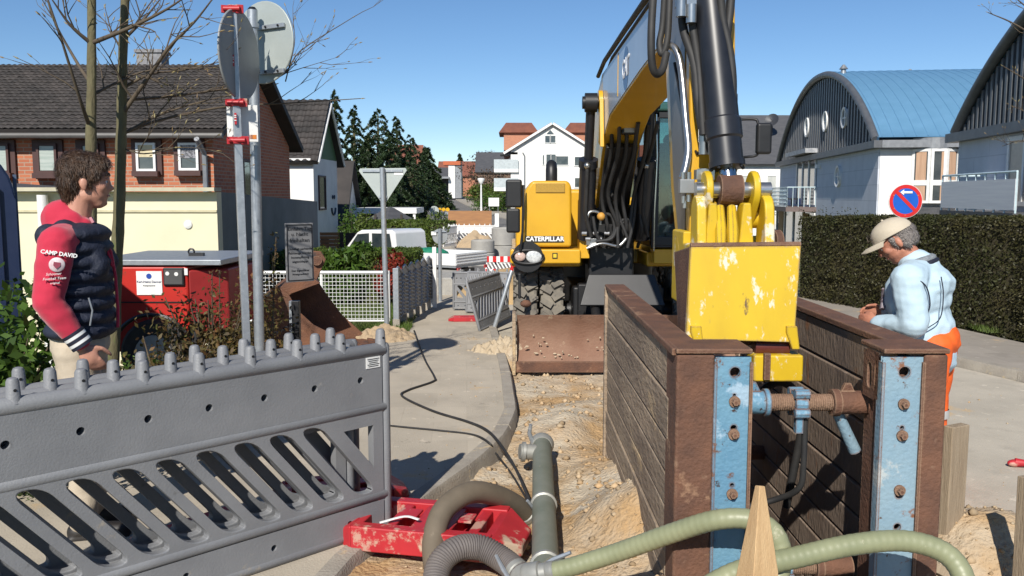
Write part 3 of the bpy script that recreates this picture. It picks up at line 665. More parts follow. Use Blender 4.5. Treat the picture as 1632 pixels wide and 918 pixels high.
mb = MB(); mb.cyl((-1.15, ya, zf + 1.0), (-1.15, yb, zf + 1.0), .03, n=6); mb.cyl((-1.15, ya, zf + 1.0), (0, ya, zf + 1.0), .03, n=6)
for k in range(9): mb.cyl((-1.15, ya + (yb - ya) * k / 8, zf), (-1.15, ya + (yb - ya) * k / 8, zf + 1.0), .025, n=6)
mb.build('railing', m_rail, v2)
window(v2, (0, yc - 1.0, (zf + ztop) / 2 + .1), (0, -1, 0), 2.0, ztop - zf - .1, nv=1, fw=.12, n=(-1, 0, 0), pane=mat('beige_blind', (.42, .36, .29), (.36, .3, .24), rough=.3))

# ---- house with dark roof behind
xm0, xm1 = at(1130, 300, 62).x, at(1300, 300, 62).x
mh = gable_house('dark_roofed_house', 'white terraced house with slate roof, satellite dish and skylight', 'house', xm0, xm1, 62, 70, -2.5, at(1200, 258, 62).z, at(1200, 186, 66).z, m_render, m_slate, over=0.4, vo=.3)
om = Vector((xm1, 62, -2.5))
for px in (1187, 1229):
    a, b = at(px - 9, 338, 62) - om, at(px + 9, 279, 62) - om
    window(mh, (a + b) / 2 - Vector((0, .02, 0)), (1, 0, 0), b.x - a.x, b.z - a.z, nv=0, fw=.07, pane=m_panel, n=(0, -1, 0))
    mb = MB(); c = (a + b) / 2; w = (b.x - a.x) * 1.25
    for k in range(9): mb.cyl((c.x - w / 2 + w * k / 8, -.25, a.z), (c.x - w / 2 + w * k / 8, -.25, a.z + 1.0), .018, n=5)
    for zz in (0, 1.0): mb.cyl((c.x - w / 2, -.25, a.z + zz), (c.x + w / 2, -.25, a.z + zz), .025, n=5)
    mb.build('balconet', m_rail, mh)
for px in (1190, 1214): window(mh, at(px, 372, 62) - om + Vector((0, -.02, 0)), (1, 0, 0), .9, 1.6, nv=0, fw=.07, n=(0, -1, 0))
mb = MB(); c = at(1231, 193, 63.6) - om; mb.lathe([(0.001, 0.0), (.3, .06), (.48, .17), (.5, .18)], c, (-.5, -.7, .4), 18); mb.cyl(c, c + Vector((.1, .3, -.9)), .035); mb.cyl(c + Vector((0, 0, 0)), c + Vector((-.25, -.35, .15)), .015); mb.build('satellite_dish', mat('dark_dish', (.04, .042, .048), rough=.5), mh, smooth=50)
c = at(1196, 222, 64) - om; sl = Vector((0, 4, at(1200, 186, 66).z - at(1200, 258, 62).z)).normalized(); n_ = Vector((0, -sl.z, sl.y))
M = Matrix((Vector((1, 0, 0)), sl, n_)).transposed(); MB().box(c + n_ * .05, (1.0, 1.5, .14), M).build('skylight', m_gutter, mh); MB().box(c + n_ * .115, (.8, 1.3, .03), M).build('skylight_pane', mat('sky_glass', (.08, .14, .25), rough=.05, spec=1), mh)

# ---- white apartment block, far up the street
ax = at(880, 230, 80).x; hw = at(946, 230, 80).x - ax; ez, rz = at(818, 240, 80).z, at(880, 199, 80).z
ab = thing('apartment_block', 'white gabled apartment block with orange brick dormers and side balconies', 'building', (ax, 80, -1.5))
E_ = ez + 1.5; R_ = rz + 1.5
MB().prism([(-hw, 0), (hw, 0), (hw, E_), (0, R_), (-hw, E_)], (0, 0, 0), (1, 0, 0), (0, 0, 1), (0, 14, 0)).build('wall', m_render, ab)
m_pan = mat('red_brown_pantile', (.24, .085, .05), (.17, .06, .04), s=2, rough=.8)
sl = Vector((hw, 0, R_ - E_)).normalized()
for s in (-1, 1):
    d = Vector((s * sl.x, 0, -sl.z)); nn = Vector((s * sl.z, 0, sl.x)); ln = math.hypot(hw, R_ - E_) + .7; T = Vector((0, -.35, R_ + .02))
    P = [T, T + d * ln, T + d * ln + Vector((0, 14.8, 0)), T + Vector((0, 14.8, 0))]
    MB().add(P + [p + nn * .22 for p in P], [(3, 2, 1, 0), (4, 5, 6, 7), (0, 1, 5, 4), (1, 2, 6, 5), (2, 3, 7, 6), (3, 0, 4, 7)]).build('roof', m_pan, ab)
    P = T + Vector((0, -.02, .0)); MB().add([P, P + d * ln, P + d * ln + nn * .2, P + nn * .2], [(0, 1, 2, 3)]).build('barge_board', m_white, ab)
    mb = MB(); mb.box((s * hw * .8, 6, E_ + 1.0), (hw * .75, 6, 1.6)); mb.build('dormer', brickmat('far_orange_brick', (.5, .19, .1), (.42, .15, .08), (.4, .3, .22)), ab)
    MB().prism([(-hw * .5, 0), (hw * .5, 0), (hw * .32, .9), (-hw * .32, .9)], (s * hw * .8, 2.7, E_ + 1.8), (1, 0, 0), (0, 0, 1), (0, 6.6, 0)).build('dormer_roof', m_pan, ab)
oa = Vector((ax, 80, -1.5))
for px, py, w, h in ((872.5, 222, .55, .75), (881.5, 222, .55, .75), (874, 254, .5, 1.0), (882, 254, .5, 1.0), (896, 256, 1.2, .9), (921, 257, .7, .9), (922, 291, .8, .95), (866, 255, .25, 1.0)):
    window(ab, at(px, py, 80) - oa + Vector((0, -.02, 0)), (1, 0, 0), w, h, nv=0, fw=.07, n=(0, -1, 0))
MB().prism([(-.35, 0), (.35, 0), (0, .4)], at(877, 214, 79.97) - oa, (1, 0, 0), (0, 0, 1), (0, .06, 0)).build('window', m_pane, ab)
for py in (273, 302):
    c = at(807, py, 82) - oa; MB().box(c, (2.2, 4.5, .3)).build('balcony', m_white, ab); MB().box(c + Vector((0, -2.2, .55)), (2.2, .05, .9)).build('balcony_glass', mat('frosted_balcony', (.5, .55, .56), rough=.3), ab)
    MB().box(c + Vector((-1.08, 0, .55)), (.05, 4.4, .9)).build('balcony_glass', mat('frosted_balcony', (.5, .55, .56)), ab)
MB().box(at(811, 246, 82) - oa, (1.6, 4, .2)).build('balcony_roof', m_slate, ab)
MB().tube([at(833, 243, 79.9) - oa, at(836, 248, 79.9) - oa, at(836, 312, 79.9) - oa], .06, 6).build('downpipe', m_gutter, ab)
# ---- further houses up the hill
def far_house(name, label, px0, px1, Y, base, pye, pyr, wall, roof, depth=8, ov=.4):
    x0, x1 = at(px0, 300, Y).x, at(px1, 300, Y).x
    return gable_house(name, label, 'house', x0, x1, Y, Y + depth, base, at(px0, pye, Y).z, at(px0, pyr, Y + depth / 2).z, wall, roof, over=ov, vo=ov)
m_dk = mat('dark_timber', (.045, .035, .03), rough=.8)
bb = far_house('barn', 'dark roofed barn on the hill beside the white apartment block', 762, 815, 115, .4, 273, 244, brickmat('brown_brick', (.16, .09, .06), (.12, .07, .05), (.2, .16, .12)), m_slate)
far_house('far_house', 'brick house with orange roof beyond the parked car at the street end', 738, 772, 170, 1, 280, 258, m_brick, m_pan)
f = far_house('far_house', 'low house with reddish roof and white gable beyond the dark garage porch', 700, 742, 190, 1.5, 276, 258, m_render, m_pan); f['group'] = None; del f['group']
far_house('far_house', 'dark house with red gable half hidden by conifers on the hill', 618, 668, 150, 1, 268, 232, m_dk, m_pan)
far_house('far_house', 'low dark building behind the hillside trees at the street end', 655, 712, 160, 1, 285, 268, m_dk, m_slate)
far_house('far_house', 'distant brown roofed house seen over the far end of the street', 706, 726, 240, 2, 272, 262, m_render, m_tile)
# porch with orange top beside the street
c = at(722, 280, 140); pp = thing('porch_tower', 'grey and white entrance tower with orange cap beside the uphill street', 'building', (c.x, 140, 1))
p0, p1, pz0, pz1 = at(716, 306, 140).x - c.x, at(735, 306, 140).x - c.x, 0.3, at(722, 263, 140).z - 1
MB().box((p0 + .5, 0, (pz0 + pz1) / 2), (1.0, 3, pz1 - pz0)).build('wall', m_render, pp); MB().box((p0 + 1.3 + .2, .1, (pz0 + pz1) / 2), (1.0, 3, pz1 - pz0)).build('wall', m_gutter, pp)
MB().box((p0 + .6, 0, pz1 + .25), (2.8, 3.4, .6)).build('roof', mat('orange_cap', (.5, .12, .04)), pp)
MB().box((p0 - 1.6, 2, 2.2), (3.2, 4, 2.4)).build('carport', m_dark, pp); MB().box((p0 - 1.6, 0, 3.5), (3.6, 5, .3)).build('carport_roof', m_gutter, pp)
# ================================================================ VEGETATION
L_box = leafmat('box_hedge_leaf', (0.11, 0.15, 0.025), (0.07, 0.11, 0.02), s=2)
L_laurel = leafmat('laurel_leaf', (0.085, 0.15, 0.025), (0.05, 0.10, 0.018), s=2, rough=.3)
L_red = leafmat('red_leaf', (0.30, 0.035, 0.02), (0.16, 0.03, 0.02), s=3)
L_hedge = leafmat('brownish_hedge_leaf', (0.042, 0.050, 0.015), (0.072, 0.064, 0.025), s=1.3, island=.45)
L_con = leafmat('conifer_needle', (0.020, 0.040, 0.016), (0.035, 0.055, 0.020), s=.6, transl=.15)
L_con2 = leafmat('pine_needle', (0.035, 0.062, 0.022), (0.025, 0.045, 0.018), s=.6, transl=.15)
L_shrub = leafmat('shrub_leaf', (0.10, 0.105, 0.03), (0.16, 0.07, 0.03), s=6, island=.5)
L_shrub2 = leafmat('brown_shrub_leaf', (0.12, 0.065, 0.03), (0.09, 0.10, 0.03), s=6, island=.5)
L_grass = leafmat('grass_blade', (0.10, 0.17, 0.03), (0.13, 0.16, 0.05), s=2, island=.4)
m_bark = mat('bark', (0.10, 0.085, 0.045), (0.15, 0.135, 0.07), s=14, rough=.9, bump=.5, bs=60, stretch=(1, 1, .35), wear=[((.10, .13, .04), .55, 5)])
m_twig = mat('twig', (0.075, 0.055, 0.04), (0.11, 0.085, 0.055), s=12, rough=.9)
m_core = mat('hedge_twigs', (0.035, 0.032, 0.015), (0.05, 0.04, 0.02), s=12, rough=1)


def hedge(name, label, base, thick, ztop, n, size, lm, gname=None, aspect=.5, rough_=0.05, core=True, z0=-0.1):
    """clipped hedge along a ground polyline (front face); ztop = function of x,y."""
    pts = [Vector((p[0], p[1], 0)) for p in base]; d = [0.0]
    for a, b in zip(pts, pts[1:]): d.append(d[-1] + (b - a).length)
    t = thing(name, label, 'hedge', (pts[0].x, pts[0].y, z0), group=gname)
    O = np.array([pts[0].x, pts[0].y, z0]); D = d[-1]
    def pos(s):
        for i in range(len(pts) - 1):
            if s <= d[i + 1] or i == len(pts) - 2:
                tt = (s - d[i]) / (d[i + 1] - d[i]); tg = (pts[i + 1] - pts[i]).normalized(); return pts[i].lerp(pts[i + 1], tt), Vector((-tg.y, tg.x, 0))
    P = np.zeros((n, 3)); Nn = np.zeros((n, 3))
    for k in range(n):
        s = random.random() * D; p, nr = pos(s); h = ztop(p.x, p.y) - z0 + 0.07 * noise.noise(Vector((s * 2.3, 3, 1))) + 0.03 * noise.noise(Vector((s * 9, 3, 1)))
        bul = 0.10 * noise.noise(Vector((s * 1.1, 0, 5))); u = random.random(); area = h / (h + thick)
        if u < area * 0.9:                                  # front face
            z = random.random() * h; dep = abs(random.gauss(0, rough_)) - 0.02 + bul + 0.05 * noise.noise(Vector((s * 3, z * 3, 0))); rnd = max(0, (z - h + .12)) ** 2 * 4
            q = p + nr * (dep + rnd); P[k] = (q.x, q.y, z0 + z); Nn[k] = (-nr.x, -nr.y, .35)
        elif u < 0.96:
            q = p + nr * (random.random() * thick + bul); z = h - abs(random.gauss(0, rough_)) + 0.03 * noise.noise(Vector((q.x * 4, q.y * 4, 2))); P[k] = (q.x, q.y, z0 + z); Nn[k] = (0, 0, 1)
        else:
            s2 = random.choice((0, D)); p, nr = pos(s2); q = p + nr * random.random() * thick; P[k] = (q.x, q.y, z0 + random.random() * h); Nn[k] = np.random.normal(size=3)
    V, F = leafquads(P - O, size, aspect, Nn, 0.9)
    npmesh('foliage', V, F, lm, t)
    if core:
        mb = MB(); m = 24; rows = []
        for k in range(m + 1):
            p, nr = pos(D * k / m); h = ztop(p.x, p.y) - z0 - 0.06; bul = 0.10 * noise.noise(Vector((D * k / m * 1.1, 0, 5)))
            rows.append([p + nr * (.07 + bul) + Vector((0, 0, z0)), p + nr * (.07 + bul) + Vector((0, 0, z0 + h - .08)), p + nr * (.16 + bul) + Vector((0, 0, z0 + h)), p + nr * (thick - .05) + Vector((0, 0, z0 + h)), p + nr * (thick - .05) + Vector((0, 0, z0))])
        vs = [q - Vector(O) for r in rows for q in r]
        fs = [(k * 5 + j, k * 5 + j + 1, (k + 1) * 5 + j + 1, (k + 1) * 5 + j) for k in range(m) for j in range(4)] + [(0, 1, 2, 3, 4), tuple(m * 5 + j for j in (4, 3, 2, 1, 0))]
        mb.add(vs, fs).build('twig_core', m_core, t)
    return t
def bush(name, label, c, r, n, size, lm, aspect=.5, stems=6, gname=None, lumps=5, cat='shrub', shell=.75, lm2=None):
    c = Vector(c); t = thing(name, label, cat, c, group=gname); P = np.zeros((n, 3)); Nn = np.zeros((n, 3))
    L_ = [(np.array([random.uniform(-.55, .55) * r[0], random.uniform(-.55, .55) * r[1], r[2] * random.uniform(.5, 1.35)]), random.uniform(.38, .62)) for _ in range(lumps)]
    L_.append((np.array([0, 0, r[2] * .9]), .8))
    for k in range(n):
        cc, f = random.choice(L_); d = np.random.normal(size=3); d /= np.linalg.norm(d); rad = f * random.uniform(shell, 1.08)
        p = cc + d * np.array(r) * rad
        if p[2] < 0.01: p[2] = random.random() * r[2] * .3
        P[k] = p; Nn[k] = d
    V, F = leafquads(P, size, aspect, Nn, 1.1)
    if lm2 is None: npmesh('foliage', V, F, lm, t)
    else:
        h = n // 2; npmesh('foliage', V[:h * 4], F[:h], lm, t); npmesh('foliage', V[h * 4:], F[h:] - h * 4, lm2, t)
    mb = MB()
    for k in range(stems):
        a = random.random() * 6.28; e = Vector((math.cos(a) * r[0] * .6, math.sin(a) * r[1] * .6, r[2] * random.uniform(1.0, 1.7)))
        mb.tube([(e.x * .1, e.y * .1, -.05), tuple(e * .5 + Vector((0, 0, .05))), tuple(e)], [.014, .01, .004], 5)
    mb.build('stem', m_twig, t)
    return t
def conifer(name, label, x, y, base, h, rad, n, lm, size=.35, gname='dark conifers beyond the gardens', droop=.35, sharp=1.0):
    t = thing(name, label, 'tree', (x, y, base), group=gname)
    MB().tube([(0, 0, 0), (0, 0, h * .5), (0, 0, h * .98)], [.03 * h, .02 * h, .004 * h], 7).build('trunk', m_bark, t)
    mb = MB(); P = []; Nn = []; nb = int(16 + h * 6)
    for k in range(nb):
        f = (k + random.random()) / nb; z = h * (.06 + .94 * f); L_ = rad * (1 - f) ** sharp * random.uniform(.65, 1.15) + .08 * rad; a = k * 2.4 + random.random()
        d = Vector((math.cos(a), math.sin(a), 0)); tip = d * L_ + Vector((0, 0, z - L_ * droop)); mid = d * L_ * .5 + Vector((0, 0, z + .02 * h))
        if L_ > .5: mb.tube([(0, 0, z), tuple(mid), tuple(tip)], [.02 * L_ + .01, .015 * L_ + .006, .004], 4, cap=False)
        m = max(6, int(n / nb * (.3 + 1.6 * (1 - f))))
        for q in range(m):
            s = random.random() ** .6; side = random.uniform(-1, 1) * .32 * L_ * (1.15 - s)
            c = Vector((0, 0, z)).lerp(mid, s * 2) if s < .5 else mid.lerp(tip, s * 2 - 1)
            w = Vector((-d.y, d.x, 0)); c = c + w * side + Vector((0, 0, random.gauss(0, .05 * L_) - abs(side) * .25))
            P.append(tuple(c)); Nn.append((d.x * .3, d.y * .3, 1))
    V, F = leafquads(np.array(P), size, .32, np.array(Nn), .8)
    npmesh('crown', V, F, lm, t); mb.v and mb.build('branch', m_twig, t)
    return t
def roundtree(name, label, x, y, base, h, r, n, lm, size, trunk=.3, gname=None, lumps=9):
    t = thing(name, label, 'tree', (x, y, base), group=gname); P = []; Nn = []
    Ls = [(Vector((random.uniform(-.6, .6) * r, random.uniform(-.6, .6) * r, h * random.uniform(.4, .85))), r * random.uniform(.35, .6)) for _ in range(lumps)]
    for k in range(n):
        c, rr = random.choice(Ls); d = Vector(np.random.normal(size=3)).normalized(); P.append(tuple(c + d * rr * random.uniform(.6, 1.1))); Nn.append(tuple(d + Vector((0, 0, .4))))
    V, F = leafquads(np.array(P), size, .5, np.array(Nn), 1.0); npmesh('crown', V, F, lm, t)
    mb = MB(); mb.tube([(0, 0, 0), (0, 0, h * .45)], [.04 * h, .025 * h], 7)
    for c, rr in Ls: mb.tube([(0, 0, h * .3), tuple(c * .6 + Vector((0, 0, h * .2))), tuple(c)], [.015 * h, .01 * h, .004 * h], 5)
    mb.build('trunk', m_bark, t); return t

# right-hand hedge along the pavement
hedge('clipped_hedge', 'long brownish green clipped hedge along the pavement in front of the curved houses', [(4.75, 14.6), (5.35, 12.8), (6.05, 10.7), (7.1, 7.6), (7.9, 5.2)], 1.2,
      lambda x, y: 1.44 - .02 * (y - 10.6), 80000, .042, L_hedge, z0=-.05)
# hedge round the front garden on the left (box, laurel and red robin planted together)
zt = at(600, 400, 14.6).z
hedge('garden_hedge', 'yellow green clipped hedge behind the wire mesh fence', [(-4.6, 14.5), (-2.2, 14.4)], 1.3, lambda x, y: zt - .02, 16000, .045, L_box)
hedge('garden_hedge', 'yellow green hedge end curving round the corner beside the pavement', [(-2.15, 14.55), (-1.75, 14.65), (-1.62, 15.2), (-1.70, 16.4)], .9, lambda x, y: zt - .06 * (x + 2.2), 12000, .045, L_box)
bush('laurel_bush', 'glossy green laurel bush in the middle of the garden hedge', (-2.75, 14.45, -.1), (.55, .4, .55), 2600, .13, L_laurel, .4)
bush('red_leaved_shrub', 'red leaved shrub at the pavement end of the garden hedge', (-1.98, 14.42, .05), (.42, .22, .42), 1500, .075, L_red)
hedge('garden_hedge', 'long low hedge with yellow tips behind the white pickup', [(-6.0, 33), (-2.9, 31)], 1.6, lambda x, y: at(640, 352, 32).z, 9000, .10, L_box)
bush('garden_bush', 'rounded light green bush behind the pickup bed', (at(676, 380, 25).x, 25, -.1), (.75, .7, .72), 2600, .08, L_box)
bush('garden_bush', 'dark evergreen bush beside the timber screen', (at(560, 360, 27).x, 27, -.5), (.55, .6, 1.15), 2600, .10, L_laurel)
bush('garden_bush', 'slim yellow green cypress bush left of the pickup cab', (at(583, 360, 26).x, 26, -.4), (.32, .35, 1.0), 1800, .09, L_box)
for px, Y, r, lm, lb in ((768, 105, 2.6, L_box, 'tall green hedge bush at the uphill pavement corner'), (783, 88, 2.0, L_laurel, 'green garden shrub beside the white notice board'), (805, 96, 2.6, L_box, 'spreading shrub below the white apartment block'),
                        (672, 118, 2.2, L_laurel, 'rounded bush on the left of the uphill street'), (655, 60, 1.3, L_laurel, 'dark bush at the left kerb of the far street'), (610, 50, 1.5, L_laurel, 'dark green bush below the conifers')):
    bush('garden_bush', lb, (at(px, 320, Y).x, Y, gz(0, Y) + .0), (r, r, r * .62), 1800, r * .12, lm)
# conifers
for i, (px, pyt, Y, rad, lm, lb) in enumerate(((536, 148, 46, 1.5, L_con, 'tall narrow spruce right behind the white gabled house'), (566, 172, 50, 1.7, L_con, 'dark spruce standing between two taller conifers'),
        (604, 178, 47, 2.2, L_con2, 'broad pine with dense lobed crown above the triangular sign'), (634, 190, 52, 2.1, L_con, 'bushy dark conifer beside the broad pine'),
        (655, 218, 58, 2.0, L_con2, 'smaller pine leaning over the left side of the street'), (680, 236, 95, 3.0, L_con, 'dark pine in front of the red gabled hill house'), (733, 246, 180, 2.6, L_con, 'far single conifer at the top of the street'),
        (588, 215, 44, 1.3, L_con, 'short spruce in the middle of the conifer row'), (620, 225, 40, 1.4, L_con2, 'low pale green conifer at the foot of the pine'))):
    zt_ = at(px, pyt, Y).z; x = at(px, 300, Y).x; b = gz(x, Y) - .2
    conifer('conifer', lb, x, Y, b, zt_ - b, rad * 1.18, 11000, lm, size=.24 if Y < 70 else .5, sharp=.72 if lm is L_con2 else .95)
roundtree('bare_tree', 'hazy brown twiggy tree beyond the barn', at(768, 280, 125).x, 125, 1, at(768, 242, 125).z - 1, 3.2, 1500, leafmat('brown_twigs', (.13, .09, .06), (.1, .07, .05)), .35)
roundtree('bare_tree', 'reddish brown twiggy tree in front of the barn wall', at(782, 280, 108).x, 108, .5, at(782, 268, 108).z - .5, 4, 1500, leafmat('brown_twigs', (.13, .09, .06), (.1, .07, .05)), .3)
roundtree('broadleaf_tree', 'rounded dark green tree at the left bend of the hill', at(700, 262, 120).x - 3, 122, 1, at(690, 262, 122).z - 1, 3, 2200, L_con2, .4)
# ---- shrubs in the bed behind the left man
bush('laurel_bush', 'bright green leafy laurel bush beside the man in the red hoodie', (-2.95, 4.85, -.05), (.75, .55, .78), 6500, .075, L_laurel, .5, stems=12, lumps=8)
bush('flowering_shrub', 'brown and green shrub between the man and the red compressor', (-2.25, 5.7, -.05), (.42, .4, .5), 2600, .045, L_shrub2, .45, stems=14, lm2=L_shrub, lumps=7, shell=.4)
bush('flowering_shrub', 'tangled reddish green shrub in front of the red compressor', (-2.32, 6.7, -.05), (.55, .42, .60), 4600, .05, L_shrub, .45, stems=22, lm2=L_shrub2, lumps=9, shell=.4)
bush('flowering_shrub', 'low dark shrub at the foot of the compressor', (-2.9, 6.4, -.05), (.55, .4, .36), 2200, .05, L_shrub2, .5, stems=10, shell=.4, lm2=L_laurel)
# tall shoots sticking out of the shrub
sh = thing('tall_shoots', 'slender upright shoots with tiny leaves rising beside the sign poles', 'plant', (-1.95, 6.6, 0)); mb = MB(); P = []
for px, py, px2 in ((345, 500, 338), (352, 505, 350), (436, 480, 440), (425, 500, 433), (400, 500, 420), (365, 500, 385)):
    a = at(px, py + 60, 6.5); b = at(px2, py - 95 + random.uniform(-10, 30), 6.5); c = (a + b) / 2 + Vector((random.uniform(-.04, .04), .02, 0)); o_ = Vector((-1.95, 6.6, 0))
    q = catmull([a - o_, c - o_, b - o_], 6); mb.tube(q, .004, 4)
    for p in q[3:]:
        for _ in range(7): P.append(tuple(p + Vector((random.gauss(0, .018), random.gauss(0, .018), random.gauss(0, .03)))))
mb.build('stem', m_twig, sh); V, F = leafquads(np.array(P), .035, .35); npmesh('foliage', V, F, L_shrub, sh)
# ---- grass
def grass(label, boxes, n, h):
    P = []; 
    for (x0, x1, y0, y1, z) in boxes:
        for _ in range(n): P.append((random.uniform(x0, x1), random.uniform(y0, y1), z))
    P = np.array(P); k = len(P); a = np.random.uniform(0, 6.28, k); w = .006; hh = h * np.random.uniform(.5, 1.3, k); lean = np.random.normal(0, .4, (k, 2)) * hh[:, None]
    dx = np.stack([np.cos(a) * w, np.sin(a) * w, np.zeros(k)], 1); top = P + np.stack([lean[:, 0], lean[:, 1], hh], 1)
    V = np.stack([P - dx, P + dx, top], 1).reshape(-1, 3); o = npmesh('grass', V, np.arange(3 * k).reshape(-1, 3), L_grass); o['label'] = label; o['category'] = 'grass'; stuff(o)
grass('green lawn inside the garden behind the wire mesh fence', [(-4.6, -1.75, 11.8, 14.4, -.14)], 16000, .09)
grass('grass tufts along the foot of the grey picket fence', [(-1.75, -1.3, 10.7, 11.4, 0), (-1.62, -1.35, 11.3, 12.4, 0)], 1500, .07)
grass('grass strip at the foot of the long clipped hedge', [(6.0 - .3 * k + .2, 6.0 - .3 * k + .62, 9.9 + .9 * k, 10.8 + .9 * k, .0) for k in range(4)] + [(6.2, 6.9, 8.8, 9.9, 0)], 1500, .07)
# ---- bare young trees in the bed
def bare_tree(label, stem, limbs, r0, seed, buds, Y):
    random.seed(seed); base = stem[0]; t = thing('young_tree', label, 'tree', base, group='young bare trees beside the sign poles'); ob = Vector(base)
    q = catmull([Vector(p) - ob for p in stem], 6); n = len(q)
    MB().tube(q, [r0 * (1 - .45 * k / (n - 1)) * (1 + .06 * math.sin(k * 2.1)) for k in range(n)], 12).build('trunk', m_bark, t, smooth=60)
    B = []
    def twig(mb, p, d, L_, r, lvl):
        pts = [p]; dd = d.copy()
        for k in range(4): dd = (dd + Vector((random.gauss(0, .16), random.gauss(0, .16), random.gauss(0.04, .12)))).normalized(); pts.append(pts[-1] + dd * L_ / 4)
        mb.tube(pts, [r, r * .85, r * .7, r * .5, r * .3], 5, cap=False); B.append((pts[-1], dd))
        if lvl:
            for k in range(random.randint(2, 3)):
                i = random.randint(1, 3); e = (dd + Vector((random.gauss(0, .7), random.gauss(0, .7), random.gauss(.2, .5)))).normalized(); twig(mb, pts[i], e, L_ * random.uniform(.35, .6), r * .55, lvl - 1)
    for lp, lr in limbs:
        q = catmull([Vector(p) - ob for p in lp], 5); m = len(q); mb = MB(); mb.tube(q, [lr * (1 - .75 * k / (m - 1)) for k in range(m)], 7)
        for k in range(2, m, 2):
            d = (q[k] - q[k - 1]).normalized(); e = (d + Vector((random.gauss(0, .6), random.gauss(0, .6), random.gauss(.15, .5)))).normalized()
            if random.random() < .8: twig(mb, q[k], e, random.uniform(.12, .42), max(.003, lr * .35 * (1 - k / m) + .0025), 1)
        B.append((q[-1], (q[-1] - q[-2]).normalized())); mb.build('branch', m_twig, t, smooth=60)
    mb = MB()
    for p, d in B: mb.tube([p, p + d * .012, p + d * .035], [.002, .0048, .001], 5)
    stuff(mb.build('bud', mat('opening_bud', (.30, .27, .12), (.2, .12, .06), s=20, rough=.6), t)); return t
def L(*pp): return [at(px, py, Y) for px, py, Y in pp]
Y0 = 5.6
bare_tree('young bare tree with straight greenish trunk nearest the brick house windows', L((150, 640, Y0), (146, 420, Y0), (145, 235, Y0), (146, 120, Y0), (146, -60, Y0)),
          [(L((146, 70, Y0), (112, 40, Y0 - .1), (80, -5, Y0 - .2)), .014), (L((146, 135, Y0), (120, 95, Y0 + .2), (85, 30, Y0 + .3), (70, -30, Y0 + .3)), .013), (L((148, 68, Y0), (205, 45, Y0 - .2), (260, 18, Y0 - .3), (300, -8, Y0 - .4)), .015),
           (L((142, 200, Y0), (128, 160, Y0 - .2), (100, 70, Y0 - .4), (70, -20, Y0 - .5)), .014), (L((150, 150, Y0), (190, 130, Y0 + .2), (240, 112, Y0 + .3), (340, 108, Y0 + .3)), .010)], .042, 3, True, Y0)
Y1 = 5.9
bare_tree('young bare tree with mossy trunk whose twigs reach behind the sign poles', L((178, 640, Y1), (184, 450, Y1), (190, 330, Y1), (194, 180, Y1), (196, 80, Y1), (202, -60, Y1)),
          [(L((196, 180, Y1), (235, 125, Y1 - .1), (270, 75, Y1 - .2), (310, 35, Y1 - .3), (345, -10, Y1 - .4)), .016), (L((194, 215, Y1), (250, 185, Y1 + .2), (310, 165, Y1 + .3), (365, 152, Y1 + .4)), .011),
           (L((196, 140, Y1), (240, 118, Y1 + .1), (290, 112, Y1 + .2), (355, 98, Y1 + .3)), .011), (L((190, 215, Y1), (260, 190, Y1 + .4), (360, 170, Y1 + .7), (450, 165, Y1 + .9), (575, 157, Y1 + 1)), .012),
           (L((192, 235, Y1), (230, 245, Y1), (290, 235, Y1 + .1), (345, 240, Y1 + .2)), .006), (L((200, 60, Y1), (230, 30, Y1), (262, -10, Y1)), .012), (L((194, 80, Y1), (178, 50, Y1), (168, 15, Y1)), .008),
           (L((196, 160, Y1), (300, 150, Y1 + .6), (440, 125, Y1 + 1), (480, 80, Y1 + 1.1), (562, 28, Y1 + 1.2)), .011), (L((400, 135, Y1 + .9), (470, 112, Y1 + 1), (535, 92, Y1 + 1.1)), .005), (L((455, 130, Y1 + .9), (470, 60, Y1 + 1), (455, 10, Y1 + 1.1)), .005)], .045, 5, True, Y1)
bare_tree('bare tree whose twigs reach in front of the grey ribbed gable', L((1735, 420, 11), (1730, 200, 11), (1728, 60, 11), (1726, -80, 11)),
          [(L((1728, 120, 11), (1680, 80, 10.9), (1620, 40, 10.8), (1575, 20, 10.8)), .02), (L((1730, 200, 11), (1690, 160, 10.9), (1640, 130, 10.8), (1598, 105, 10.7)), .018), (L((1730, 260, 11), (1680, 240, 10.8), (1630, 225, 10.8), (1600, 232, 10.7)), .012), (L((1728, 80, 11), (1660, 30, 11), (1610, -10, 11)), .02), (L((1728, 180, 11), (1670, 190, 10.9), (1615, 170, 10.8)), .012)], .09, 9, True, 11).pop('group')
random.seed(11)
# ================================================================ SITE THINGS
m_plast = mat('grey_recycled_plastic', (0.215, 0.22, 0.23), (0.175, 0.18, 0.19), s=3, rough=0.55, bump=.12, bs=120, wear=[((.30, .29, .27), .66, 9), ((.12, .12, .12), .66, 4), ((.34, .29, .22), .63, 2.0)])
m_red = mat('red_plastic', (0.46, 0.022, 0.03), (0.36, 0.018, 0.025), s=6, rough=.5, wear=[((.46, .26, .20), .56, 7), ((.48, .36, .26), .60, 2.5)])
m_galv = mat('galvanised_steel', (0.42, 0.45, 0.48), (0.33, 0.36, 0.39), s=22, rough=.42, metal=.55, wear=[((.56, .58, .6), .6, 30)])
m_black = mat('black_paint', (0.012, 0.012, 0.014), rough=.45)
m_rubber = mat('black_rubber', (0.016, 0.016, 0.017), (.03, .029, .028), s=9, rough=.65)
m_rust = mat('rusty_steel', edge=((.27, .17, .11), .012), c= (0.155, 0.072, 0.042), c2=(0.09, 0.045, 0.03), s=7, rough=.85, bump=.4, bs=70, wear=[((.26, .15, .09), .6, 4), ((.30, .22, .15), .66, 9)])
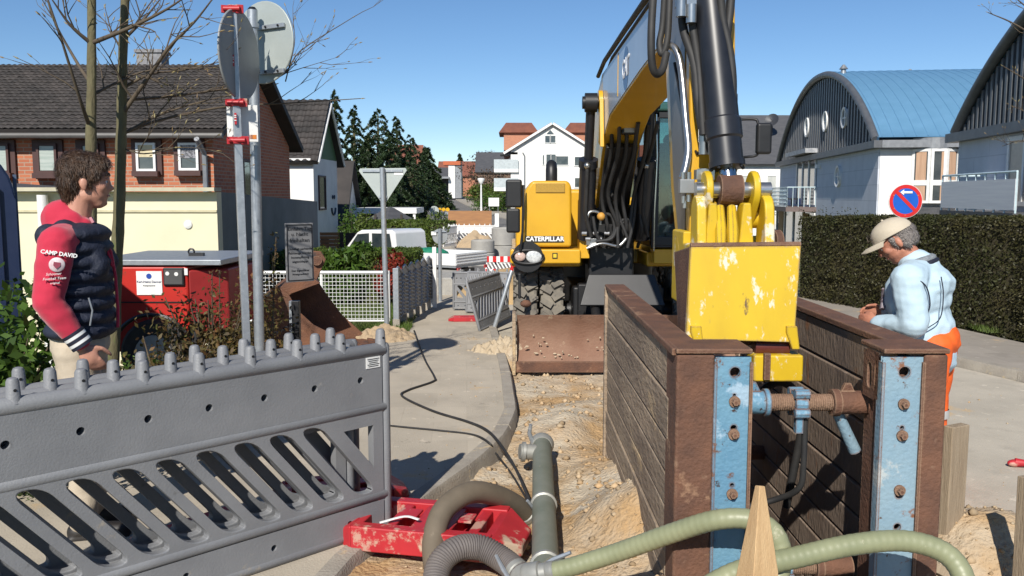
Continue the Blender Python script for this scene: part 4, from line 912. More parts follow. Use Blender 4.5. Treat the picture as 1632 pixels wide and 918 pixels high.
m_bluep = mat('worn_blue_paint', edge=((.15, .075, .05), .014), c=(0.095, 0.22, 0.33), c2=(0.14, 0.28, 0.38), s=4, rough=.5, bump=.25, bs=60, wear=[((.30, .42, .52), .58, 5), ((.14, .07, .045), .575, 9), ((.05, .03, .025), .60, 22)])
m_bluepale = mat('pale_worn_blue_paint', edge=((.18, .085, .05), .014), c=(0.24, 0.34, 0.40), c2=(0.19, 0.30, 0.38), s=3, rough=.5, bump=.25, bs=60, wear=[((.42, .46, .46), .56, 4), ((.22, .10, .055), .585, 10), ((.10, .06, .04), .62, 24)])
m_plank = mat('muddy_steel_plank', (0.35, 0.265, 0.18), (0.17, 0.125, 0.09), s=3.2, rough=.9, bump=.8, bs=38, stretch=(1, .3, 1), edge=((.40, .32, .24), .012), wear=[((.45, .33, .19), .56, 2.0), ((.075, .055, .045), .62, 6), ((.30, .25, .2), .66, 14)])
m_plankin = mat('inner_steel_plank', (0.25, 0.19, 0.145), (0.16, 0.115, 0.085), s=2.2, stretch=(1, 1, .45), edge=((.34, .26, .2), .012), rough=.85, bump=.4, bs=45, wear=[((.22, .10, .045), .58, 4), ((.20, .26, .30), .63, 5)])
def cell(mb, rect, outline, fmap, th, sides=(0, 0, 0, 0)):
    """plate cell (u0,u1,z0,z1) with a hole; fmap(u,z,w) -> point, w across the thickness 0..th."""
    u0, u1, z0, z1 = rect; cx = sum(p[0] for p in outline) / len(outline); cz = sum(p[1] for p in outline) / len(outline)
    angs = sorted([math.atan2(p[1] - cz, p[0] - cx) for p in outline] + [math.atan2(z - cz, u - cx) for u in (u0, u1) for z in (z0, z1)])
    pol = sorted([(math.atan2(p[1] - cz, p[0] - cx), p) for p in outline]); out = []; inn = []
    for a in angs:
        c, s = math.cos(a), math.sin(a); t = 1e9
        if c > 1e-9: t = min(t, (u1 - cx) / c)
        if c < -1e-9: t = min(t, (u0 - cx) / c)
        if s > 1e-9: t = min(t, (z1 - cz) / s)
        if s < -1e-9: t = min(t, (z0 - cz) / s)
        out.append((cx + c * t, cz + s * t))
        best = None
        for i in range(len(pol)):
            p, q = pol[i - 1][1], pol[i][1]; dx, dz = q[0] - p[0], q[1] - p[1]; den = c * dz - s * dx
            if abs(den) < 1e-12: continue
            tt = ((p[0] - cx) * dz - (p[1] - cz) * dx) / den; k = ((p[0] - cx) * s - (p[1] - cz) * c) / den
            if tt > 0 and -1e-6 <= k <= 1 + 1e-6: best = tt if best is None else min(best, tt)
        inn.append((cx + c * (best or 0.01), cz + s * (best or .01)))
    n = len(angs); vs = [fmap(*p, 0) for p in out] + [fmap(*p, 0) for p in inn] + [fmap(*p, th) for p in out] + [fmap(*p, th) for p in inn]; fs = []
    for i in range(n):
        j = (i + 1) % n; fs += [(i, j, n + j, n + i), (2 * n + j, 2 * n + i, 3 * n + i, 3 * n + j), (n + i, n + j, 3 * n + j, 3 * n + i)]
    mb.add(vs, fs)
def circ(u, z, r, n=14): return [(u + r * math.cos(2 * math.pi * k / n), z + r * math.sin(2 * math.pi * k / n)) for k in range(n)]
def rrect(u, z, w, h, r, n=5):
    out = []
    for sx, sz, a0 in ((1, 1, 0), (-1, 1, 90), (-1, -1, 180), (1, -1, 270)):
        for k in range(n): a = R(a0 + 90 * k / (n - 1)); out.append((u + sx * (w / 2 - r) + r * math.cos(a), z + sz * (h / 2 - r) + r * math.sin(a)))
    return out

# ---- plastic barriers: x runs from the far end towards the near end
def make_barrier(label, P0, u, n, Lb=2.15, phase=0.0, sc=1.0, group='grey plastic barriers stood together', mp=None, sticker=True):
    mp = mp or m_plast
    t = thing('plastic_barrier', label, 'barrier', (P0[0], P0[1], P0[2]), math.atan2(u[1], u[0]), group)
    t.scale = (sc, sc, sc)
    fy = 1 if (u[0] * -n[1] - u[1] * -n[0]) * 1 else 1
    # local frame: +x along u; local +y = u rotated +90deg; decide which side is the face n
    side = 1 if (-u[1] * n[0] + u[0] * n[1]) > 0 else -1; th = .045
    f = lambda a, z, w: Vector((a, side * (th / 2 - w), z))
    mb = MB(); nh = 8; cw = (Lb - .06) / nh
    for k in range(nh): cell(mb, (.03 + k * cw, .03 + (k + 1) * cw, .665, .93), circ(.03 + (k + .5) * cw, .80, .017), f, th)
    mb.build('upper_panel', mp, t)
    mb = MB(); ns = 9; sh = .82; cw = (Lb - .06) / ns
    z0, z1 = .205, .635; dS = sh * (z1 - z0); ns = max(1, round((Lb - .06 - dS) / .172)); cw = (Lb - .06 - dS) / ns
    for k in range(ns):
        a0 = .03 + k * cw; fm = lambda a, z, w: Vector((a + (z - z0) * sh, side * (th / 2 - w), z))
        cell(mb, (a0, a0 + cw, z0, z1), rrect(a0 + cw / 2, (z0 + z1) / 2, cw * .66, .385, .045), fm, th)
    bmx = mb.build('slotted_panel', mp, t, bevel=.007)
    for tri in ([(.03, z0), (.03, z1), (.03 + dS, z1)], [(Lb - .03, z1), (Lb - .03, z0), (Lb - .03 - dS, z0)]):
        c_ = (sum(q[0] for q in tri) / 3, sum(q[1] for q in tri) / 3); hole = [(c_[0] + (q[0] - c_[0]) * .5, c_[1] + (q[1] - c_[1]) * .5) for q in tri]; mb = MB()
        vs = [Vector((q[0], side * (th / 2 - w * th), q[1])) for w in (0, 1) for q in tri + hole]; fs = []
        for i in range(3):
            j = (i + 1) % 3; fs += [(i, j, 3 + j, 3 + i), (6 + j, 6 + i, 9 + i, 9 + j), (3 + i, 3 + j, 9 + j, 9 + i), (j, i, 6 + i, 6 + j)]
        mb.add(vs, fs).build('corner_web', mp, t)
    mb = MB(); nh = 5; cw = (Lb - .06) / nh
    for k in range(nh): cell(mb, (.03 + k * cw, .03 + (k + 1) * cw, .03, .17), circ(.03 + (k + .5) * cw, .095, .015), f, th)
    mb.build('lower_panel', mp, t)
    def rail(z, r, ry): MB().tube([(.0, 0, z), (.01, 0, z), (Lb - .01, 0, z), (Lb, 0, z)], [r * .8, r, r, r * .8], 14, ry=1).build('rail', mp, t, smooth=45)
    rail(.935, .034, 1); rail(.645, .030, 1); rail(.194, .030, 1); rail(.025, .028, 1)
    MB().tube([(.0, 0, .0), (0, 0, .02), (0, 0, .95), (0, 0, .965)], [.02, .028, .028, .02], 12).build('end_post', mp, t, smooth=45)
    MB().tube([(Lb, 0, .0), (Lb, 0, .02), (Lb, 0, .95), (Lb, 0, .965)], [.02, .028, .028, .02], 12).build('end_post', mp, t, smooth=45)
    k = phase
    while k < Lb:
        mb = MB(); mb.tube([(k, 0, .945), (k, 0, .96), (k, 0, 1.025), (k, 0, 1.036), (k, 0, 1.04)], [.034, .027, .023, .018, .009], 12)
        pn = mb.build('pin', mp, t, smooth=40); MB().cyl((k, side * .020, .995), (k, side * .0255, .995), .006, n=8).build('pin_hole', m_black, pn); k += .238
    if sticker:
        MB().box((.085, side * (th / 2 + .002), .88), (.085, .003, .055)).build('sticker', m_white, t)
        mb = MB()
        for q in range(5): mb.box((.085, side * (th / 2 + .0042), .898 - q * .009), (.07 - .01 * (q % 3), .002, .003))
        stuff(mb.build('sticker_print', m_black, t))
    return t
ub = Vector((-.70, -.714, 0)).normalized(); nb = Vector((.714, -.70, 0)).normalized(); pb = Vector((-.645, 4.36, .0))
make_barrier('grey plastic barrier in front of the man in the red hoodie, foremost of three', pb, ub, nb, phase=.02)
make_barrier('grey plastic barrier, middle one of three standing face to face', pb - nb * .095 + ub * .16, ub, nb, phase=.178, sticker=False)
make_barrier('grey plastic barrier, rearmost of three standing face to face', pb - nb * .20 + ub * .05, ub, nb, phase=.13, sticker=False)

def make_foot(label, c, yaw, group='red barrier feet', s=1.0):
    t = thing('barrier_foot', label, 'barrier foot', c, yaw, group); Lf, W, H = .86 * s, .40 * s, .11 * s
    mb = MB()
    for y in (-W / 2 + .035, W / 2 - .035): mb.box((0, y, H / 2), (Lf * .72, .07, H))
    for x in (-.30, -.15, -.02, .10, .22, .30): mb.box((x * s, 0, H / 2 - .004), (.045 * s, W - .14, H - .008))
    mb.box((0, 0, .015), (Lf * .72, W - .13, .03)); mb.box((.02 * s, 0, H * .75), (.16 * s, W - .12, H * .4))
    bd = mb.build('body', m_red, t, bevel=.008)
    for sx in (-1, 1):
        mb = MB(); x0, x1 = sx * Lf * .36, sx * Lf * .5
        P = [(x0, -W / 2, 0), (x0, W / 2, 0), (x0, W / 2, H), (x0, -W / 2, H), (x1, -W * .26, 0), (x1, W * .26, 0), (x1, W * .24, H * .45), (x1, -W * .24, H * .45)]
        mb.add(P, [(0, 1, 2, 3), (4, 7, 6, 5), (0, 4, 5, 1), (3, 2, 6, 7), (0, 3, 7, 4), (1, 5, 6, 2)]); mb.build('end_wedge', m_red, t, bevel=.012)
    for x in (-.09, .16): MB().box((x * s, 0, H + .001), (.06 * s, .1 * s, .012)).build('post_socket', m_red, t, bevel=.003)
    return t
make_foot('red plastic barrier foot lying under the curved brown hose', gr(690, 858) + Vector((0, 0, -.005)), R(-13), s=1.12)
make_foot('red plastic barrier foot half hidden behind the barrier end', gr(618, 800) + Vector((-.28, 0.02, 0)), R(18), s=.9)
make_foot('red plastic barrier foot beneath the middle of the three barriers', (-1.52, 4.12, 0.0), R(53), s=.85)
# wet scrap of white strap on the foot
tag(MB().tube(catmull([gr(605, 833, .12), gr(645, 823, .14), gr(668, 828, .135)], 5), .012, 6, ry=.3).build('white_strap', m_white, None, smooth=60), 'short white plastic strap lying across the red foot', 'strap')
# layered timber offcut in the sand
wo_ = thing('timber_offcut', 'weathered grey layered timber offcut bedded in the sand beside the red foot', 'timber', gr(770, 812, -.03), R(8))
m_oldw = mat('weathered_wood', (.20, .17, .14), (.33, .29, .23), s=6, stretch=(1, 14, 14), rough=.95, bump=.6, bs=30)
for k in range(5): MB().box((random.uniform(-.015, .015), -.08 + .04 * k, .012 + .006 * k), (.36 - .03 * abs(k - 2), .037, .03)).build('board', m_oldw, wo_, bevel=.004)

# ---- trench shoring box
sb = thing('trench_shoring_box', 'steel trench shoring box with muddy plank walls and blue end posts', 'shoring box', (1.16, 3.36, 0))
S0 = Vector((1.16, 3.36, 0)); BY0, BY1 = 3.36, 5.84; BT = 1.10
def wall(x0, x1, mo, tag_):
    w = thing('x', 'x', 'x', (0, 0, 0)); w.name = 'side_panel'; del w['label'], w['category']; w.parent = sb
    hs = [.19, .19] + [.145] * 12; z = BT - .02
    for k, h in enumerate(hs):
        j = random.uniform(-.004, .004)
        MB().box(((x0 + x1) / 2 - S0.x + j, (BY0 + BY1) / 2 + .06 - S0.y, z - h / 2), (x1 - x0, BY1 - BY0 - .16, h - .012)).build('plank', mo, w, bevel=.007)
        z -= h
    MB().box(((x0 + x1) / 2 - S0.x, (BY0 + BY1) / 2 + .05 - S0.y, (BT - 1.2) / 2 - .02), ((x1 - x0) * .55, BY1 - BY0 - .2, BT + 1.1)).build('panel_core', m_plankin, w)
    mb = MB(); mb.box(((x0 + x1) / 2 - S0.x, (BY0 + BY1) / 2 - S0.y, BT - .003), (x1 - x0 + .03, BY1 - BY0, .03)); mb.build('top_rail', m_rust, w, bevel=.006)
    MB().box(((x0 + x1) / 2 - S0.x, BY1 - .02 - S0.y, (BT - 1.1) / 2), (x1 - x0 + .035, .06, BT + 1.1)).build('far_edge_post', m_plank, w, bevel=.008)
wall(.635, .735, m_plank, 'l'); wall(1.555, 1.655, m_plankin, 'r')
# caked soil along the near edge of the left wall
mb = MB()
for k in range(46): mb.ball((.652 - S0.x, 3.60 + random.uniform(0, .10) - S0.y, .25 + .78 * random.random()), (random.uniform(.006, .016), random.uniform(.012, .03), random.uniform(.015, .05)), 8)
stuff(mb.build('caked_soil', mat('dry_mud', (.30, .245, .18), (.24, .19, .14), s=30, rough=1, bump=.6, bs=60), sb, smooth=80))
def end_post(xr0, xr1, xb0, xb1, mblue, holes, bolts, flange):
    mb = MB(); yy = BY0 - S0.y; a, b = xr0 - S0.x, xr1 - S0.x
    mb.box(((a + b) / 2, yy + .09, -.002), (b - a, .22, 2 * BT - .012)); mb.build('corner_beam', m_rust, sb, bevel=.012)
    a, b = xb0 - S0.x, xb1 - S0.x; mb = MB(); zs = sorted([z for z, r in holes]); cuts = [-1.1] + [(zs[i] + zs[i + 1]) / 2 for i in range(len(zs) - 1)] + [BT - .02]
    for (z, r), z0, z1 in zip(sorted(holes), cuts, cuts[1:]): cell(mb, (a, b, z0, z1), circ((a + b) / 2 + .008, z, r, 16), lambda u, z_, w: Vector((u, yy - .012 + w, z_)), .02)
    mb.build('end_plate', mblue, sb)
    MB().box(((a + b) / 2, yy + .10, 0), (b - a - .01, .12, 2 * BT - .1)).build('post_core', m_rust, sb)
    for s in (a, b): MB().box((s, yy + .0, -.02), (.012, .05, 2 * BT - .04)).build('plate_lip', m_rust if s == b else mblue, sb)
    for z in bolts:
        mb = MB(); mb.cyl(((a + b) / 2 + .008, yy - .010, z), ((a + b) / 2 + .008, yy - .022, z), .022, n=16); mb.cyl(((a + b) / 2 + .008, yy - .022, z), ((a + b) / 2 + .008, yy - .04, z), .014, .012, n=6); mb.build('bolt', m_rust, sb, smooth=30)
    if flange:
        fm = lambda u, z_, w: Vector((a - .03 + w, yy - .01 + u, z_))
        mb = MB(); cell(mb, (0, .11, BT - .19, BT - .004), rrect(.05, BT - .10, .042, .10, .02), fm, .014); mb.build('lifting_lug', m_rust, sb)
    mb = MB(); x0, x1 = min(xr0, xb0) - S0.x - .01, max(xr1, xb1) - S0.x + .01
    mb.box(((x0 + x1) / 2, yy + .09, BT + .004), (x1 - x0 - .015, .235, .02)); mb.build('cap_plate', m_rust, sb, bevel=.006)
hz = [(1.02, .02), (.93, .006), (.80, .012), (.57, .008), (.46, .014), (.20, .012), (-.3, .01)]
end_post(.635, .785, .787, .925, m_bluep, hz, [.905, .775, .535, .42, .17], False)
end_post(1.592, 1.685, 1.435, 1.59, m_bluepale, [(1.02, .022), (.9, .006), (.80, .008), (.53, .014), (.40, .014), (.12, .01), (-.3, .01)], [.895, .77, .55, .36, .10], True)
# spindle struts between the walls
def strut(z, y, tagd):
    y -= S0.y; X = lambda x: x - S0.x - .025
    mb = MB(); mb.cyl((X(.93), y, z), (X(1.065), y, z), .047, n=20); mb.lathe([(.047, 0), (.056, 0), (.056, .02), (.047, .02)], (X(1.045), y, z), (1, 0, 0), 20); mb.lathe([(.047, 0), (.056, 0), (.056, .02), (.047, .02)], (X(.945), y, z), (1, 0, 0), 20)
    mb.prism([(-.035, .04), (.035, .04), (.012, .085), (-.012, .085)], (X(1.0), y - .008, z), (1, 0, 0), (0, 0, 1), (0, .016, 0)); mb.build('strut_sleeve', m_bluep, sb, smooth=35)
    mb = MB(); n = 60
    mb.lathe([(.032 + .004 * (k % 2), .0 + .27 * k / n) for k in range(n)], (X(1.065), y, z), (1, 0, 0), 16); mb.build('threaded_rod', m_rust, sb, smooth=30)
    mb = MB(); mb.cyl((X(1.165), y, z), (X(1.215), y, z), .052, n=10)
    for a in (40, 130, 220, 310): mb.cyl((X(1.16), y + .055 * math.cos(R(a)), z + .055 * math.sin(R(a))), (X(1.22), y + .055 * math.cos(R(a)), z + .055 * math.sin(R(a))), .02, n=8)
    mb.box((X(1.185), y - .02, z - .07), (.03, .03, .10)); mb.build('spindle_nut', m_bluep, sb, smooth=35)
    mb = MB(); mb.cyl((X(1.32), y, z), (X(1.475), y, z), .048, n=20); mb.lathe([(.048, 0), (.055, 0), (.055, .03), (.048, .03)], (X(1.32), y, z), (1, 0, 0), 20)
    mb.prism([(-.03, .04), (.03, .04), (.012, .08), (-.012, .08)], (X(1.385), y - .008, z), (1, 0, 0), (0, 0, 1), (0, .016, 0)); mb.build('strut_sleeve', m_rust, sb, smooth=35)
    mb = MB(); mb.tube([(X(1.36), y + .03, z - .05), (X(1.45), y + .06, z - .22)], [.022, .026], 10); mb.build('swivel_arm', m_bluepale, sb, smooth=40)
strut(.865, 3.50, 'u'); strut(.12, 3.62, 'l')
for z in (.865, .12): MB().cyl((.93 - S0.x, 5.3 - S0.y, z), (1.58 - S0.x, 5.3 - S0.y, z), .045, n=14).build('far_strut', m_rust, sb, smooth=40)
MB().tube([(1.50 - S0.x, 3.55 - S0.y, .70), (1.50 - S0.x, 3.56 - S0.y, -.2)], .03, 8).build('side_rail', m_bluepale, sb, smooth=40)
mb = MB(); mb.tube(catmull([(1.185 - S0.x, .12, .80), (1.19 - S0.x, .13, .62), (1.185 - S0.x, .16, .50), (1.12 - S0.x, .25, .42), (.98 - S0.x, .3, .36)], 5), .013, 8); mb.build('black_chain_hose', m_rubber, sb, smooth=60)
tag(MB().tube(catmull([(.96, 4.0, .52), (1.1, 4.1, .68), (1.3, 4.2, .80), (1.45, 4.3, .62), (1.42, 4.4, .1)], 6), .02, 8).build('black_hose', m_rubber, None, smooth=60), 'thick black hose looping down inside the shoring box', 'hose')
MB().box((.965 - S0.x, .40, .45), (.03, .4, .03)).build('yellow_guide', mat('yellow_bar', (.6, .38, .01)), sb)

# ---- wooden stake, board and post
m_wood = mat('fresh_sawn_wood', (.56, .38, .20), (.47, .30, .15), s=5, stretch=(9, 9, .6), rough=.8, bump=.3, bs=40)
m_wood2 = mat('muddy_board', (.24, .18, .12), (.33, .26, .18), s=5, stretch=(8, 8, .5), rough=.9, bump=.4, bs=30)
tip = at(1211, 772, 2.95); mb = MB(); w = .055
Pk = [(-w, -w, -1.0), (w, -w, -1.0), (w, w, -1.0), (-w, w, -1.0), (-w, -w, -.34), (w * 1.0, -w, -.30), (w, w, -.38), (-w, w, -.42), (-.010, -.012, 0), (.014, -.012, -.004), (.014, .014, -.01), (-.010, .014, -.006)]
mb.add([Vector(p) for p in Pk], [(3, 2, 1, 0), (0, 1, 5, 4), (1, 2, 6, 5), (2, 3, 7, 6), (3, 0, 4, 7), (4, 5, 9, 8), (5, 6, 10, 9), (6, 7, 11, 10), (7, 4, 8, 11), (8, 9, 10, 11)])
o = mb.build('wooden_stake', m_wood, None, bevel=.004); o.location = tip; o.rotation_euler = (0, R(1.5), R(24)); tag(o, 'pale freshly sharpened wooden stake beside the blue end post', 'stake')
c = at(1533, 690, 4.0); o = MB().box((0, 0, -.45), (.125, .05, .95)).build('wooden_board', m_wood2, None, bevel=.006); o.location = (c.x, 4.05, c.z); o.rotation_euler = (0, R(.5), R(28)); tag(o, 'short upright weathered board standing in sand right of the shoring box', 'board')
c = at(1634, 760, 3.6); o = MB().box((0, 0, -.55), (.06, .06, 1.1)).build('wooden_post', m_wood2, None, bevel=.004); o.location = (c.x + .015, 3.6, c.z); o.rotation_euler = (R(-2), R(2), R(20)); tag(o, 'slim upright wooden post beside the dug sand near the road', 'post')
o = MB().box((0, 0, 0), (.75, .04, .10)).build('wooden_board', m_wood2, None, bevel=.004); o.location = gr(1578, 848, .04); o.rotation_euler = (R(25), R(14), R(-38)); tag(o, 'muddy plank sticking out of the sand heap by the road', 'board')
o = MB().box((0, 0, 0), (.5, .22, .04)).build('wooden_board', m_wood2, None, bevel=.004); o.location = (1.95, 3.50, .06); o.rotation_euler = (R(-20), R(24), R(-20)); tag(o, 'dark plank lying at the foot of the rusty corner beam', 'board')
rt = thing('red_tool', 'small red plastic tool lying on the dusty road', 'tool', gr(1622, 744, -.07)); mb = MB(); mb.ball((-.02, 0, .025), (.05, .03, .025)); mb.tube([(-.02, 0, .03), (.06, -.03, .03), (.16, -.05, .02)], [.03, .02, .018], 8); mb.build('handle', m_red, rt, smooth=60); MB().ball((.05, -.05, .03), (.02, .018, .02)).build('knob', m_black, rt, smooth=60)

# ---- pump pipe and hoses
m_pipe = mat('mossy_grey_pipe', (.19, .20, .165), (.14, .155, .12), s=5, rough=.65, wear=[((.34, .30, .21), .6, 4), ((.42, .33, .2), .66, 7)])
m_cast = mat('cast_coupling', (.36, .36, .33), (.26, .26, .24), s=8, rough=.5, metal=.4)
pp0, pp1 = Vector((.20, 5.72, .04)), Vector((.135, 3.2, .07)); dp = (pp1 - pp0).normalized()
pi_ = thing('suction_pipe', 'straight grey green suction pipe lying along the sand', 'pipe', tuple(pp0)); mb = MB(); mb.tube([(0, 0, 0), tuple(pp1 - pp0)], .062, 20); mb.build('tube', m_pipe, pi_, smooth=40)
mb = MB(); mb.lathe([(.062, -.02), (.078, -.02), (.082, 0), (.078, .03), (.066, .05), (.05, .05), (.05, -.02)], dp * -.03, dp, 24); mb.build('end_collar', m_cast, pi_, smooth=30)
mb = MB(); mb.tube([(-.06, .0, .02), (-.085, -.01, .09), (-.075, -.02, .15)], [.016, .014, .012], 8); mb.build('lever', m_galv, pi_, smooth=40)
mb = MB(); mb.cyl((-.05, -.18, .01), (-.15, -.20, .02), .05, n=16); mb.lathe([(.05, 0), (.065, .005), (.065, .025), (.05, .03)], (-.11, -.19, .015), (-.98, -.1, .1), 16); mb.build('side_coupling', m_cast, pi_, smooth=35)
for yq in (-1.15, -1.95): mb = MB(); mb.lathe([(.062, 0), (.072, .005), (.072, .025), (.062, .03)], dp * -yq * 1.0, dp, 20); mb.build('clamp_ring', m_cast, pi_, smooth=35)
def hose(name, label, P, r, mtl, ribs=0.0, pitch=.012, n=14, fit=None, k=14):
    q = catmull(P, k); base = Vector(q[0]); t = thing(name, label, 'hose', tuple(base)); d = [0]
    for a, b in zip(q, q[1:]): d.append(d[-1] + (b - a).length)
    m = int(d[-1] / pitch * 4) if ribs else len(q); Q = []; i = 0
    for s in range(m + 1):
        x = d[-1] * s / m
        while i < len(d) - 2 and d[i + 1] < x: i += 1
        Q.append(q[i].lerp(q[i + 1], min(1, (x - d[i]) / max(1e-9, d[i + 1] - d[i]))) - base)
    rr = [r * (1 + ribs * (0, .8, 1, .8)[s % 4]) for s in range(m + 1)]
    MB().tube(Q, rr, n).build('tube', mtl, t, smooth=60 if ribs < .03 else 80)
    if fit:
        for e in fit:
            a = Q[0] if e == 0 else Q[-1]; b = Q[3] if e == 0 else Q[-4]; d_ = (a - b).normalized()
            mb = MB(); mb.lathe([(r * 1.02, -.09), (r * 1.12, -.085), (r * 1.12, -.06), (r * 1.03, -.055), (r * 1.1, -.03), (r * 1.35, -.025), (r * 1.4, .03), (r * 1.1, .05)], a, d_, 18); mb.build('coupling', m_cast, t, smooth=35)
            w_ = d_.cross(Vector((0, 0, 1))).normalized(); MB().tube([a + w_ * r * 1.3, a + w_ * r * 1.35 - d_ * .07 + Vector((0, 0, .03)), a + w_ * r * 1.1 - d_ * .15 + Vector((0, 0, .05))], [.009, .011, .008], 6).build('lever', m_galv, t, smooth=40)
    return t
m_green_h = mat('pale_green_hose', (.27, .28, .165), (.21, .225, .13), s=6, rough=.45, wear=[((.42, .40, .28), .62, 8)])
m_brownh = mat('dusty_brown_hose', (.105, .085, .06), (.15, .12, .085), s=5, rough=.8, wear=[((.22, .18, .13), .62, 8)])
m_ribh = mat('ribbed_grey_hose', (.10, .088, .085), (.15, .13, .12), s=6, rough=.7)
hose('suction_hose', 'dusty brown hose arching from the pipe coupling over the red foot', [at(848, 828, 4.62), at(822, 805, 4.52), at(785, 788, 4.38), at(745, 786, 4.24), at(708, 812, 4.12), at(692, 855, 4.02), at(694, 905, 3.92), at(706, 960, 3.82)], .055, m_brownh, fit=(0,))
hose('suction_hose', 'ribbed grey corrugated hose looping at the near end of the pipe', [at(838, 925, 3.72), at(805, 895, 3.85), at(765, 873, 3.9), at(725, 876, 3.85), at(698, 905, 3.78), at(692, 960, 3.66)], .054, m_ribh, ribs=.10, pitch=.013, fit=(0,))
hose('suction_hose', 'pale green hose rising from the pipe and over the blue end post', [at(852, 915, 3.50), at(905, 905, 3.46), at(985, 880, 3.40), at(1070, 850, 3.28), at(1140, 829, 3.18), at(1195, 828, 3.14), at(1232, 848, 3.12), at(1246, 885, 3.10), at(1238, 930, 3.06)], .037, m_green_h, ribs=.035, pitch=.028, fit=(0,))
hose('suction_hose', 'pale green hose bowing across the open end of the shoring box', [at(1110, 945, 2.98), at(1180, 910, 3.02), at(1270, 888, 3.05), at(1360, 868, 3.07), at(1440, 862, 3.08), at(1500, 878, 3.06), at(1532, 912, 3.02), at(1545, 970, 2.95)], .038, m_green_h, ribs=.035, pitch=.028)
# ---- cables on the pavement
def cable(label, P, r=.009): tag(MB().tube(catmull(P, 8), r, 7).build('power_cable', m_rubber, None, smooth=60), label, 'cable')
cable('black power cable snaking over the pavement from the picket fence to the pipe', [gr(660, 527, .01), gr(668, 550, .01), gr(678, 575, .01), gr(692, 600, .01), gr(690, 608, .01), gr(650, 622, .01), gr(642, 632, .01), gr(690, 655, .01), gr(745, 672, .01), gr(775, 685, .02), gr(795, 705, .04), gr(815, 735, .0), gr(828, 760, -.03), gr(845, 800, .0)], .010)
cable('thin cable crossing the pavement from behind the barrier to the kerb', [gr(560, 668, .008), gr(620, 678, .008), gr(700, 686, .008), gr(755, 693, .008), gr(780, 706, .03), gr(790, 722, -.05), gr(815, 755, -.07), gr(842, 800, -.06)], .007)
# ================================================================ SIGNS, FENCES, VEHICLES
m_signback = mat('grey_sign_back', (.30, .315, .32), (.25, .265, .27), s=4, rough=.5, metal=.25, wear=[((.38, .39, .39), .62, 3)])
m_signback2 = mat('pale_sign_back', (.42, .46, .44), (.36, .40, .385), s=3, rough=.5, metal=.2)
def disc(mb, c, n, r, th, k=40):
    mb.lathe([(.0005, 0), (r - .004, 0), (r, th * .3), (r, th), (.0005, th)], c, n, k)
# temporary square post with red clamps and a round sign seen edge on from behind
Yp = 5.95
tp = thing('temporary_sign_post', 'square galvanised post with red clamps carrying a round sign seen from behind', 'sign post', (at(387, 560, Yp).x, Yp, 0)); o_ = Vector(tp.location)
top = at(370, 8, Yp); bot = Vector((at(387, 560, Yp).x + .035, Yp, -.02))
axis_ = (top - bot).normalized(); M = axis_.to_track_quat('Z', 'Y').to_matrix() @ rotz(R(25)); Lp = (top - bot).length
MB().box((top + bot) / 2 - o_, (.050, .050, Lp), M).build('post', m_galv, tp, bevel=.004)
def onp(py): return bot.lerp(top, (at(0, py, Yp).z - bot.z) / (top.z - bot.z))
for py in (15, 164, 224):
    c = onp(py) - o_; mb = MB(); mb.box(c, (.068, .068, .045), M); mb.cyl(c + Vector((-.05, -.03, 0)), c + Vector((.06, -.03, 0)), .016, n=10); mb.box(c + Vector((.05, -.01, 0)), (.022, .05, .055), M); mb.box(c + Vector((-.045, -.01, 0)), (.018, .05, .05), M); mb.build('clamp', m_red, tp, bevel=.003)
nd = Vector((-.99, .15, 0)).normalized(); c = at(383, 88, Yp + .06); mb = MB(); disc(mb, c - o_, nd, .30, .012); sg = mb.build('round_sign', m_signback, tp, smooth=30)
c = at(385, 196, Yp + .05) - o_; M2 = Matrix((Vector((.94, .34, 0)), Vector((-.34, .94, 0)), Vector((0, 0, 1)))).transposed()
MB().box(c + Vector((.0, .02, 0)), (.20, .006, .245), M2).build('supplementary_plate', m_white, tp, bevel=.002)
for dx, dz, w, h, mm in ((.078, -.09, .05, .028, mat('orange_sticker', (.7, .22, .03))), (.06, -.09, .03, .028, m_red)): MB().box(c + M2 @ Vector((dx, -.004 + .02, dz)), (w * .7, .004, h), M2).build('sticker', mm, tp)
for py, w in ((98, .028), (190, .03)):
    c = onp(py) - o_ + Vector((-.0, -.0265 - .008, 0)); MB().box(c, (.032, .012, .075), M).build('sticker', m_red, tp); 
    for q in (-.012, .008, .02): MB().box(c + Vector((0, -.006, q)), (.026, .012, .006), M).build('sticker_print', m_white, tp)
# round galvanised post with two discs
Yq = 6.35
rp = thing('sign_post', 'round galvanised post carrying two round signs seen from behind', 'sign post', (at(408, 560, Yq).x + .02, Yq, 0)); o_ = Vector(rp.location)
tq = at(402, 16, Yq) - o_; MB().tube([(0, 0, -.1), tuple(tq)], .036, 18).build('post', m_galv, rp, smooth=40); MB().tube([tuple(tq), tuple(tq + Vector((0, 0, .02)))], [.036, .02], 18).build('post_cap', m_black, rp, smooth=40)
nd = Vector((.50, .86, 0)).normalized(); c = at(419, 68, Yq + .09) - o_; mb = MB(); disc(mb, c, nd, .29, .012); mb.build('round_sign', m_signback2, rp, smooth=30)
rx = Vector((.86, -.5, 0))
for py in (42, 114):
    cc = at(425, py, Yq + .02) - o_; Mx = Matrix((rx, nd, Vector((0, 0, 1)))).transposed(); MB().box(cc + rx * .02 + nd * .02, (.26, .018, .03), Mx).build('bracket', m_galv, rp, bevel=.003)
    for s in (-.02, .1): MB().ball(cc + rx * s + nd * .005, .009, 8).build('bolt', m_black, rp)
    mb = MB(); mb.lathe([(.037, -.015), (.045, -.015), (.045, .015), (.037, .015)], Vector((tq.x * (cc.z / tq.z), tq.y * cc.z / tq.z, cc.z)), (0, 0, 1), 18); mb.build('band_clamp', m_galv, rp, smooth=30)
nd = Vector((-.62, .78, 0)).normalized(); c = at(398, 92, Yq + .10) - o_
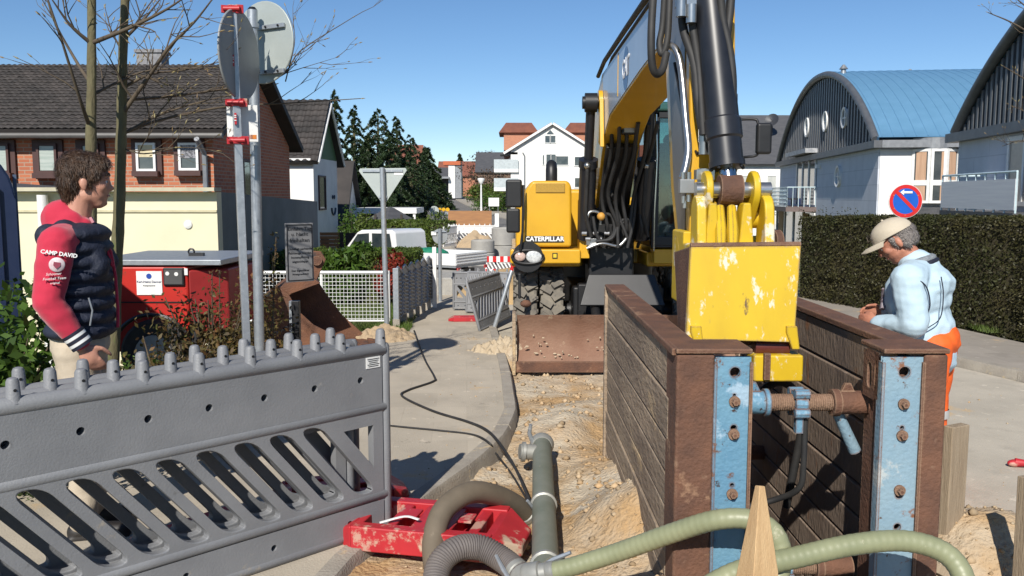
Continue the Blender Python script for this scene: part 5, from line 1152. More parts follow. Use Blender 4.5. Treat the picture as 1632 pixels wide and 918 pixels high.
# give way sign (back)
g0 = gr(617, 527); gw = thing('give_way_sign', 'triangular traffic sign on a thin post seen from behind by the garden gate', 'traffic sign', tuple(g0)); Yg = g0.y
tz = at(610, 267, Yg).z; MB().tube([(0, 0, -.1), (at(609, 267, Yg).x - g0.x, 0, tz)], .033, 14).build('post', m_galv, gw, smooth=40)
T = [at(567, 268, Yg) - g0, at(651, 267, Yg) - g0, at(611, 329, Yg) - g0]
def rtri(T, rr):
    out = []
    for i in range(3):
        a, b, c = T[i - 1], T[i], T[(i + 1) % 3]; u = (a - b).normalized(); v = (c - b).normalized()
        for k in range(5): t = k / 4; p = b + u * rr * (1 - t) ** 1 + v * rr * t; q = b; out.append(p * .72 + (b + (u + v) * rr * .32) * .28)
    return [(p.x, p.z) for p in out]
MB().prism(rtri(T, .05), (0, .045, 0), (1, 0, 0), (0, 0, 1), (0, .012, 0)).build('triangle_plate', m_signback2, gw, bevel=.002)
cx = (T[0].x + T[1].x) / 2
for zz in (T[0].z - .03, T[2].z + .12): MB().box((cx, .034, zz), (.5 if zz > 1.8 else .1, .02, .03)).build('bracket', m_galv, gw)
MB().box((T[1].x - .13, .042, T[1].z - .07), (.11, .003, .045)).build('sticker', m_white, gw)
# entrance notice board
Yn = 7.3; c0 = at(473, 540, Yn); nb_ = thing('notice_board', 'narrow grey notice board with German text on a black post', 'notice board', (c0.x, Yn, 0)); o_ = Vector(nb_.location)
MB().box((0, 0, .35), (.062, .062, .95)).build('post', m_black, nb_, bevel=.004); MB().box((-.042, 0, .35), (.02, .05, .95)).build('post_strip', m_galv, nb_)
rt_ = Vector((.80, .60, 0)); nn = Vector((.60, -.80, 0)); bc = at(475, 402, Yn) - o_ + nn * .03; bw_, bh_ = at(494, 0, Yn).x - at(456, 0, Yn).x, at(0, 357, Yn).z - at(0, 450, Yn).z
bw_ /= .80; Mb = Matrix((rt_, nn, Vector((0, 0, 1)))).transposed()
MB().box(bc, (bw_, .02, bh_), Mb).build('board', mat('grey_enamel', (.20, .20, .205), (.165, .165, .17), s=6, rough=.6), nb_, bevel=.003)
mb = MB()
for s in (-1, 1): mb.box(bc + rt_ * s * (bw_ / 2 - .012) + nn * .012, (.006, .006, bh_ - .03), Mb); mb.box(bc + Vector((0, 0, s * (bh_ / 2 - .014))) + nn * .012, (bw_ - .02, .006, .006), Mb)
stuff(mb.build('border', m_black, nb_))
for k, (tx, sz, dz) in enumerate((('Einfahrt Tag', .042, .195), ('u. Nacht', .042, .15), ('freihalten', .046, .10), ('Unbefugt parkende', .027, .03), ('Fahrzeuge werden', .027, -.005), ('kostenpflichtig', .027, -.04), ('abgeschleppt', .027, -.075), ('Der Eigentümer', .024, -.15), ('Privatgrundstück', .021, -.18))):
    textmesh('lettering', tx, sz, m_black, nb_, bc + nn * .0115 + Vector((0, 0, dz)), rt_, (0, 0, 1), .001)
# chain between short black bollards
ch = thing('chain_barrier', 'sagging black chain between the notice board and a short black post', 'chain', (at(380, 540, 6.9).x, 6.9, 0)); a = at(390, 524, 6.9); b = at(468, 512, 7.28)
for k in range(22):
    t = k / 21; p = a.lerp(b, t) - Vector(ch.location) - Vector((0, 0, .16 * (1 - (2 * t - 1) ** 2) * .5)); mb = MB(); mb.lathe([(.012 + .004 * math.cos(q), .004 * math.sin(q)) for q in [2 * math.pi * i / 6 for i in range(6)]], p, (0, 1, 0) if k % 2 else (0, 0, 1), 8, closed=True); mb.build('link', m_black, ch)
p = at(312, 520, 6.6); tag(MB().lathe([(.001, .82), (.05, .82), (.055, .80), (.055, -.05)], (0, 0, 0), (0, 0, 1), 16).build('bollard', m_black, None, smooth=40), 'short black bollard hidden among the shrubs', 'bollard').location = (p.x, 6.6, -.1)
# ---- wire mesh gate / fence
Yf = 11.75; x0, x1 = at(396, 470, Yf).x, at(619, 470, Yf).x; zt_ = at(600, 434, Yf).z
wf = thing('wire_mesh_fence', 'white wire mesh garden fence panel behind the rusty bucket', 'fence', (x1, Yf, 0)); Wf = x1 - x0
mb = MB()
for k in range(int(Wf / .05) + 1): mb.cyl((-k * .05, 0, .03), (-k * .05, 0, zt_), .0035, n=5)
for k in range(int(zt_ / .05)): mb.cyl((-Wf, .004, .05 + k * .05), (0, .004, .05 + k * .05), .0035, n=5)
stuff(mb.build('mesh_wire', m_white, wf))
MB().tube([(-Wf, 0, zt_), (0, 0, zt_)], .02, 8).build('top_rail', m_white, wf, smooth=40); MB().tube([(-Wf, 0, .02), (0, 0, .02)], .014, 8).build('bottom_rail', m_white, wf, smooth=40)
for x in (0, -.9, -1.8): MB().tube([(x, .02, -.1), (x, .02, zt_ + .02)], .022, 8).build('post', m_white, wf, smooth=40)
# ---- zigzag panel fence
pk = thing('panel_fence', 'grey metal picket fence with scalloped panels along the pavement', 'fence', tuple(gr(630, 525))); o_ = Vector(pk.location); pa = gr(632, 524); pb_ = gr(690, 488); nP = 6
m_grey_m = mat('grey_corrugated_metal', (.33, .36, .39), (.27, .29, .32), s=8, rough=.5, metal=.4)
for k in range(nP):
    a = pa.lerp(pb_, k / nP) - o_; b = pa.lerp(pb_, (k + 1) / nP) - o_; d = (b - a); L_ = d.length; d.normalize(); w = Vector((-d.y, d.x, 0)); zt2 = .70
    MB().prism([(0, .06), (L_, .13), (L_, zt2 - .02), (L_ * .85, zt2 + .02), (0, zt2 + .05)], a + Vector((0, 0, .02)), d, (0, 0, 1), w * .012).build('panel', m_grey_m, pk)
    mb = MB()
    for q in range(11): mb.tube([a + d * .02 + w * -.012 + Vector((0, 0, .16 + q * .05)), a + d * L_ * .5 + w * -.02 + Vector((0, 0, .13 + q * .05)), a + d * (L_ - .02) + w * -.012 + Vector((0, 0, .18 + q * .05))], .009, 5)
    stuff(mb.build('rib', m_grey_m, pk)); MB().tube([a + Vector((0, 0, zt2 + .06)), a + d * L_ * .3 + Vector((0, 0, zt2 + .085)), b + Vector((0, 0, zt2 - .02))], .016, 6).build('top_rail', m_grey_m, pk, smooth=50)
    MB().box(a + Vector((0, 0, .06)), (.09, .09, .14)).build('footing', m_kerb, pk)
for p, h in ((pa - o_, .78), (pb_ - o_, .74)): MB().box(p + Vector((0, 0, h / 2)), (.07, .07, h)).build('post', m_galv, pk, bevel=.003)
p = gr(693, 490); tag(MB().box((0, 0, .45), (.06, .06, .95)).build('white_post', m_white, None, bevel=.004), 'white square post at the corner of the picket fence', 'post').location = p
# ---- rusty digging bucket left on the ground
m_bk = mat('rust_brown_bucket', (.17, .072, .035), (.10, .045, .027), s=5, rough=.7, bump=.3, bs=60, wear=[((.30, .16, .08), .62, 6), ((.05, .035, .03), .60, 3)])
c = gr(505, 556); bk_ = thing('excavator_bucket', 'rusty brown excavator bucket lying on the ground beside the notice board', 'bucket', (c.x - .05, c.y + .15, 0), R(14)); bk_.scale = (1.12, 1.1, 1.05); 
prof = [(-.55, .02), (-.62, .25), (-.52, .50), (-.28, .70), (.0, .74), (.05, .70), (-.22, .60), (-.42, .42), (-.50, .24), (-.44, .08), (.0, .03), (.55, .0), (.56, -.02), (-.4, -.02)]
MB().prism([(a, b + .02) for a, b in prof], (0, -.32, 0), (1, 0, 0), (0, 0, 1), (0, .64, 0)).build('shell', m_bk, bk_, smooth=35)
sidep = [(-.58, .06), (-.62, .27), (-.52, .52), (-.28, .72), (.0, .76), (.12, .55), (.28, .30), (.55, .02)]
sidn = [(-.58, .06), (-.62, .27), (-.52, .52), (-.34, .70), (-.25, .62), (-.16, .44), (-.02, .29), (.20, .16), (.55, .02)]
for y in (-.345, .32): MB().prism(sidep if y > 0 else sidn, (0, y, 0), (1, 0, 0), (0, 0, 1), (0, .025, 0)).build('side_plate', m_bk, bk_, bevel=.004)
for y in (-.12, .10):
    mb = MB(); P = [(-.10, .70), (.02, .72), (.12, .95), (.08, 1.02), (-.02, 1.03), (-.10, .95)]; mb.prism(P, (0, y, 0), (1, 0, 0), (0, 0, 1), (0, .03, 0)); mb.build('hanger', m_bk, bk_, bevel=.006)
MB().cyl((.03, -.16, .94), (.03, .17, .94), .05, n=14).build('pin_boss', m_rust, bk_, smooth=40)
for k in range(4): MB().prism([(0, 0), (.16, .0), (.14, .03), (0, .05)], (.53, -.28 + k * .18, 0), (1, 0, 0), (0, 0, 1), (0, .07, 0)).build('tooth', m_bk, bk_, bevel=.004)
# spoil heap by the bucket
def heap(name, label, c, r, mtl, amp=.05, n=46, par=None):
    V = []; F = []
    for j in range(n + 1):
        for i in range(n + 1):
            x, y = (i / n * 2 - 1) * 1.1, (j / n * 2 - 1) * 1.1; q = math.hypot(x, y); z = r[2] * max(0, 1 - q) ** .85 * (1 + .35 * noise.noise(Vector((x * 3, y * 3, c[0] * 3)))) if q < 1 else -.02
            z += amp * noise.noise(Vector((x * 9, y * 9, c[1]))) * (q < 1); V.append((x * r[0], y * r[1], z - .01))
    for j in range(n):
        for i in range(n): F.append((j * (n + 1) + i, j * (n + 1) + i + 1, (j + 1) * (n + 1) + i + 1, (j + 1) * (n + 1) + i))
    o = npmesh(name, V, F, mtl, smooth=True); o.location = c; return tag(o, label, 'heap')
m_spoil = mat('tan_spoil', (.42, .31, .19), (.34, .26, .17), s=4, rough=1, bump=.6, bs=40)
heap('sand_heap', 'small tan spoil heap spilling out beside the rusty bucket', tuple(gr(610, 540) + Vector((0, .1, 0))), (.42, .4, .16), m_spoil)
heap('sand_heap', 'golden sand heap on the road behind the leaning barriers', (at(832, 440, 15.2).x, 15.4, -.08), (1.5, 1.2, .62), mat('golden_sand', (.46, .32, .16), (.40, .27, .13), s=3, rough=1, bump=.5, bs=50), amp=.02)
heap('sand_heap', 'far tan sand heap in front of the white site barrier', (at(760, 398, 31).x, 30.6, -.08), (.9, .8, .55), m_spoil)
# clods in front of leaning boards
heap('rubble_heap', 'broken pale rubble beside the excavator tyre', (at(800, 545, 9.7).x, 9.55, -.06), (.42, .3, .22), mat('pale_rubble', (.46, .38, .27), (.38, .30, .2), s=9, rough=1, bump=.8, bs=30), amp=.09)
# ---- red compressor trailer
Yc = 7.9; xa, xb = at(150, 460, Yc).x, at(300, 460, Yc).x; zt_ = at(260, 413, Yc).z
cp = thing('compressor_trailer', 'red site compressor trailer with grey lid and control panel behind the shrubs', 'compressor', (xb, Yc, 0), R(0)); Wc = xb - xa; m_cred = mat('compressor_red', (.50, .03, .02), (.42, .025, .02), s=3, rough=.35, coat=.3, wear=[((.25, .05, .03), .64, 6)])
yaw = R(22); cp.rotation_euler.z = 0
MB().box((-Wc / 2, .6, .28 + (zt_ - .06 - .28) / 2), (Wc, 1.2, zt_ - .06 - .28)).build('body', m_cred, cp, bevel=.03)
MB().prism([(0, 0), (0.0, 1.2), (.30, 1.3), (.30, .2)], (0.003, 0, .45), (1, 0, 0), (0, 1, 0), (0, 0, zt_ - .55)).build('end_housing', mat('compressor_dark_red', (.30, .02, .02), rough=.5), cp, bevel=.02)
MB().box((-Wc / 2 + .13, .66, zt_ - .03), (Wc + .36, 1.36, .05)).build('lid', m_galv, cp, bevel=.006)
MB().box((-Wc / 2, -.004, .74), (Wc - .06, .006, .012)).build('body_seam', m_black, cp)
lx = at(219, 0, Yc).x - xb; MB().box((lx, -.005, at(0, 451, Yc).z), (.23, .01, .215)).build('label_plate', m_white, cp)
mb = MB(); disc(mb, (lx, -.010, at(0, 440, Yc).z), (0, -1, 0), .024, .003); mb.build('blue_logo', mat('logo_blue', (.01, .06, .35)), cp)
textmesh('lettering', 'Karl-Heinz Danner', .029, mat('ink_blue', (.02, .03, .12)), cp, (lx, -.0125, at(0, 449, Yc).z), (1, 0, 0), (0, 0, 1), .001)
textmesh('lettering', 'Kompressoren', .018, m_black, cp, (lx, -.0125, at(0, 455, Yc).z), (1, 0, 0), (0, 0, 1), .001)
px_ = at(260, 0, Yc).x - xb; MB().box((px_, -.01, at(0, 441, Yc).z), (.19, .03, .165)).build('control_panel', m_black, cp, bevel=.012); MB().box((px_, -.027, at(0, 441, Yc).z), (.16, .004, .13)).build('panel_face', mat('panel_grey', (.07, .07, .07)), cp)
for dx, dz in ((-.05, .02), (.03, .015)): mb = MB(); disc(mb, (px_ + dx, -.029, at(0, 439, Yc).z + dz), (0, -1, 0), .018, .004, 14); mb.build('gauge', m_white, cp)
MB().box((px_ + .11, -.006, at(0, 433, Yc).z), (.03, .008, .06)).build('sticker', m_white, cp)
mb = MB(); mb.lathe([(.028 + .009 * math.cos(a), .009 * math.sin(a)) for a in [2 * math.pi * i / 8 for i in range(8)]], (px_ - .02, .5, zt_ + .035), (0, 1, 0), 14, closed=True); mb.box((px_ + .03, .5, zt_ + .01), (.14, .05, .03)); mb.build('lifting_eye', m_black, cp, smooth=40)
wxp = at(232, 0, Yc).x - xb - .03
mb = MB(); mb.lathe([(.16, -.07), (.28, -.08), (.31, -.05), (.31, .05), (.28, .08), (.16, .07)], (wxp, .0, .28), (0, 1, 0), 28, closed=True); whl = mb.build('wheel', m_rubber, cp, smooth=40); mb = MB(); disc(mb, (wxp, -.06, .28), (0, -1, 0), .17, .03, 24); mb.build('rim', m_galv, whl, smooth=30)
MB().tube([(wxp + .36 * math.cos(a), -.10, .28 + .36 * math.sin(a)) for a in [R(180 - 9 * k) for k in range(21)]], .02, 6).build('mudguard', m_black, cp, smooth=40)
MB().box((.25, .3, .40), (.6, .08, .08)).build('drawbar', m_black, cp)
# ---- dark blue cabin at the left edge
Yb = 6.2; xe = at(24, 300, Yb).x; cb_ = thing('site_cabin', 'dark blue round topped site cabin at the edge beside the laurel bush', 'cabin', (xe, Yb, 0), R(34)); zt_ = at(0, 240, Yb).z
prof = [(-1.1, 0.05)] + [(0, .05), (0, zt_ - .35)] + [(-.25 + .25 * math.cos(R(a)), zt_ - .35 + .35 * math.sin(R(a))) for a in range(0, 91, 15)] + [(-1.1, zt_)]
MB().prism(prof, (0, 0, 0), (1, 0, 0), (0, 0, 1), (0, 1.1, 0)).build('shell', mat('dark_blue_plastic', (.012, .022, .06), (.02, .03, .07), rough=.4), cb_, bevel=.02)
for k in range(4): MB().box((-.12 - .22 * k, -.012, 1.0), (.05, .03, 1.5)).build('rib', mat('dark_blue_plastic', (.012, .022, .06)), cb_, bevel=.006)
MB().box((.012, .15, .95), (.02, .05, 1.8)).build('lit_corner_edge', mat('lit_blue_trim', (.08, .12, .2)), cb_)  # lit edge of the cabin put into a lighter blue strip
# ---- timber screen and shed roofs on the left
ts = thing('timber_screen', 'brown horizontal board fence panel behind the garden hedge', 'fence', (at(541, 380, 24).x, 24, 0)); wS = at(541, 0, 24).x - at(509, 0, 24).x
zt_ = at(0, 370, 24).z; m_tim = mat('brown_timber', (.32, .17, .07), (.25, .13, .06), s=3, stretch=(1, 8, 8), rough=.8)
for k in range(7): MB().box((-wS / 2, 0, zt_ - .05 - k * .1), (wS, .03, .088)).build('board', m_tim, ts, bevel=.004)
MB().box((.06, .0, zt_ / 2), (.09, .09, zt_)).build('post', m_dk, ts); MB().box((.6, .1, zt_ / 2), (.9, .04, zt_ - .05)).build('dark_panel', m_dk, ts)
cpx0, cpx1 = at(556, 0, 36).x, at(660, 0, 36).x; cw_ = thing('carport', 'long low flat white carport roof behind the garden hedges', 'carport', (cpx0, 36, 0)); zt_ = at(0, 336, 36).z
MB().box(((cpx1 - cpx0) / 2, 1.5, zt_), (cpx1 - cpx0, 3, .22)).build('roof', m_white, cw_)
for k in range(4): MB().box((.1 + (cpx1 - cpx0 - .2) * k / 3, .1, zt_ / 2 - .1), (.1, .1, zt_ + .1)).build('post', m_white, cw_)
gz0 = thing('garden_pavilion', 'small grey hipped pavilion roof in front of the carport', 'pavilion', (at(622, 350, 34).x, 34, 0)); MB().lathe([(1.1, .0), (.15, .55), (.001, .6)], (0, 0, at(0, 350, 34).z - .1), (0, 0, 1), 4).build('roof', m_slate, gz0)
for a in (45, 135, 225, 315): MB().box((.7 * math.cos(R(a)), .7 * math.sin(R(a)), .35), (.08, .08, at(0, 350, 34).z + .5)).build('post', m_dk, gz0)
# ---- white double cab pickup with dropside bed
pu = thing('pickup_truck', 'white double cab pickup with dropside bed parked in the driveway', 'pickup', (at(618, 400, 17.8).x, 17.9, -.07), R(-29)); pu.scale = (.62, .62, .62)
m_car = mat('white_car_paint', (.78, .78, .77), (.74, .74, .73), rough=.25, coat=.5); m_cglass = mat('car_glass', (.02, .03, .035), (.05, .06, .06), s=2, rough=.04, spec=1)
prof = [(-1.95, .45), (-1.98, .85), (-1.80, 1.02), (-1.15, 1.12), (-.62, 1.68), (-.45, 1.76), (.75, 1.78), (.9, 1.70), (.98, 1.0), (.98, .45)]
MB().prism(prof, (0, -.85, 0), (1, 0, 0), (0, 0, 1), (0, 1.7, 0)).build('cab', m_car, pu, bevel=.06)
for a, b in (([(-1.0, 1.12), (-.58, 1.62), (-.12, 1.66), (-.12, 1.12)], 'front'), ([(.0, 1.12), (.0, 1.66), (.70, 1.66), (.80, 1.12)], 'rear')):
    for y in (-.862, .852): MB().prism(a, (0, y, 0), (1, 0, 0), (0, 0, 1), (0, .01, 0)).build('side_window', m_cglass, pu, bevel=.003)
MB().add([(-1.12, -.7, 1.16), (-1.12, .7, 1.16), (-.66, .64, 1.68), (-.66, -.64, 1.68)], [(0, 1, 2, 3)]).build('windscreen', m_cglass, pu); pu.children[-1].location.x = -.03
MB().box((-1.4, -.95, .98), (.2, .12, .16)).build('mirror', m_black, pu, bevel=.02); MB().box((1.06, .0, 1.0), (.04, 1.5, .3)).build('headboard', m_galv, pu)
MB().box((2.1, 0, .72), (2.2, 1.8, .1)).build('bed_floor', m_galv, pu)
m_ds = mat('white_dropside', (.74, .75, .75), (.66, .67, .68), s=2, stretch=(.5, .5, 18), rough=.4)
for y in (-.9, .9): MB().box((2.1, y, .92), (2.2, .04, .36)).build('dropside', m_ds, pu, bevel=.005)
MB().box((3.2, 0, .92), (.04, 1.84, .36)).build('tailboard', m_ds, pu, bevel=.005)
for k in range(4): MB().box((3.225, 0, .79 + .09 * k), (.02, 1.8, .02)).build('tailboard_rib', m_white, pu)
MB().box((1.3, 0, .5), (3.6, .7, .2)).build('chassis', m_black, pu)
for x in (-1.25, 2.3):
    for y in (-.78, .78):
        mb = MB(); mb.lathe([(.2, -.1), (.3, -.11), (.335, -.07), (.335, .07), (.3, .11), (.2, .1)], (x, y, .335), (0, 1, 0), 24, closed=True); w = mb.build('wheel', m_rubber, pu, smooth=40); mb = MB(); disc(mb, (x, y + (.08 if y > 0 else -.08), .335), (0, 1 if y > 0 else -1, 0), .2, .02, 18); mb.build('rim', m_galv, w, smooth=30)
tag(MB().ball((0, 0, .09), (.40, .28, .14), 16).build('green_net', mat('green_net', (.01, .16, .09), (.02, .25, .14), s=14, rough=.6, bump=.9, bs=25), None, smooth=60), 'green net bundled over the load on the pickup bed', 'net').location = Vector(pu.location) + rotz(R(-29)) @ Vector((1.75, -.2, .86)) * .62
tl = MB()
for s in (-1, 1): tl.box((3.24, s * .8, .62), (.04, .16, .1))
stuff(tl.build('tail_light', m_red, pu))
# ---- further signs on the street
def post_sign(label, px, pyb, pyt, pyc, r, Y, front=None, nrm=(0, 1, 0), name='traffic_sign'):
    b = at(px, pyb, Y); t = thing(name, label, 'traffic sign', (b.x, Y, b.z)); zt = at(px, pyt, Y).z - b.z; MB().tube([(0, 0, -.1), (0, 0, zt)], .03, 8).build('post', m_galv, t, smooth=40)
    mb = MB(); disc(mb, (0, .035, at(px, pyc, Y).z - b.z), nrm, r, .012, 28); mb.build('sign_plate', front or m_signback2, t, smooth=30); return t
t = post_sign('small round sign seen from behind on a thin white post by the driveway', 702, 489, 365, 377, .125, 14.1, m_signback)
MB().box((-.0, .02, at(0, 369, 14.1).z - t.location.z), (.2, .02, .02)).build('bracket', m_galv, t); MB().box((-.1, .02, at(0, 372, 14.1).z - t.location.z), (.08, .01, .06)).build('sticker', m_white, t)
post_sign('pale round sign on a post at the left kerb of the uphill street', 692, 352, 330, 336, .30, 55)
post_sign('tiny round sign at the left bend high up the street', 670, 306, 282, 287, .35, 125)
ns = thing('no_stopping_sign', 'blue and red no stopping sign with white arrow above the hedge', 'traffic sign', (at(1443, 345, 9.4).x, 9.4, 0)); c = at(1443, 320.5, 9.4) - Vector(ns.location)
MB().tube([(0, .03, -.05), (0, .03, c.z + .1)], .03, 12).build('post', m_galv, ns, smooth=40); rS = 26.5 / 1400 * 9.5; mb = MB(); disc(mb, c + Vector((0, .01, 0)), (0, -1, 0), rS, .014, 40); mb.build('plate', m_white, ns, smooth=30)
m_sr = mat('sign_red', (.58, .02, .02), rough=.35); m_sbl = mat('sign_blue', (.01, .10, .50), rough=.35)
MB().lathe([(.0005, .0), (rS * .78, .0)], c + Vector((0, -.0065, 0)), (0, -1, 0), 40).build('blue_field', m_sbl, ns); MB().lathe([(rS * .76, .002), (rS * .97, .002)], c + Vector((0, -.0065, 0)), (0, -1, 0), 40).build('red_ring', m_sr, ns)
d = Vector((.72, 0, -.70)); MB().box(c + Vector((0, -.009, 0)), (rS * 1.56, .002, rS * .2), Matrix((d, Vector((0, 1, 0)), Vector((.70, 0, .72)))).transposed()).build('red_bar', m_sr, ns)
mb = MB(); mb.prism([(-.07, 0), (-.03, .03), (-.03, .011), (.06, .011), (.06, -.011), (-.03, -.011), (-.03, -.03)], c + Vector((.005, -.012, rS * .52)), (1, 0, 0), (0, 0, 1), (0, -.003, 0)); mb.build('arrow', m_white, ns)
for dx, dz in ((-.13, .06), (.13, .06), (0, -.15), (-.12, -.08)): MB().ball(c + Vector((dx, -.009, dz)), .006, 6).build('rivet', mat('brass', (.5, .35, .05)), ns)
# lamp, notice boards, car up the street
sl_ = thing('street_lamp', 'slim white street lamp beside the uphill pavement', 'street lamp', (at(767, 340, 72).x, 72, .05)); zt_ = at(0, 292, 72).z
MB().tube([(0, 0, -.2), (0, 0, zt_)], [.09, .06], 8).build('pole', m_white, sl_, smooth=40); MB().lathe([(.12, zt_ - .1), (.3, zt_ + .25), (.28, zt_ + .35), (.001, zt_ + .38)], (0, 0, 0), (0, 0, 1), 14).build('lamp_head', m_white, sl_, smooth=40)
wb = thing('street_sign', 'white blank panel on two legs beside the uphill pavement', 'sign', (at(787, 335, 52).x, 52, 0)); MB().box((0, 0, at(0, 322, 52).z), (.62, .03, .5)).build('panel', m_white, wb)
for s in (-.25, .25): MB().cyl((s, .03, -.1), (s, .03, at(0, 322, 52).z), .02, n=6).build('leg', m_galv, wb)
tag(MB().box((0, 0, .4), (.24, .2, .9)).build('white_cabinet', m_white, None, bevel=.02), 'small white utility cabinet below the blank panel', 'cabinet').location = (at(792, 345, 50).x, 50, -.15)
ca = thing('parked_car', 'small silver car standing at the top of the uphill street', 'car', (at(704, 316, 148).x, 148, rise(148) - .07), R(6)); m_silver = mat('silver_paint', (.40, .38, .37), rough=.3, metal=.5)
MB().prism([(-2, .35), (2, .35), (2.05, .85), (1.75, .98), (1.2, 1.45), (-.9, 1.5), (-1.9, 1.0), (-2.05, .8)], (-.88, 0, 0), (0, 1, 0), (0, 0, 1), (1.76, 0, 0)).build('body', m_silver, ca, bevel=.08)
MB().box((0, -1.5, 1.2), (1.4, .08, .42), Matrix.Rotation(R(-28), 3, 'X')).build('rear_window', m_cglass, ca)
for s in (-.68, .68): MB().box((s, -2.06, .85), (.28, .05, .16)).build('tail_light', m_red, ca)
for s in (-.75, .75):
    for y in (-1.3, 1.3): MB().cyl((s - .1, y, .32), (s + .1, y, .32), .32, n=16).build('wheel', m_rubber, ca, smooth=30)
MB().box((0, -2.07, .6), (.5, .03, .12)).build('number_plate', m_white, ca)
# ---- road works further up: wooden panel, white barrier, concrete rings, red and white barrier
wpn = thing('wooden_hoarding', 'large brown wooden sheet standing across the far road works', 'panel', (at(749, 352, 36).x, 36, 0)); w_ = at(785, 0, 36).x - at(714, 0, 36).x; za, zb = at(0, 370, 36).z, at(0, 336, 36).z
MB().box((0, 0, (za + zb) / 2), (w_, .05, zb - za)).build('sheet', mat('ply_brown', (.38, .19, .08), (.30, .15, .07), s=2, stretch=(1, 1, 6), rough=.8), wpn)
for s in (-.42, .42): MB().box((s * w_, .06, zb / 2 - .05), (.1, .08, zb + .1)).build('support_post', m_wood2, wpn)
m_wpl = mat('white_plastic_barrier', (.74, .74, .72), (.64, .64, .62), s=3, rough=.5)
make_barrier('white slotted site barrier across the road below the wooden panel', (at(789, 400, 30.5).x, 30.6, -.05), (-1, -.06, 0), (.06, -1, 0), sc=.75, mp=m_wpl, sticker=False, group='white far barriers')
make_barrier('white slotted site barrier end turned along the far pavement', (at(727, 400, 30).x, 30.2, -.05), (-.35, -.94, 0), (-.94, .35, 0), Lb=1.4, sc=.75, mp=m_wpl, sticker=False, group='white far barriers')
m_conc = mat('ring_concrete', (.36, .35, .32), (.29, .28, .26), s=4, rough=.9, bump=.3, bs=40)
def ring(label, px, Y, z0, r, h):
    o = MB().lathe([(r - .08, 0), (r, 0), (r, h - .03), (r - .03, h), (r - .08, h)], (0, 0, 0), (0, 0, 1), 32, closed=True).build('concrete_ring', m_conc, None, smooth=40); o.location = (at(px, 0, Y).x, Y, z0); tag(o, label, 'concrete ring', 'concrete manhole rings')
rz = lambda py, Y: at(0, py, Y).z
ring('tall concrete manhole ring standing on its fellow at the road works', 768, 22.5, rz(432, 22.5) + .5, .30, rz(382, 22.5) - rz(432, 22.5) - .5)
ring('bottom concrete manhole ring under the tall one', 768, 22.5, -.08, .31, rz(432, 22.5) + .57)
ring('concrete manhole ring behind the red and white barrier, lower of two', 802, 23.2, -.08, .31, .48); ring('concrete manhole ring topmost of the stack behind the red and white barrier', 802, 23.2, .41, .31, .46)
rw = thing('warning_barrier', 'red and white striped warning barrier before the concrete rings', 'barrier', (at(797, 430, 20).x, 20, 0)); w_ = at(823, 0, 20).x - at(775, 0, 20).x
for py, h in ((413, .13), (431, .07)):
    z = rz(py, 20)
    for k in range(8): MB().box((-w_ / 2 + w_ * (k + .5) / 8, 0, z), (w_ / 8 - .001, .03, h)).build('stripe', m_sr if k % 2 == 0 else m_white, rw)
for k in range(8): MB().box((-w_ / 2 + w_ * (k + .5) / 8, .01, rz(422, 20)), (.03, .02, .22), Matrix.Rotation(R(-30), 3, 'Y')).build('slat', m_white, rw)
for s in (-.48, .48): MB().box((s * w_, .02, .12), (.04, .03, .6)).build('leg', m_white, rw)
yb_ = thing('warning_barrier', 'far road barrier carrying a row of yellow lamps', 'barrier', (at(704, 345, 60).x, 60, 0)); zz = rz(341, 60)
MB().box((0, 0, zz), (1.0, .05, .25)).build('beam', m_galv, yb_); 
for k in range(4): mb = MB(); disc(mb, (-.4 + .27 * k, 0, zz + .3), (0, -1, 0), .13, .05, 16); mb.build('lamp', mat('amber_lamp', (.75, .42, .02), rough=.3), yb_)
for s in (-.45, .45): MB().box((s, .02, zz / 2), (.05, .05, zz)).build('leg', m_galv, yb_)
# ---- barriers leaning against each other by the excavator
make_barrier('light grey barrier standing crosswise on the pavement behind the leaning ones', gr(778, 498) + Vector((.03, .2, .02)), (-1, .05, 0), (-.05, -1, 0), Lb=.95, sc=.58, phase=.05, sticker=False, group='grey barriers by the excavator')
lb = make_barrier('grey barrier leaning at a slant beside the excavator tyre', gr(765, 528) + Vector((0, 0, .0)), (.28, .96, 0), (-.96, .28, 0), Lb=2.0, sc=.68, phase=.05, sticker=False, group='grey barriers by the excavator'); lb.rotation_euler = (R(-16), 0, lb.rotation_euler.z)
lb = make_barrier('grey barrier propped behind the slanting one near the excavator tyre', gr(808, 505) + Vector((.0, .2, .02)), (-1, .3, 0), (-.3, -1, 0), Lb=1.0, sc=.62, phase=.05, sticker=False, group='grey barriers by the excavator'); lb.rotation_euler = (R(10), 0, lb.rotation_euler.z)
o = MB().lathe([(.03, 0), (.03, .95), (.02, .97)], (0, 0, 0), (0, 0, 1), 10).build('warning_post', m_galv, None, smooth=40); o.location = gr(770, 525) + Vector((.14, .15, 0)); o.rotation_euler = (0, R(17), 0); tag(o, 'thin reflective post leaning with the slanting grey barrier', 'post')
mb = MB(); mb.lathe([(.0315, .78), (.0315, .88)], (0, 0, 0), (0, 0, 1), 10); q = mb.build('red_band', m_sr, o); 
make_foot('red plastic foot under the crosswise barrier near the excavator', gr(742, 511), R(4), s=.55)
# kerb-side raised bed up the pavement
tag(MB().prism([(-.15, 0), (.35, 0), (.42, 2.2), (.1, 2.6), (-.15, 2.6)], gr(694, 470) + Vector((0, 0, -.05)), (1, 0, 0), (0, 1, 0), (0, 0, .35)).build('concrete_planter', m_conc, None, bevel=.03), 'low concrete wall block beside the pavement below the pickup', 'wall')
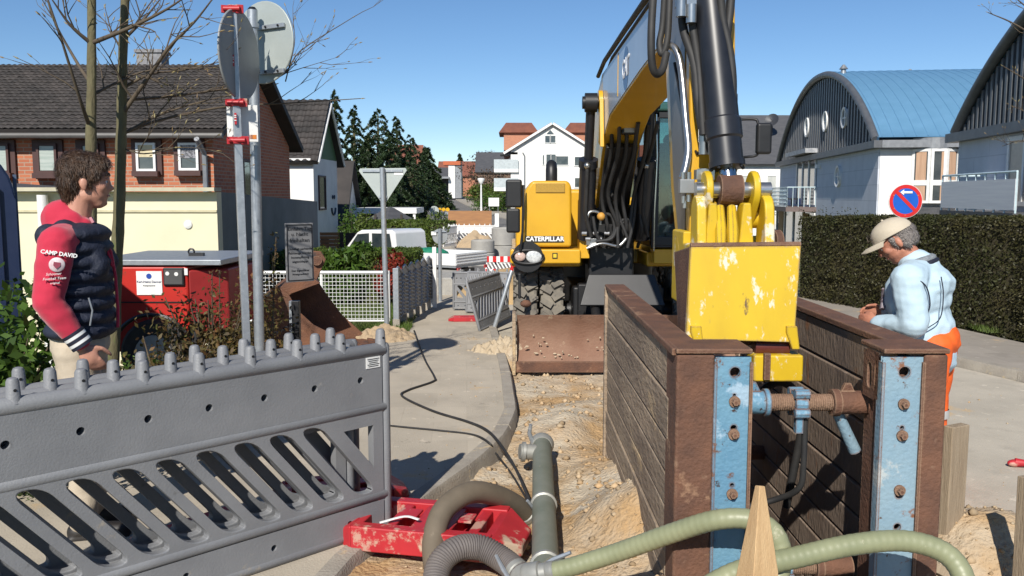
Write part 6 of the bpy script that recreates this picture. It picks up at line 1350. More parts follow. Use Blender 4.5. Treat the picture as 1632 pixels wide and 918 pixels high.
# ================================================================ WHEELED EXCAVATOR
EX = Vector((1.165, 9.95, -.08)); ex = thing('wheeled_excavator', 'yellow wheeled excavator with boom reaching over the shoring box', 'excavator', tuple(EX))
m_yel = mat('machine_yellow', (.64, .36, .022), (.58, .32, .02), s=3, rough=.35, coat=.25, wear=[((.40, .23, .04), .66, 5)])
m_yelw = mat('worn_yellow_steel', (.62, .42, .012), (.55, .36, .012), edge=((.16, .10, .05), .012), s=4, rough=.5, wear=[((.66, .60, .46), .585, 6), ((.12, .07, .04), .64, 12)])
m_scr = mat('scratched_yellow_steel', (.62, .42, .012), (.55, .36, .012), edge=((.20, .13, .08), .014), s=4, rough=.5, stretch=(1, 1, .45), wear=[((.66, .60, .46), .575, 15), ((.12, .07, .04), .63, 12)])
m_blk = mat('machine_black', (.010, .010, .011), (.016, .016, .017), s=6, rough=.45); m_chrome = mat('chrome_rod', (.60, .60, .60), rough=.16, metal=1.0)
m_cyl = mat('black_cylinder_paint', (.010, .011, .015), (.018, .019, .023), s=7, rough=.38, coat=.15)
m_mud = mat('muddy_blade', (.20, .105, .068), (.26, .155, .105), s=3, rough=.85, bump=.3, bs=40, wear=[((.42, .33, .23), .62, 8), ((.12, .065, .045), .62, 3)])
m_tyre = mat('dusty_tyre', (.12, .11, .095), (.22, .195, .155), s=5, rough=.95, wear=[((.06, .055, .05), .58, 5)])
m_steelp = mat('brushed_tube', (.50, .50, .49), (.4, .4, .39), s=12, rough=.28, metal=.9)
m_tint = glassmat('cab_glass', (.55, .72, .68), .35)
def W(*p): return Vector(p) - EX
def A(px, py, Y): return at(px, py, Y) - EX
# --- wheels
def tyre_mesh():
    r, w = .48, .255; mb = MB()
    mb.lathe([(.26, -w * .42), (.36, -w * .5), (.43, -w * .47), (r - .03, -w * .36), (r - .022, 0), (r - .03, w * .36), (.43, w * .47), (.36, w * .5), (.26, w * .42)], (0, 0, 0), (1, 0, 0), 40, closed=True)
    n = 20
    for k in range(n):
        for s in (-1, 1):
            a = 2 * math.pi * (k + (.5 if s > 0 else 0)) / n; M = Matrix.Rotation(a, 3, 'X') @ Matrix.Rotation(R(32) * s, 3, 'Z')
            mb.box(Matrix.Rotation(a, 3, 'X') @ Vector((s * w * .245, 0, r - .012)), (w * .52, .062, .055), M)
            mb.box(Matrix.Rotation(a, 3, 'X') @ Vector((s * w * .47, .012 * s, r - .055)), (.03, .055, .085), Matrix.Rotation(a, 3, 'X'))
    return mb
t0 = None
for y in (0.0, 2.55):
    for x in (.15, .44, 1.89, 2.18):
        if t0 is None: t0 = tyre_mesh().build('wheel', m_tyre, ex, bevel=0); w_ = t0
        else: w_ = t0.copy(); COL.objects.link(w_)
        w_.location = (x - EX.x, y, .48); w_.rotation_euler = (random.random() * 6, 0, 0)
        rim = MB().lathe([(.001, .03), (.10, .05), (.12, .02), (.22, -.02), (.26, .06), (.265, .11), (.265, -.11)], (0, 0, 0), (-1 if x < 1 else 1, 0, 0), 28).build('rim', m_yel, w_, smooth=35)
for y in (0, 2.55): MB().cyl((-.75, y, .48), (.75, y, .48), .11, n=14).build('axle', m_blk, ex, smooth=40)
MB().box((0, 1.3, .62), (1.0, 3.4, .34)).build('chassis', m_blk, ex, bevel=.03)
MB().box((0, -.42, .52), (.9, .16, .62)).build('front_bulkhead', m_blk, ex, bevel=.02)
MB().prism([(0, 0), (.9, 0), (.8, .34), (.1, .34)], (-.45, -.75, .62), (1, 0, 0), (0, .35, .94), (0, -.02, .01)).build('front_step_plate', m_blk, ex, bevel=.01)
for x in (-.42, .42): MB().prism([(-.5, .30), (-1.05, .12), (-1.05, .32), (-.5, .55)], (x - .04, 0, 0), (0, 1, 0), (0, 0, 1), (.08, 0, 0)).build('blade_arm', m_blk, ex, bevel=.01)
for x in (-.28, .28): MB().cyl((x, -.45, .70), (x, -1.02, .42), .05, n=12).build('blade_cylinder', m_blk, ex, smooth=40)
mb = MB(); mb.box((-.18, -.43, .74), (.07, .02, .06)); mb.build('white_tag', m_white, ex)
for s in (-1, 1): MB().box((s * .98, .0, 1.02), (.30, .22, .10)).build('mudguard', m_blk, ex, bevel=.02)
# --- dozer blade
bl = []; n = 8; yb = 8.78 - EX.y
for k in range(n + 1): t = k / n; bl.append((yb + .10 * (1 - (2 * t - 1) ** 2) , .03 + .55 * t))
mb = MB(); poly = bl + [(y + .035, z) for y, z in bl[::-1]]; mb.prism(poly, (.05 - EX.x, 0, 0), (0, 1, 0), (0, 0, 1), (2.23, 0, 0)); bo = mb.build('dozer_blade', m_mud, ex, smooth=30)
MB().box((0, yb - .012, .055), (2.25, .03, .11)).build('cutting_edge', m_rust, bo, bevel=.004)
for x in (.02, 2.30): MB().box((x - EX.x, yb + .06, .29), (.035, .24, .63)).build('end_plate', m_plank, bo, bevel=.006)
mb = MB()
for k in range(60): mb.ball((random.uniform(-1.05, 1.0), yb + .02 + random.uniform(0, .05), .14 + random.random() ** 2 * .25), (random.uniform(.006, .022), .006, random.uniform(.004, .012)), 6)
stuff(mb.build('dried_mud', mat('pale_dry_mud', (.48, .38, .27), rough=1), bo))
p = A(838, 484, 9.1); MB().ball((p.x, p.y, p.z), (.06, .05, .04)).build('mud_clump', m_rust, ex, smooth=60)
p = A(828, 455, 9.1); MB().box((p.x, p.y, p.z), (.03, .16, .26)).build('blade_bracket', m_blk, ex, bevel=.01)
# --- upper structure
MB().cyl((0, 1.25, .76), (0, 1.25, 1.0), .62, n=32).build('turntable', m_blk, ex, smooth=40)
yf = 9.55 - EX.y
mb = MB(); mb.prism([(-1.17, 0), (-1.17, 3.0), (-.9, 3.4), (.9, 3.4), (1.17, 3.0), (1.17, .05), (.30, 0), (.28, .5), (-.30, .5), (-.42, 0)], (0, yf, 1.01), (1, 0, 0), (0, 1, 0), (0, 0, .16)); mb.build('upper_frame', m_yel, ex, bevel=.02)
b0, b1 = A(813, 419, 9.5), A(924, 396, 9.5); MB().box(((b0.x + b1.x) / 2, 9.5 - EX.y, (b0.z + b1.z) / 2), (b1.x - b0.x, .30, b1.z - b0.z)).build('front_skirt', m_yel, ex, bevel=.02)
b0, b1 = A(1040, 420, 9.45), A(1140, 396, 9.45); MB().box(((b0.x + b1.x) / 2, 9.5 - EX.y, (b0.z + b1.z) / 2), (b1.x - b0.x, .25, b1.z - b0.z)).build('front_skirt', m_yel, ex, bevel=.015)
# right-hand tank housing with lamps and lettering
Yt = 9.4; q = [A(831, 394, Yt), A(911, 394, Yt), A(911, 296, Yt), A(905, 288, Yt), A(848, 288, Yt), A(838, 302, Yt)]
mb = MB(); mb.prism([(p.x, p.z) for p in q], (0, Yt - EX.y, 0), (1, 0, 0), (0, 0, 1), (0, 1.1, 0)); th_ = mb.build('tank_housing', m_yel, ex, bevel=.035, seg=3)
c = A(877, 298, Yt); MB().box((c.x, c.y - .004, c.z - .01), (.31, .02, .10)).build('top_grip', mat('ochre_grip', (.42, .25, .04), s=60, rough=.8), th_, bevel=.006)
c = A(868, 381, Yt); MB().box((c.x, c.y - .006, c.z), (.40, .012, .065)).build('name_plate', mat('name_strip', (.045, .042, .04), rough=.4), th_)
textmesh('lettering', 'CATERPILLAR', .068, mat('plate_white', (.85, .85, .83)), th_, (c.x, c.y - .0135, c.z), (1, 0, 0), (0, 0, 1), .002, bold=.0022)
c = A(884, 407, Yt); MB().box((c.x, 9.345 - EX.y, c.z), (.055, .006, .06)).build('warning_sticker', m_blk, ex); MB().box((c.x, 9.341 - EX.y, c.z), (.035, .004, .04)).build('warning_sticker_mark', mat('sticker_yellow', (.7, .5, .02)), ex)
c = A(841, 409, Yt); mb = MB()
mb.tube([(c.x + .17 * math.cos(a), 9.33 - EX.y, c.z + .072 * math.sin(a)) for a in [2 * math.pi * k / 28 for k in range(29)]], .014, 6, cap=False); mb.build('lamp_bezel', m_blk, ex, smooth=50)
MB().lathe([(.001, 0), (.165, 0)], (c.x, 9.345 - EX.y, c.z), (0, -1, 0), 24).build('lamp_backing', m_blk, ex); ex.children[-1].scale = (1, 1, 1)
for px, r, cc in ((829, .06, (.62, .45, .38)), (851, .085, (.70, .72, .72))):
    p = A(px, 409, 9.33); mb = MB(); mb.ball((p.x, p.y, p.z), (r, .025, r * .85), 18); mb.build('headlight', mat('lamp_lens_%d' % px, cc, tuple(x * .6 for x in cc), s=40, rough=.12, spec=.9), ex, smooth=60)
mb = MB(); mb.box((-.62, 2.0, 1.5), (1.0, 2.4, .72)); mb.box((.15, 2.6, 1.45), (1.9, 1.6, .62)); mb.build('engine_hood', m_yel, ex, bevel=.05)
MB().box((-.18, .75, 1.45), (.3, 1.0, .6)).build('pump_bay', m_blk, ex, bevel=.02)
p = A(879, 283, 11.2); MB().tube([p - Vector((0, 0, .3)), p, p + Vector((0, .01, .10)), p + Vector((0, .05, .16)), p + Vector((0, .10, .17))], [.075, .075, .075, .07, .06], 14).build('exhaust_pipe', m_blk, ex, smooth=50)
# mirrors on the right-hand side
for x0, x1, y0, y1 in ((806, 832, 286, 331), (807, 829, 332, 371)):
    a, b = A(x0, y1, 9.25), A(x1, y0, 9.25); MB().box(((a + b) / 2), (b.x - a.x, .07, b.z - a.z)).build('mirror', m_blk, ex, bevel=.025, seg=3)
MB().tube([A(829, 400, 9.3), A(833, 370, 9.28), A(834, 320, 9.28), A(834, 295, 9.3)], .014, 8).build('mirror_arm', m_blk, ex, smooth=50)
# --- boom
XL, XR = .905, 1.27
top = [(10.45, 1.15), (10.25, 2.0), (9.75, 2.68), (9.0, 2.915), (7.2, 2.93), (5.35, 2.95)]; bot = [(5.35, 2.60), (6.2, 2.57), (8.2, 2.43), (8.8, 2.24), (9.4, 1.75), (9.9, 1.15)]
mb = MB(); mb.prism([(y, z) for y, z in top + bot], (XL - EX.x, -EX.y, -EX.z), (0, 1, 0), (0, 0, 1), (XR - XL, 0, 0)); bm_ = mb.build('boom', m_yel, ex, bevel=.008)
m_sidesheen = mat('grey_blue_reflection', (.40, .45, .52), (.34, .39, .46), s=2, rough=.35, coat=.3)  # blue-grey reflection on the boom side, put into the colour
inset = lambda y: (interp(sorted([(a, b) for a, b in bot]), y) + .02, interp(sorted([(a, b) for a, b in top]), y) - .02)
for x in (XL - .004, XR + .004):
    ysd = list(np.linspace(8.85, 5.4, 12)); P = [(y, inset(y)[1]) for y in ysd] + [(y, inset(y)[0]) for y in ysd[::-1]]
    MB().prism(P, (x - EX.x - .002, -EX.y, -EX.z), (0, 1, 0), (0, 0, 1), (.004, 0, 0)).build('side_panel', m_sidesheen, bm_)  # thin sheet that carries the painted reflection
mb = MB(); zc_ = 2.70
MB().lathe([(.001, 0), (.17, 0)], (XL - .0075 - EX.x, 7.08 - EX.y, zc_ - EX.z), (-1, 0, 0), 28).build('logo_disc', mat('logo_blue_grey', (.10, .19, .36), rough=.4), bm_); bm_.children[-1].scale = (1, 1, 1)
textmesh('lettering', 'CAT', .21, mat('logo_white', (.85, .86, .88)), bm_, (XL - .0095 - EX.x, 7.08 - EX.y, zc_ - EX.z), (0, -1, 0), (0, 0, 1), .002, bold=.004)
MB().box((XL - .008 - EX.x, 7.60 - EX.y, zc_ + .02 - EX.z), (.004, .02, .36)).build('yellow_stripe', m_yel, bm_)
MB().tube([W(XL - .02, y, z + .02) for y, z in ((9.2, 2.9), (8.6, 2.96), (7.0, 2.97), (5.6, 2.97), (5.2, 3.05))], .022, 8).build('hose', m_rubber, bm_, smooth=50)
MB().tube([W(XL + .06, y, z + .04) for y, z in ((9.3, 2.85), (8.6, 2.97), (7.0, 2.98), (5.4, 3.0), (5.0, 3.1))], .022, 8).build('hose', m_rubber, bm_, smooth=50)
# boom cylinders
py_, pz_ = 8.88, 2.62
MB().cyl(W(.70, py_, pz_), W(1.47, py_, pz_), .062, n=18).build('boom_pin', m_blk, ex, smooth=40)
for x in (.785, 1.385):
    mb = MB(); mb.cyl(W(x - .06, py_, pz_), W(x + .06, py_, pz_), .095, n=20); mb.build('rod_eye', m_blk, ex, smooth=40)
    MB().cyl(W(x + (.11 if x < 1 else -.11), py_, pz_), W(x + (.07 if x < 1 else -.07), py_, pz_), .12, n=20).build('boss', m_yel, ex, smooth=40)
    mb = MB(); a, b = Vector(W(x, py_, pz_)), Vector(W(x, 9.42, 1.25)); mb.cyl(a, a.lerp(b, .5), .047, n=16); mb.build('cylinder_rod', m_cyl, ex, smooth=40)
    mb = MB(); mb.cyl(a.lerp(b, .40), b, .088, n=20); mb.lathe([(.088, 0), (.10, 0), (.10, .08), (.088, .08)], a.lerp(b, .40), (b - a), 20); mb.build('cylinder_barrel', m_cyl, ex, smooth=40)
    MB().tube([a.lerp(b, .46) + Vector((-.02, -.11, 0)), a.lerp(b, .5) + Vector((-.02, -.13, 0)), a.lerp(b, .8) + Vector((-.02, -.12, 0)), b + Vector((.05, -.15, .02))], .02, 8).build('hose', m_rubber, ex, smooth=50)
    MB().ball(a.lerp(b, .45) + Vector((-.02, -.11, .0)), .035, 10).build('hose_fitting', m_steelp, ex, smooth=60)
MB().prism([(-.14, -.35), (.08, -.30), (.1, .1), (-.04, .12)], W(XL - .05, 8.75, 2.52), (0, 1, 0), (0, 0, 1), (.04, 0, 0)).build('boom_gusset', m_yel, ex, bevel=.008)
MB().box(W(1.13, 8.55, 2.33), (.16, .12, .09)).build('work_light', m_blk, ex, bevel=.012); MB().box(W(1.13, 8.485, 2.33), (.12, .012, .06)).build('work_light_lens', mat('dull_lens', (.35, .33, .28), rough=.2), ex)
MB().prism([(8.78, 2.22), (9.36, 1.74), (9.9, 1.1), (9.85, 1.05), (9.30, 1.68), (8.74, 2.17)], (.93 - EX.x, -EX.y, -EX.z), (0, 1, 0), (0, 0, 1), (.31, 0, 0)).build('boom_dark_plate', m_blk, ex, bevel=.01)  # black plate added to darken the lower face of the boom
# hydraulic clutter at the boom foot
for k in range(7):
    p = A(928 + k * 6, 372 + (k % 3) * 9, 9.28); MB().cyl(p, p + Vector((.05, -.02, .0)), .022, n=8).build('hose_fitting', m_steelp, ex, smooth=40)
for pts in ([(945, 345), (950, 372), (962, 392)], [(958, 340), (975, 345), (978, 372), (960, 388)], [(935, 352), (940, 338), (955, 340), (957, 358)], [(950, 385), (975, 380), (985, 360), (1000, 352)], [(935, 396), (960, 388), (985, 392), (1000, 378)], [(985, 395), (985, 360), (995, 350), (1010, 352)], [(972, 300), (985, 340), (1000, 380)], [(1015, 300), (1010, 350), (1000, 395)]):
    MB().tube(catmull([A(x, y, 9.22 + .01 * i) for i, (x, y) in enumerate(pts)], 5), .018, 8).build('hose', m_rubber if pts[0][0] != 935 else m_steelp, ex, smooth=50)
MB().box(A(946, 385, 9.3), (.16, .08, .07)).build('valve_block', m_steelp, ex, bevel=.006); MB().ball(A(958, 345, 9.2), .045, 10).build('lamp', mat('amber_ball', (.6, .3, .05)), ex, smooth=60)
MB().box(W(1.08, 9.75, 1.15), (.5, .4, .9)).build('boom_foot_bracket', m_blk, ex, bevel=.03)
mb = MB(); a = A(924, 330, 9.4); MB().prism([(0, -.55), (.11, -.55), (.06, .05), (.0, .08)], a, (1, 0, 0), (0, 0, 1), (0, .3, 0)).build('boom_foot_gusset', m_yel, ex, bevel=.01)
for x, y0 in ((.96, 9.0), (1.02, 8.95), (1.10, 8.97), (1.18, 9.0), (1.30, 9.05), (1.36, 9.1)): MB().tube(catmull([W(x, 8.3 + random.uniform(0, .3), 2.38), W(x + .02, y0 - .2, 2.1), W(x - .03, y0 + .15, 1.7), W(x + random.uniform(-.1, .1), 9.25, 1.35), W(x, 9.5, 1.15)], 6), .02, 8).build('hose', m_rubber, ex, smooth=50)
# --- stick
sxl, sxr = .925, 1.165
prof = [(5.75, 3.45), (5.15, 1.75), (4.92, 1.38), (4.72, 1.30), (4.60, 1.36), (4.58, 1.60), (4.80, 3.45)]
mb = MB(); mb.prism(prof, (sxl - EX.x, -EX.y, -EX.z), (0, 1, 0), (0, 0, 1), (sxr - sxl, 0, 0)); st = mb.build('stick', m_yel, ex, bevel=.012)
P = [(5.55, 3.3), (5.03, 1.75), (4.87, 1.5), (4.68, 1.48), (4.70, 1.7), (4.88, 3.3)]
MB().prism(P, (sxl - .005 - EX.x, -EX.y, -EX.z), (0, 1, 0), (0, 0, 1), (.004, 0, 0)).build('side_panel', mat('grey_stick_side', (.17, .165, .16), (.12, .115, .11), s=3, rough=.4), st)
MB().box(W(sxl - .03, 4.62, 1.33), (.05, .30, .38)).build('stick_bracket', m_yelw, st, bevel=.01)
# bucket cylinder on the front of the stick
c1, c2 = A(1128, -40, 4.62), A(1158, 258, 4.42); dcy = (c2 - c1).normalized(); mb = MB(); mb.cyl(c1, c2, .083, n=26); mb.lathe([(.083, 0), (.092, .01), (.092, .10), (.083, .11)], c2 - dcy * .22, dcy, 26); mb.lathe([(.083, 0), (.090, 0), (.090, .03), (.05, .035), (.001, .035)], c2, dcy, 26); cy_ = mb.build('bucket_cylinder', m_cyl, ex, smooth=35)
for k in range(8): a = 2 * math.pi * k / 8; u_ = dcy.cross(Vector((1, 0, 0))).normalized(); v_ = dcy.cross(u_); MB().ball(c2 - dcy * .0 + (u_ * math.cos(a) + v_ * math.sin(a)) * .078 + dcy * .035, .010, 6).build('bolt', m_blk, cy_)
U = A(1163, 303, 4.38); MB().cyl(c2 + dcy * .03, U, .043, n=18).build('cylinder_rod', m_chrome, ex, smooth=40)
mb = MB(); mb.cyl(U - Vector((.055, 0, 0)), U + Vector((.055, 0, 0)), .075, n=24); mb.build('rod_eye', m_rust, ex, smooth=40); MB().cyl(U - Vector((.17, 0, 0)), U + Vector((.20, 0, 0)), .04, n=14).build('link_pin', m_steelp, ex, smooth=40)
def linkplate(name, a, b, x, th, ra, rb, mtl=m_yelw):
    """rounded link bar between two pins, lying in the plane x."""
    a2, b2 = Vector((a.y, a.z)), Vector((b.y, b.z)); d = (b2 - a2).normalized(); n = Vector((-d.y, d.x)); poly = []
    for k in range(9): t = math.pi * k / 8; poly.append(tuple(a2 + (n * math.cos(t) - d * math.sin(t)) * ra))
    for k in range(9): t = math.pi * k / 8; poly.append(tuple(b2 + (-n * math.cos(t) + d * math.sin(t)) * rb))
    MB().prism(poly, (x - th / 2, 0, 0), (0, 1, 0), (0, 0, 1), (th, 0, 0)).build(name, mtl, ex, bevel=.01)
Pt = W(U.x + EX.x, 4.66, 1.42); Pb = W(0, 4.34, 1.24); Ps = W(0, 4.72, 1.35)
for dx in (-.115, .115): linkplate('bell_link', U, Pt, U.x + dx, .036, .095, .10)
for dx in (-.155, .175): linkplate('tilt_link', U + Vector((0, -.02, -.10)), Pb, U.x + dx, .05, .075, .10)
MB().cyl(Vector((U.x - .21, Pt.y, Pt.z)), Vector((U.x + .24, Pt.y, Pt.z)), .07, n=18).build('link_pin', m_yelw, ex, smooth=40)
for px, ps in ((1128, -1), (1195, 1)): p = A(px, 345, 4.45); MB().lathe([(.001, -.05), (.05, -.05), (.06, -.03), (.06, .05), (.001, .05)], (p.x, p.y, p.z), (ps, 0, 0), 18).build('pin_boss', m_yelw, ex, smooth=35)
for px in (1147, 1166):
    a, b = A(px, 330, 4.36), A(px + 2, 405, 4.2); MB().tube([a, (a + b) / 2 + Vector((0, -.01, 0)), b], [.022, .028, .024], 8).build('coupler_rib', m_yelw, ex, smooth=40)
for x0 in (1132, 1186): MB().prism([(-.03, 0), (.05, 0), (.03, .24), (-.01, .24)], A(x0, 402, 4.28), (1, 0, 0), (0, 0, 1), (0, .12, 0)).build('coupler_ear', m_yelw, ex, bevel=.01)
MB().box(A(1160, 398, 4.35), (.40, .30, .06)).build('quick_coupler', m_yelw, ex, bevel=.012)
for x0, x1 in ((1120, 1118), (1148, 1150)): MB().tube(catmull([A(x0, 340, 4.5), A(x0 + 4, 370, 4.45), A(x1, 405, 4.4)], 4), .014, 8).build('hose', m_rubber, ex, smooth=50)
p = A(1236, 384, 4.7); MB().lathe([(.03, -.02), (.06, -.02), (.06, .02), (.03, .02)], p, (1, .2, 0), 18, closed=True).build('lifting_ring', m_rust, ex, smooth=35)
# --- grading bucket seen from behind
Yk = 4.08; Q = [A(1101, 394, Yk + .04), A(1277, 392, Yk + .04), A(1266, 546, Yk - .02), A(1093, 541, Yk - .02)]
mb = MB(); bk = Vector((0, .028, 0)); mb.add([Q[3], Q[2], Q[1], Q[0]] + [p + bk for p in (Q[3], Q[2], Q[1], Q[0])], [(0, 1, 2, 3), (7, 6, 5, 4), (0, 4, 5, 1), (1, 5, 6, 2), (2, 6, 7, 3), (3, 7, 4, 0)]); bp_ = mb.build('bucket_back', m_scr, ex, bevel=.004)
MB().tube([Q[0] + Vector((0, .015, .006)), Q[1] + Vector((0, .015, .006))], .014, 8).build('top_edge', m_rust, bp_, smooth=40)
for a, b in ((Q[0], Q[3]), (Q[1], Q[2])):
    s = Vector((.012 if a is Q[0] else -.012, 0, 0)); P = [a + bk, b + bk, b + Vector((0, .18, -.02)), a + Vector((0, .42, -.05))]
    mb = MB(); mb.add([p for p in P] + [p + s for p in P], [(0, 1, 2, 3), (7, 6, 5, 4), (0, 4, 5, 1), (1, 5, 6, 2), (2, 6, 7, 3), (3, 7, 4, 0)]); mb.build('bucket_side', m_rust, bp_)
P = [Q[3] + bk, Q[2] + bk, Q[2] + Vector((0, .25, -.06)), Q[3] + Vector((0, .25, -.06))]; MB().add(P, [(0, 1, 2, 3)]).build('bucket_floor', m_rust, bp_)
for px in (1101, 1254):
    a = A(px, 520, Yk - .03); b = A(px + 12, 556, Yk - .06); MB().prism([(0, 0), (.05, 0), (.065, -.11), (.03, -.11), (-.0, -.03)], a, (1, 0, 0), (0, 0, 1), (0, .03, 0)).build('gusset', m_yelw, bp_, bevel=.004)
a, b = A(1197, 606, Yk + .02), A(1277, 564, Yk + .02); mb = MB(); w_, h_ = b.x - a.x, b.z - a.z
mb.prism([(0, 0), (.0, h_), (.14, h_), (.16, h_ * .4), (.10, 0)], (a.x, a.y - .04, a.z), (0, 1, 0), (0, 0, 1), (w_, 0, 0)); mb.build('tilt_block', m_scr, bp_, bevel=.01)
p = A(1222, 584, Yk - .03); MB().box((p.x, p.y, p.z), (.03, .03, h_)).build('tilt_block_rib', m_rust, bp_, bevel=.004)
a, b = A(1201, 551, Yk + .06), A(1255, 551, Yk + .06); MB().cyl(a, b, .045, n=18).build('roller', mat('red_brown_roller', (.12, .03, .025), rough=.4), bp_, smooth=40)
# --- hoses and tubes along the stick
def ht(name, pts, r, mtl, par=ex): MB().tube(catmull([A(*p) for p in pts], 6), r, 10).build(name, mtl, par, smooth=50)
ht('steel_tube', [(1067, 72, 4.78), (1076, 78, 4.75), (1083, 95, 4.72), (1088, 130, 4.68), (1093, 190, 4.62), (1097, 235, 4.58), (1094, 262, 4.56), (1088, 284, 4.55)], .020, m_steelp)
ht('hose', [(1062, 85, 4.75), (1056, 110, 4.7), (1046, 118, 4.65), (1039, 100, 4.62), (1038, 50, 4.62), (1042, -20, 4.7)], .020, m_rubber); ht('hose', [(1060, -20, 4.8), (1056, 40, 4.8), (1051, 70, 4.78), (1056, 86, 4.76), (1064, 60, 4.76), (1068, -20, 4.8)], .018, m_rubber)
ht('hose', [(1086, 10, 4.62), (1090, 50, 4.60), (1106, 100, 4.56), (1112, 160, 4.52), (1119, 205, 4.5)], .022, m_rubber); ht('hose', [(1100, 15, 4.58), (1106, 55, 4.56), (1114, 110, 4.54), (1118, 170, 4.5), (1121, 215, 4.48)], .020, m_rubber)
ht('hose', [(1148, -10, 4.5), (1152, 30, 4.5), (1163, 80, 4.48), (1168, 130, 4.46), (1166, 180, 4.44), (1160, 215, 4.44)], .020, m_rubber); ht('hose', [(1166, -10, 4.55), (1163, 25, 4.52), (1158, 60, 4.5), (1150, 120, 4.5)], .02, m_rubber)
for px, py in ((1086, 12), (1102, 22), (1149, 10), (1121, 212), (1122, 232)): p = A(px, py, 4.53); MB().cyl(p + Vector((0, 0, .045)), p - Vector((0, 0, .045)), .027, n=12).build('hose_fitting', m_steelp, ex, smooth=35)
MB().box(A(1096, 2, 4.60), (.12, .08, .06)).build('valve_block', m_steelp, ex, bevel=.006)
MB().box(A(1094, 297, 4.5), (.075, .05, .072)).build('valve_block', mat('grey_block', (.34, .35, .35), rough=.4, metal=.5), ex, bevel=.005)
for px, py in ((1089, 280), (1098, 280), (1090, 318), (1098, 316), (1092, 326)): MB().cyl(A(px, py, 4.5) + Vector((0, 0, .018)), A(px, py, 4.5) - Vector((0, 0, .018)), .013, n=8).build('hose_fitting', m_steelp, ex, smooth=35)
mb = MB(); p = A(1122, 288, 4.46); mb.cyl(p + Vector((0, 0, .06)), p - Vector((0, 0, .075)), .034, n=14); mb.box(p + Vector((0, 0, .03)), (.09, .07, .05)); mb.build('swivel_fitting', m_steelp, ex, smooth=35)
ht('steel_tube', [(1075, 100, 4.85), (1093, 200, 4.72), (1100, 230, 4.68), (1112, 245, 4.6)], .008, m_blk); ht('steel_tube', [(1172, 150, 4.5), (1171, 225, 4.46), (1168, 262, 4.42)], .012, m_steelp)
# --- cab
cx0, cx1, cy0, cy1, cz0, cz1 = 1.475, 2.27, 9.32, 10.75, 1.17, at(1050, 178, 9.35).z
def cb(name, a, b, mtl, bev=.01): MB().box(((a[0] + b[0]) / 2 - EX.x, (a[1] + b[1]) / 2 - EX.y, (a[2] + b[2]) / 2 - EX.z), (abs(b[0] - a[0]), abs(b[1] - a[1]), abs(b[2] - a[2]))).build(name, mtl, cab_, bevel=bev)
cab_ = thing('x', 'x', 'x'); cab_.name = 'cab'; del cab_['label'], cab_['category']; cab_.parent = ex
pw = .075
for x in (cx0, cx1 - pw):
    cb('pillar', (x, cy0, cz0), (x + pw, cy0 + pw, cz1), m_blk); cb('pillar', (x, cy1 - pw, cz0), (x + pw, cy1, cz1), m_blk); cb('pillar', (x + .005, cy0 + .62, cz0), (x + .065, cy0 + .70, cz1), m_blk)
m_cabgreen = mat('green_tinted_roof', (.03, .10, .085), rough=.25, coat=.4)
cb('roof', (cx0 - .02, cy0 - .03, cz1), (cx1 + .02, cy1 + .02, cz1 + .10), m_cabgreen, .03); cb('floor', (cx0, cy0, cz0 - .02), (cx1, cy1, cz0 + .06), m_blk); cb('front_beam', (cx0, cy0, cz1 - .07), (cx1, cy0 + .06, cz1), m_blk)
cb('front_sill', (cx0, cy0 - .006, cz0), (cx1, cy0 + .05, cz0 + .10), m_blk); cb('rear_wall', (cx0, cy1 - .04, cz0), (cx1, cy1, cz0 + .75), m_blk)
cb('rear_panel', (cx0 + .1, cy1 - .10, cz0 + .75), (cx1 - .1, cy1 - .07, cz1 - .25), mat('red_cab_lining', (.20, .05, .035), rough=.8), .004)
cb('windscreen', (cx0 + pw, cy0 + .02, cz0 + .10), (cx1 - pw, cy0 + .026, cz1 - .07), m_tint, 0)
for x in (cx0 + .03, cx1 - .03): cb('side_window', (x, cy0 + pw, cz0 + .4), (x + .006, cy1 - pw, cz1), m_tint, 0)
cb('rear_window', (cx0 + pw, cy1 - .02, cz0 + .75), (cx1 - pw, cy1 - .014, cz1), m_tint, 0)
cb('console', (cx0 + .10, cy0 + .35, cz0 + .06), (cx0 + .24, cy0 + .95, cz0 + .62), m_blk); cb('console', (cx1 - .22, cy0 + .35, cz0 + .06), (cx1 - .10, cy0 + .95, cz0 + .62), m_blk)
cb('seat', (1.62, 9.98, cz0 + .32), (2.12, 10.40, cz0 + .44), m_blk, .04); cb('seat_back', (1.62, 10.36, cz0 + .40), (2.12, 10.48, cz0 + 1.05), m_blk, .05)
MB().tube([W(1.87, 9.62, cz0 + .05), W(1.87, 9.66, cz0 + .55)], .04, 10).build('steering_column', m_blk, cab_, smooth=40)
MB().lathe([(.16 + .016 * math.cos(a), .016 * math.sin(a)) for a in [2 * math.pi * i / 8 for i in range(8)]], W(1.87, 9.68, cz0 + .60), (0, -.35, .94), 24, closed=True).build('steering_wheel', m_blk, cab_, smooth=50)
MB().tube([A(1042, 400, 9.25), A(1043, 340, 9.24), A(1047, 250, 9.24), A(1046, 182, 9.24)], .012, 8).build('hand_rail', m_chrome, cab_, smooth=50)
# left-hand mirror on its bracket
a, b = A(1204, 246, 9.0), A(1230, 196, 9.0); MB().box((a + b) / 2, (b.x - a.x, .09, b.z - a.z)).build('mirror', m_blk, ex, bevel=.03, seg=3)
ht('mirror_arm', [(1150, 200, 9.2), (1170, 192, 9.1), (1200, 190, 9.02), (1208, 196, 9.0), (1209, 225, 8.98), (1207, 246, 9.0), (1190, 250, 9.05), (1165, 252, 9.2)], .014, m_blk)
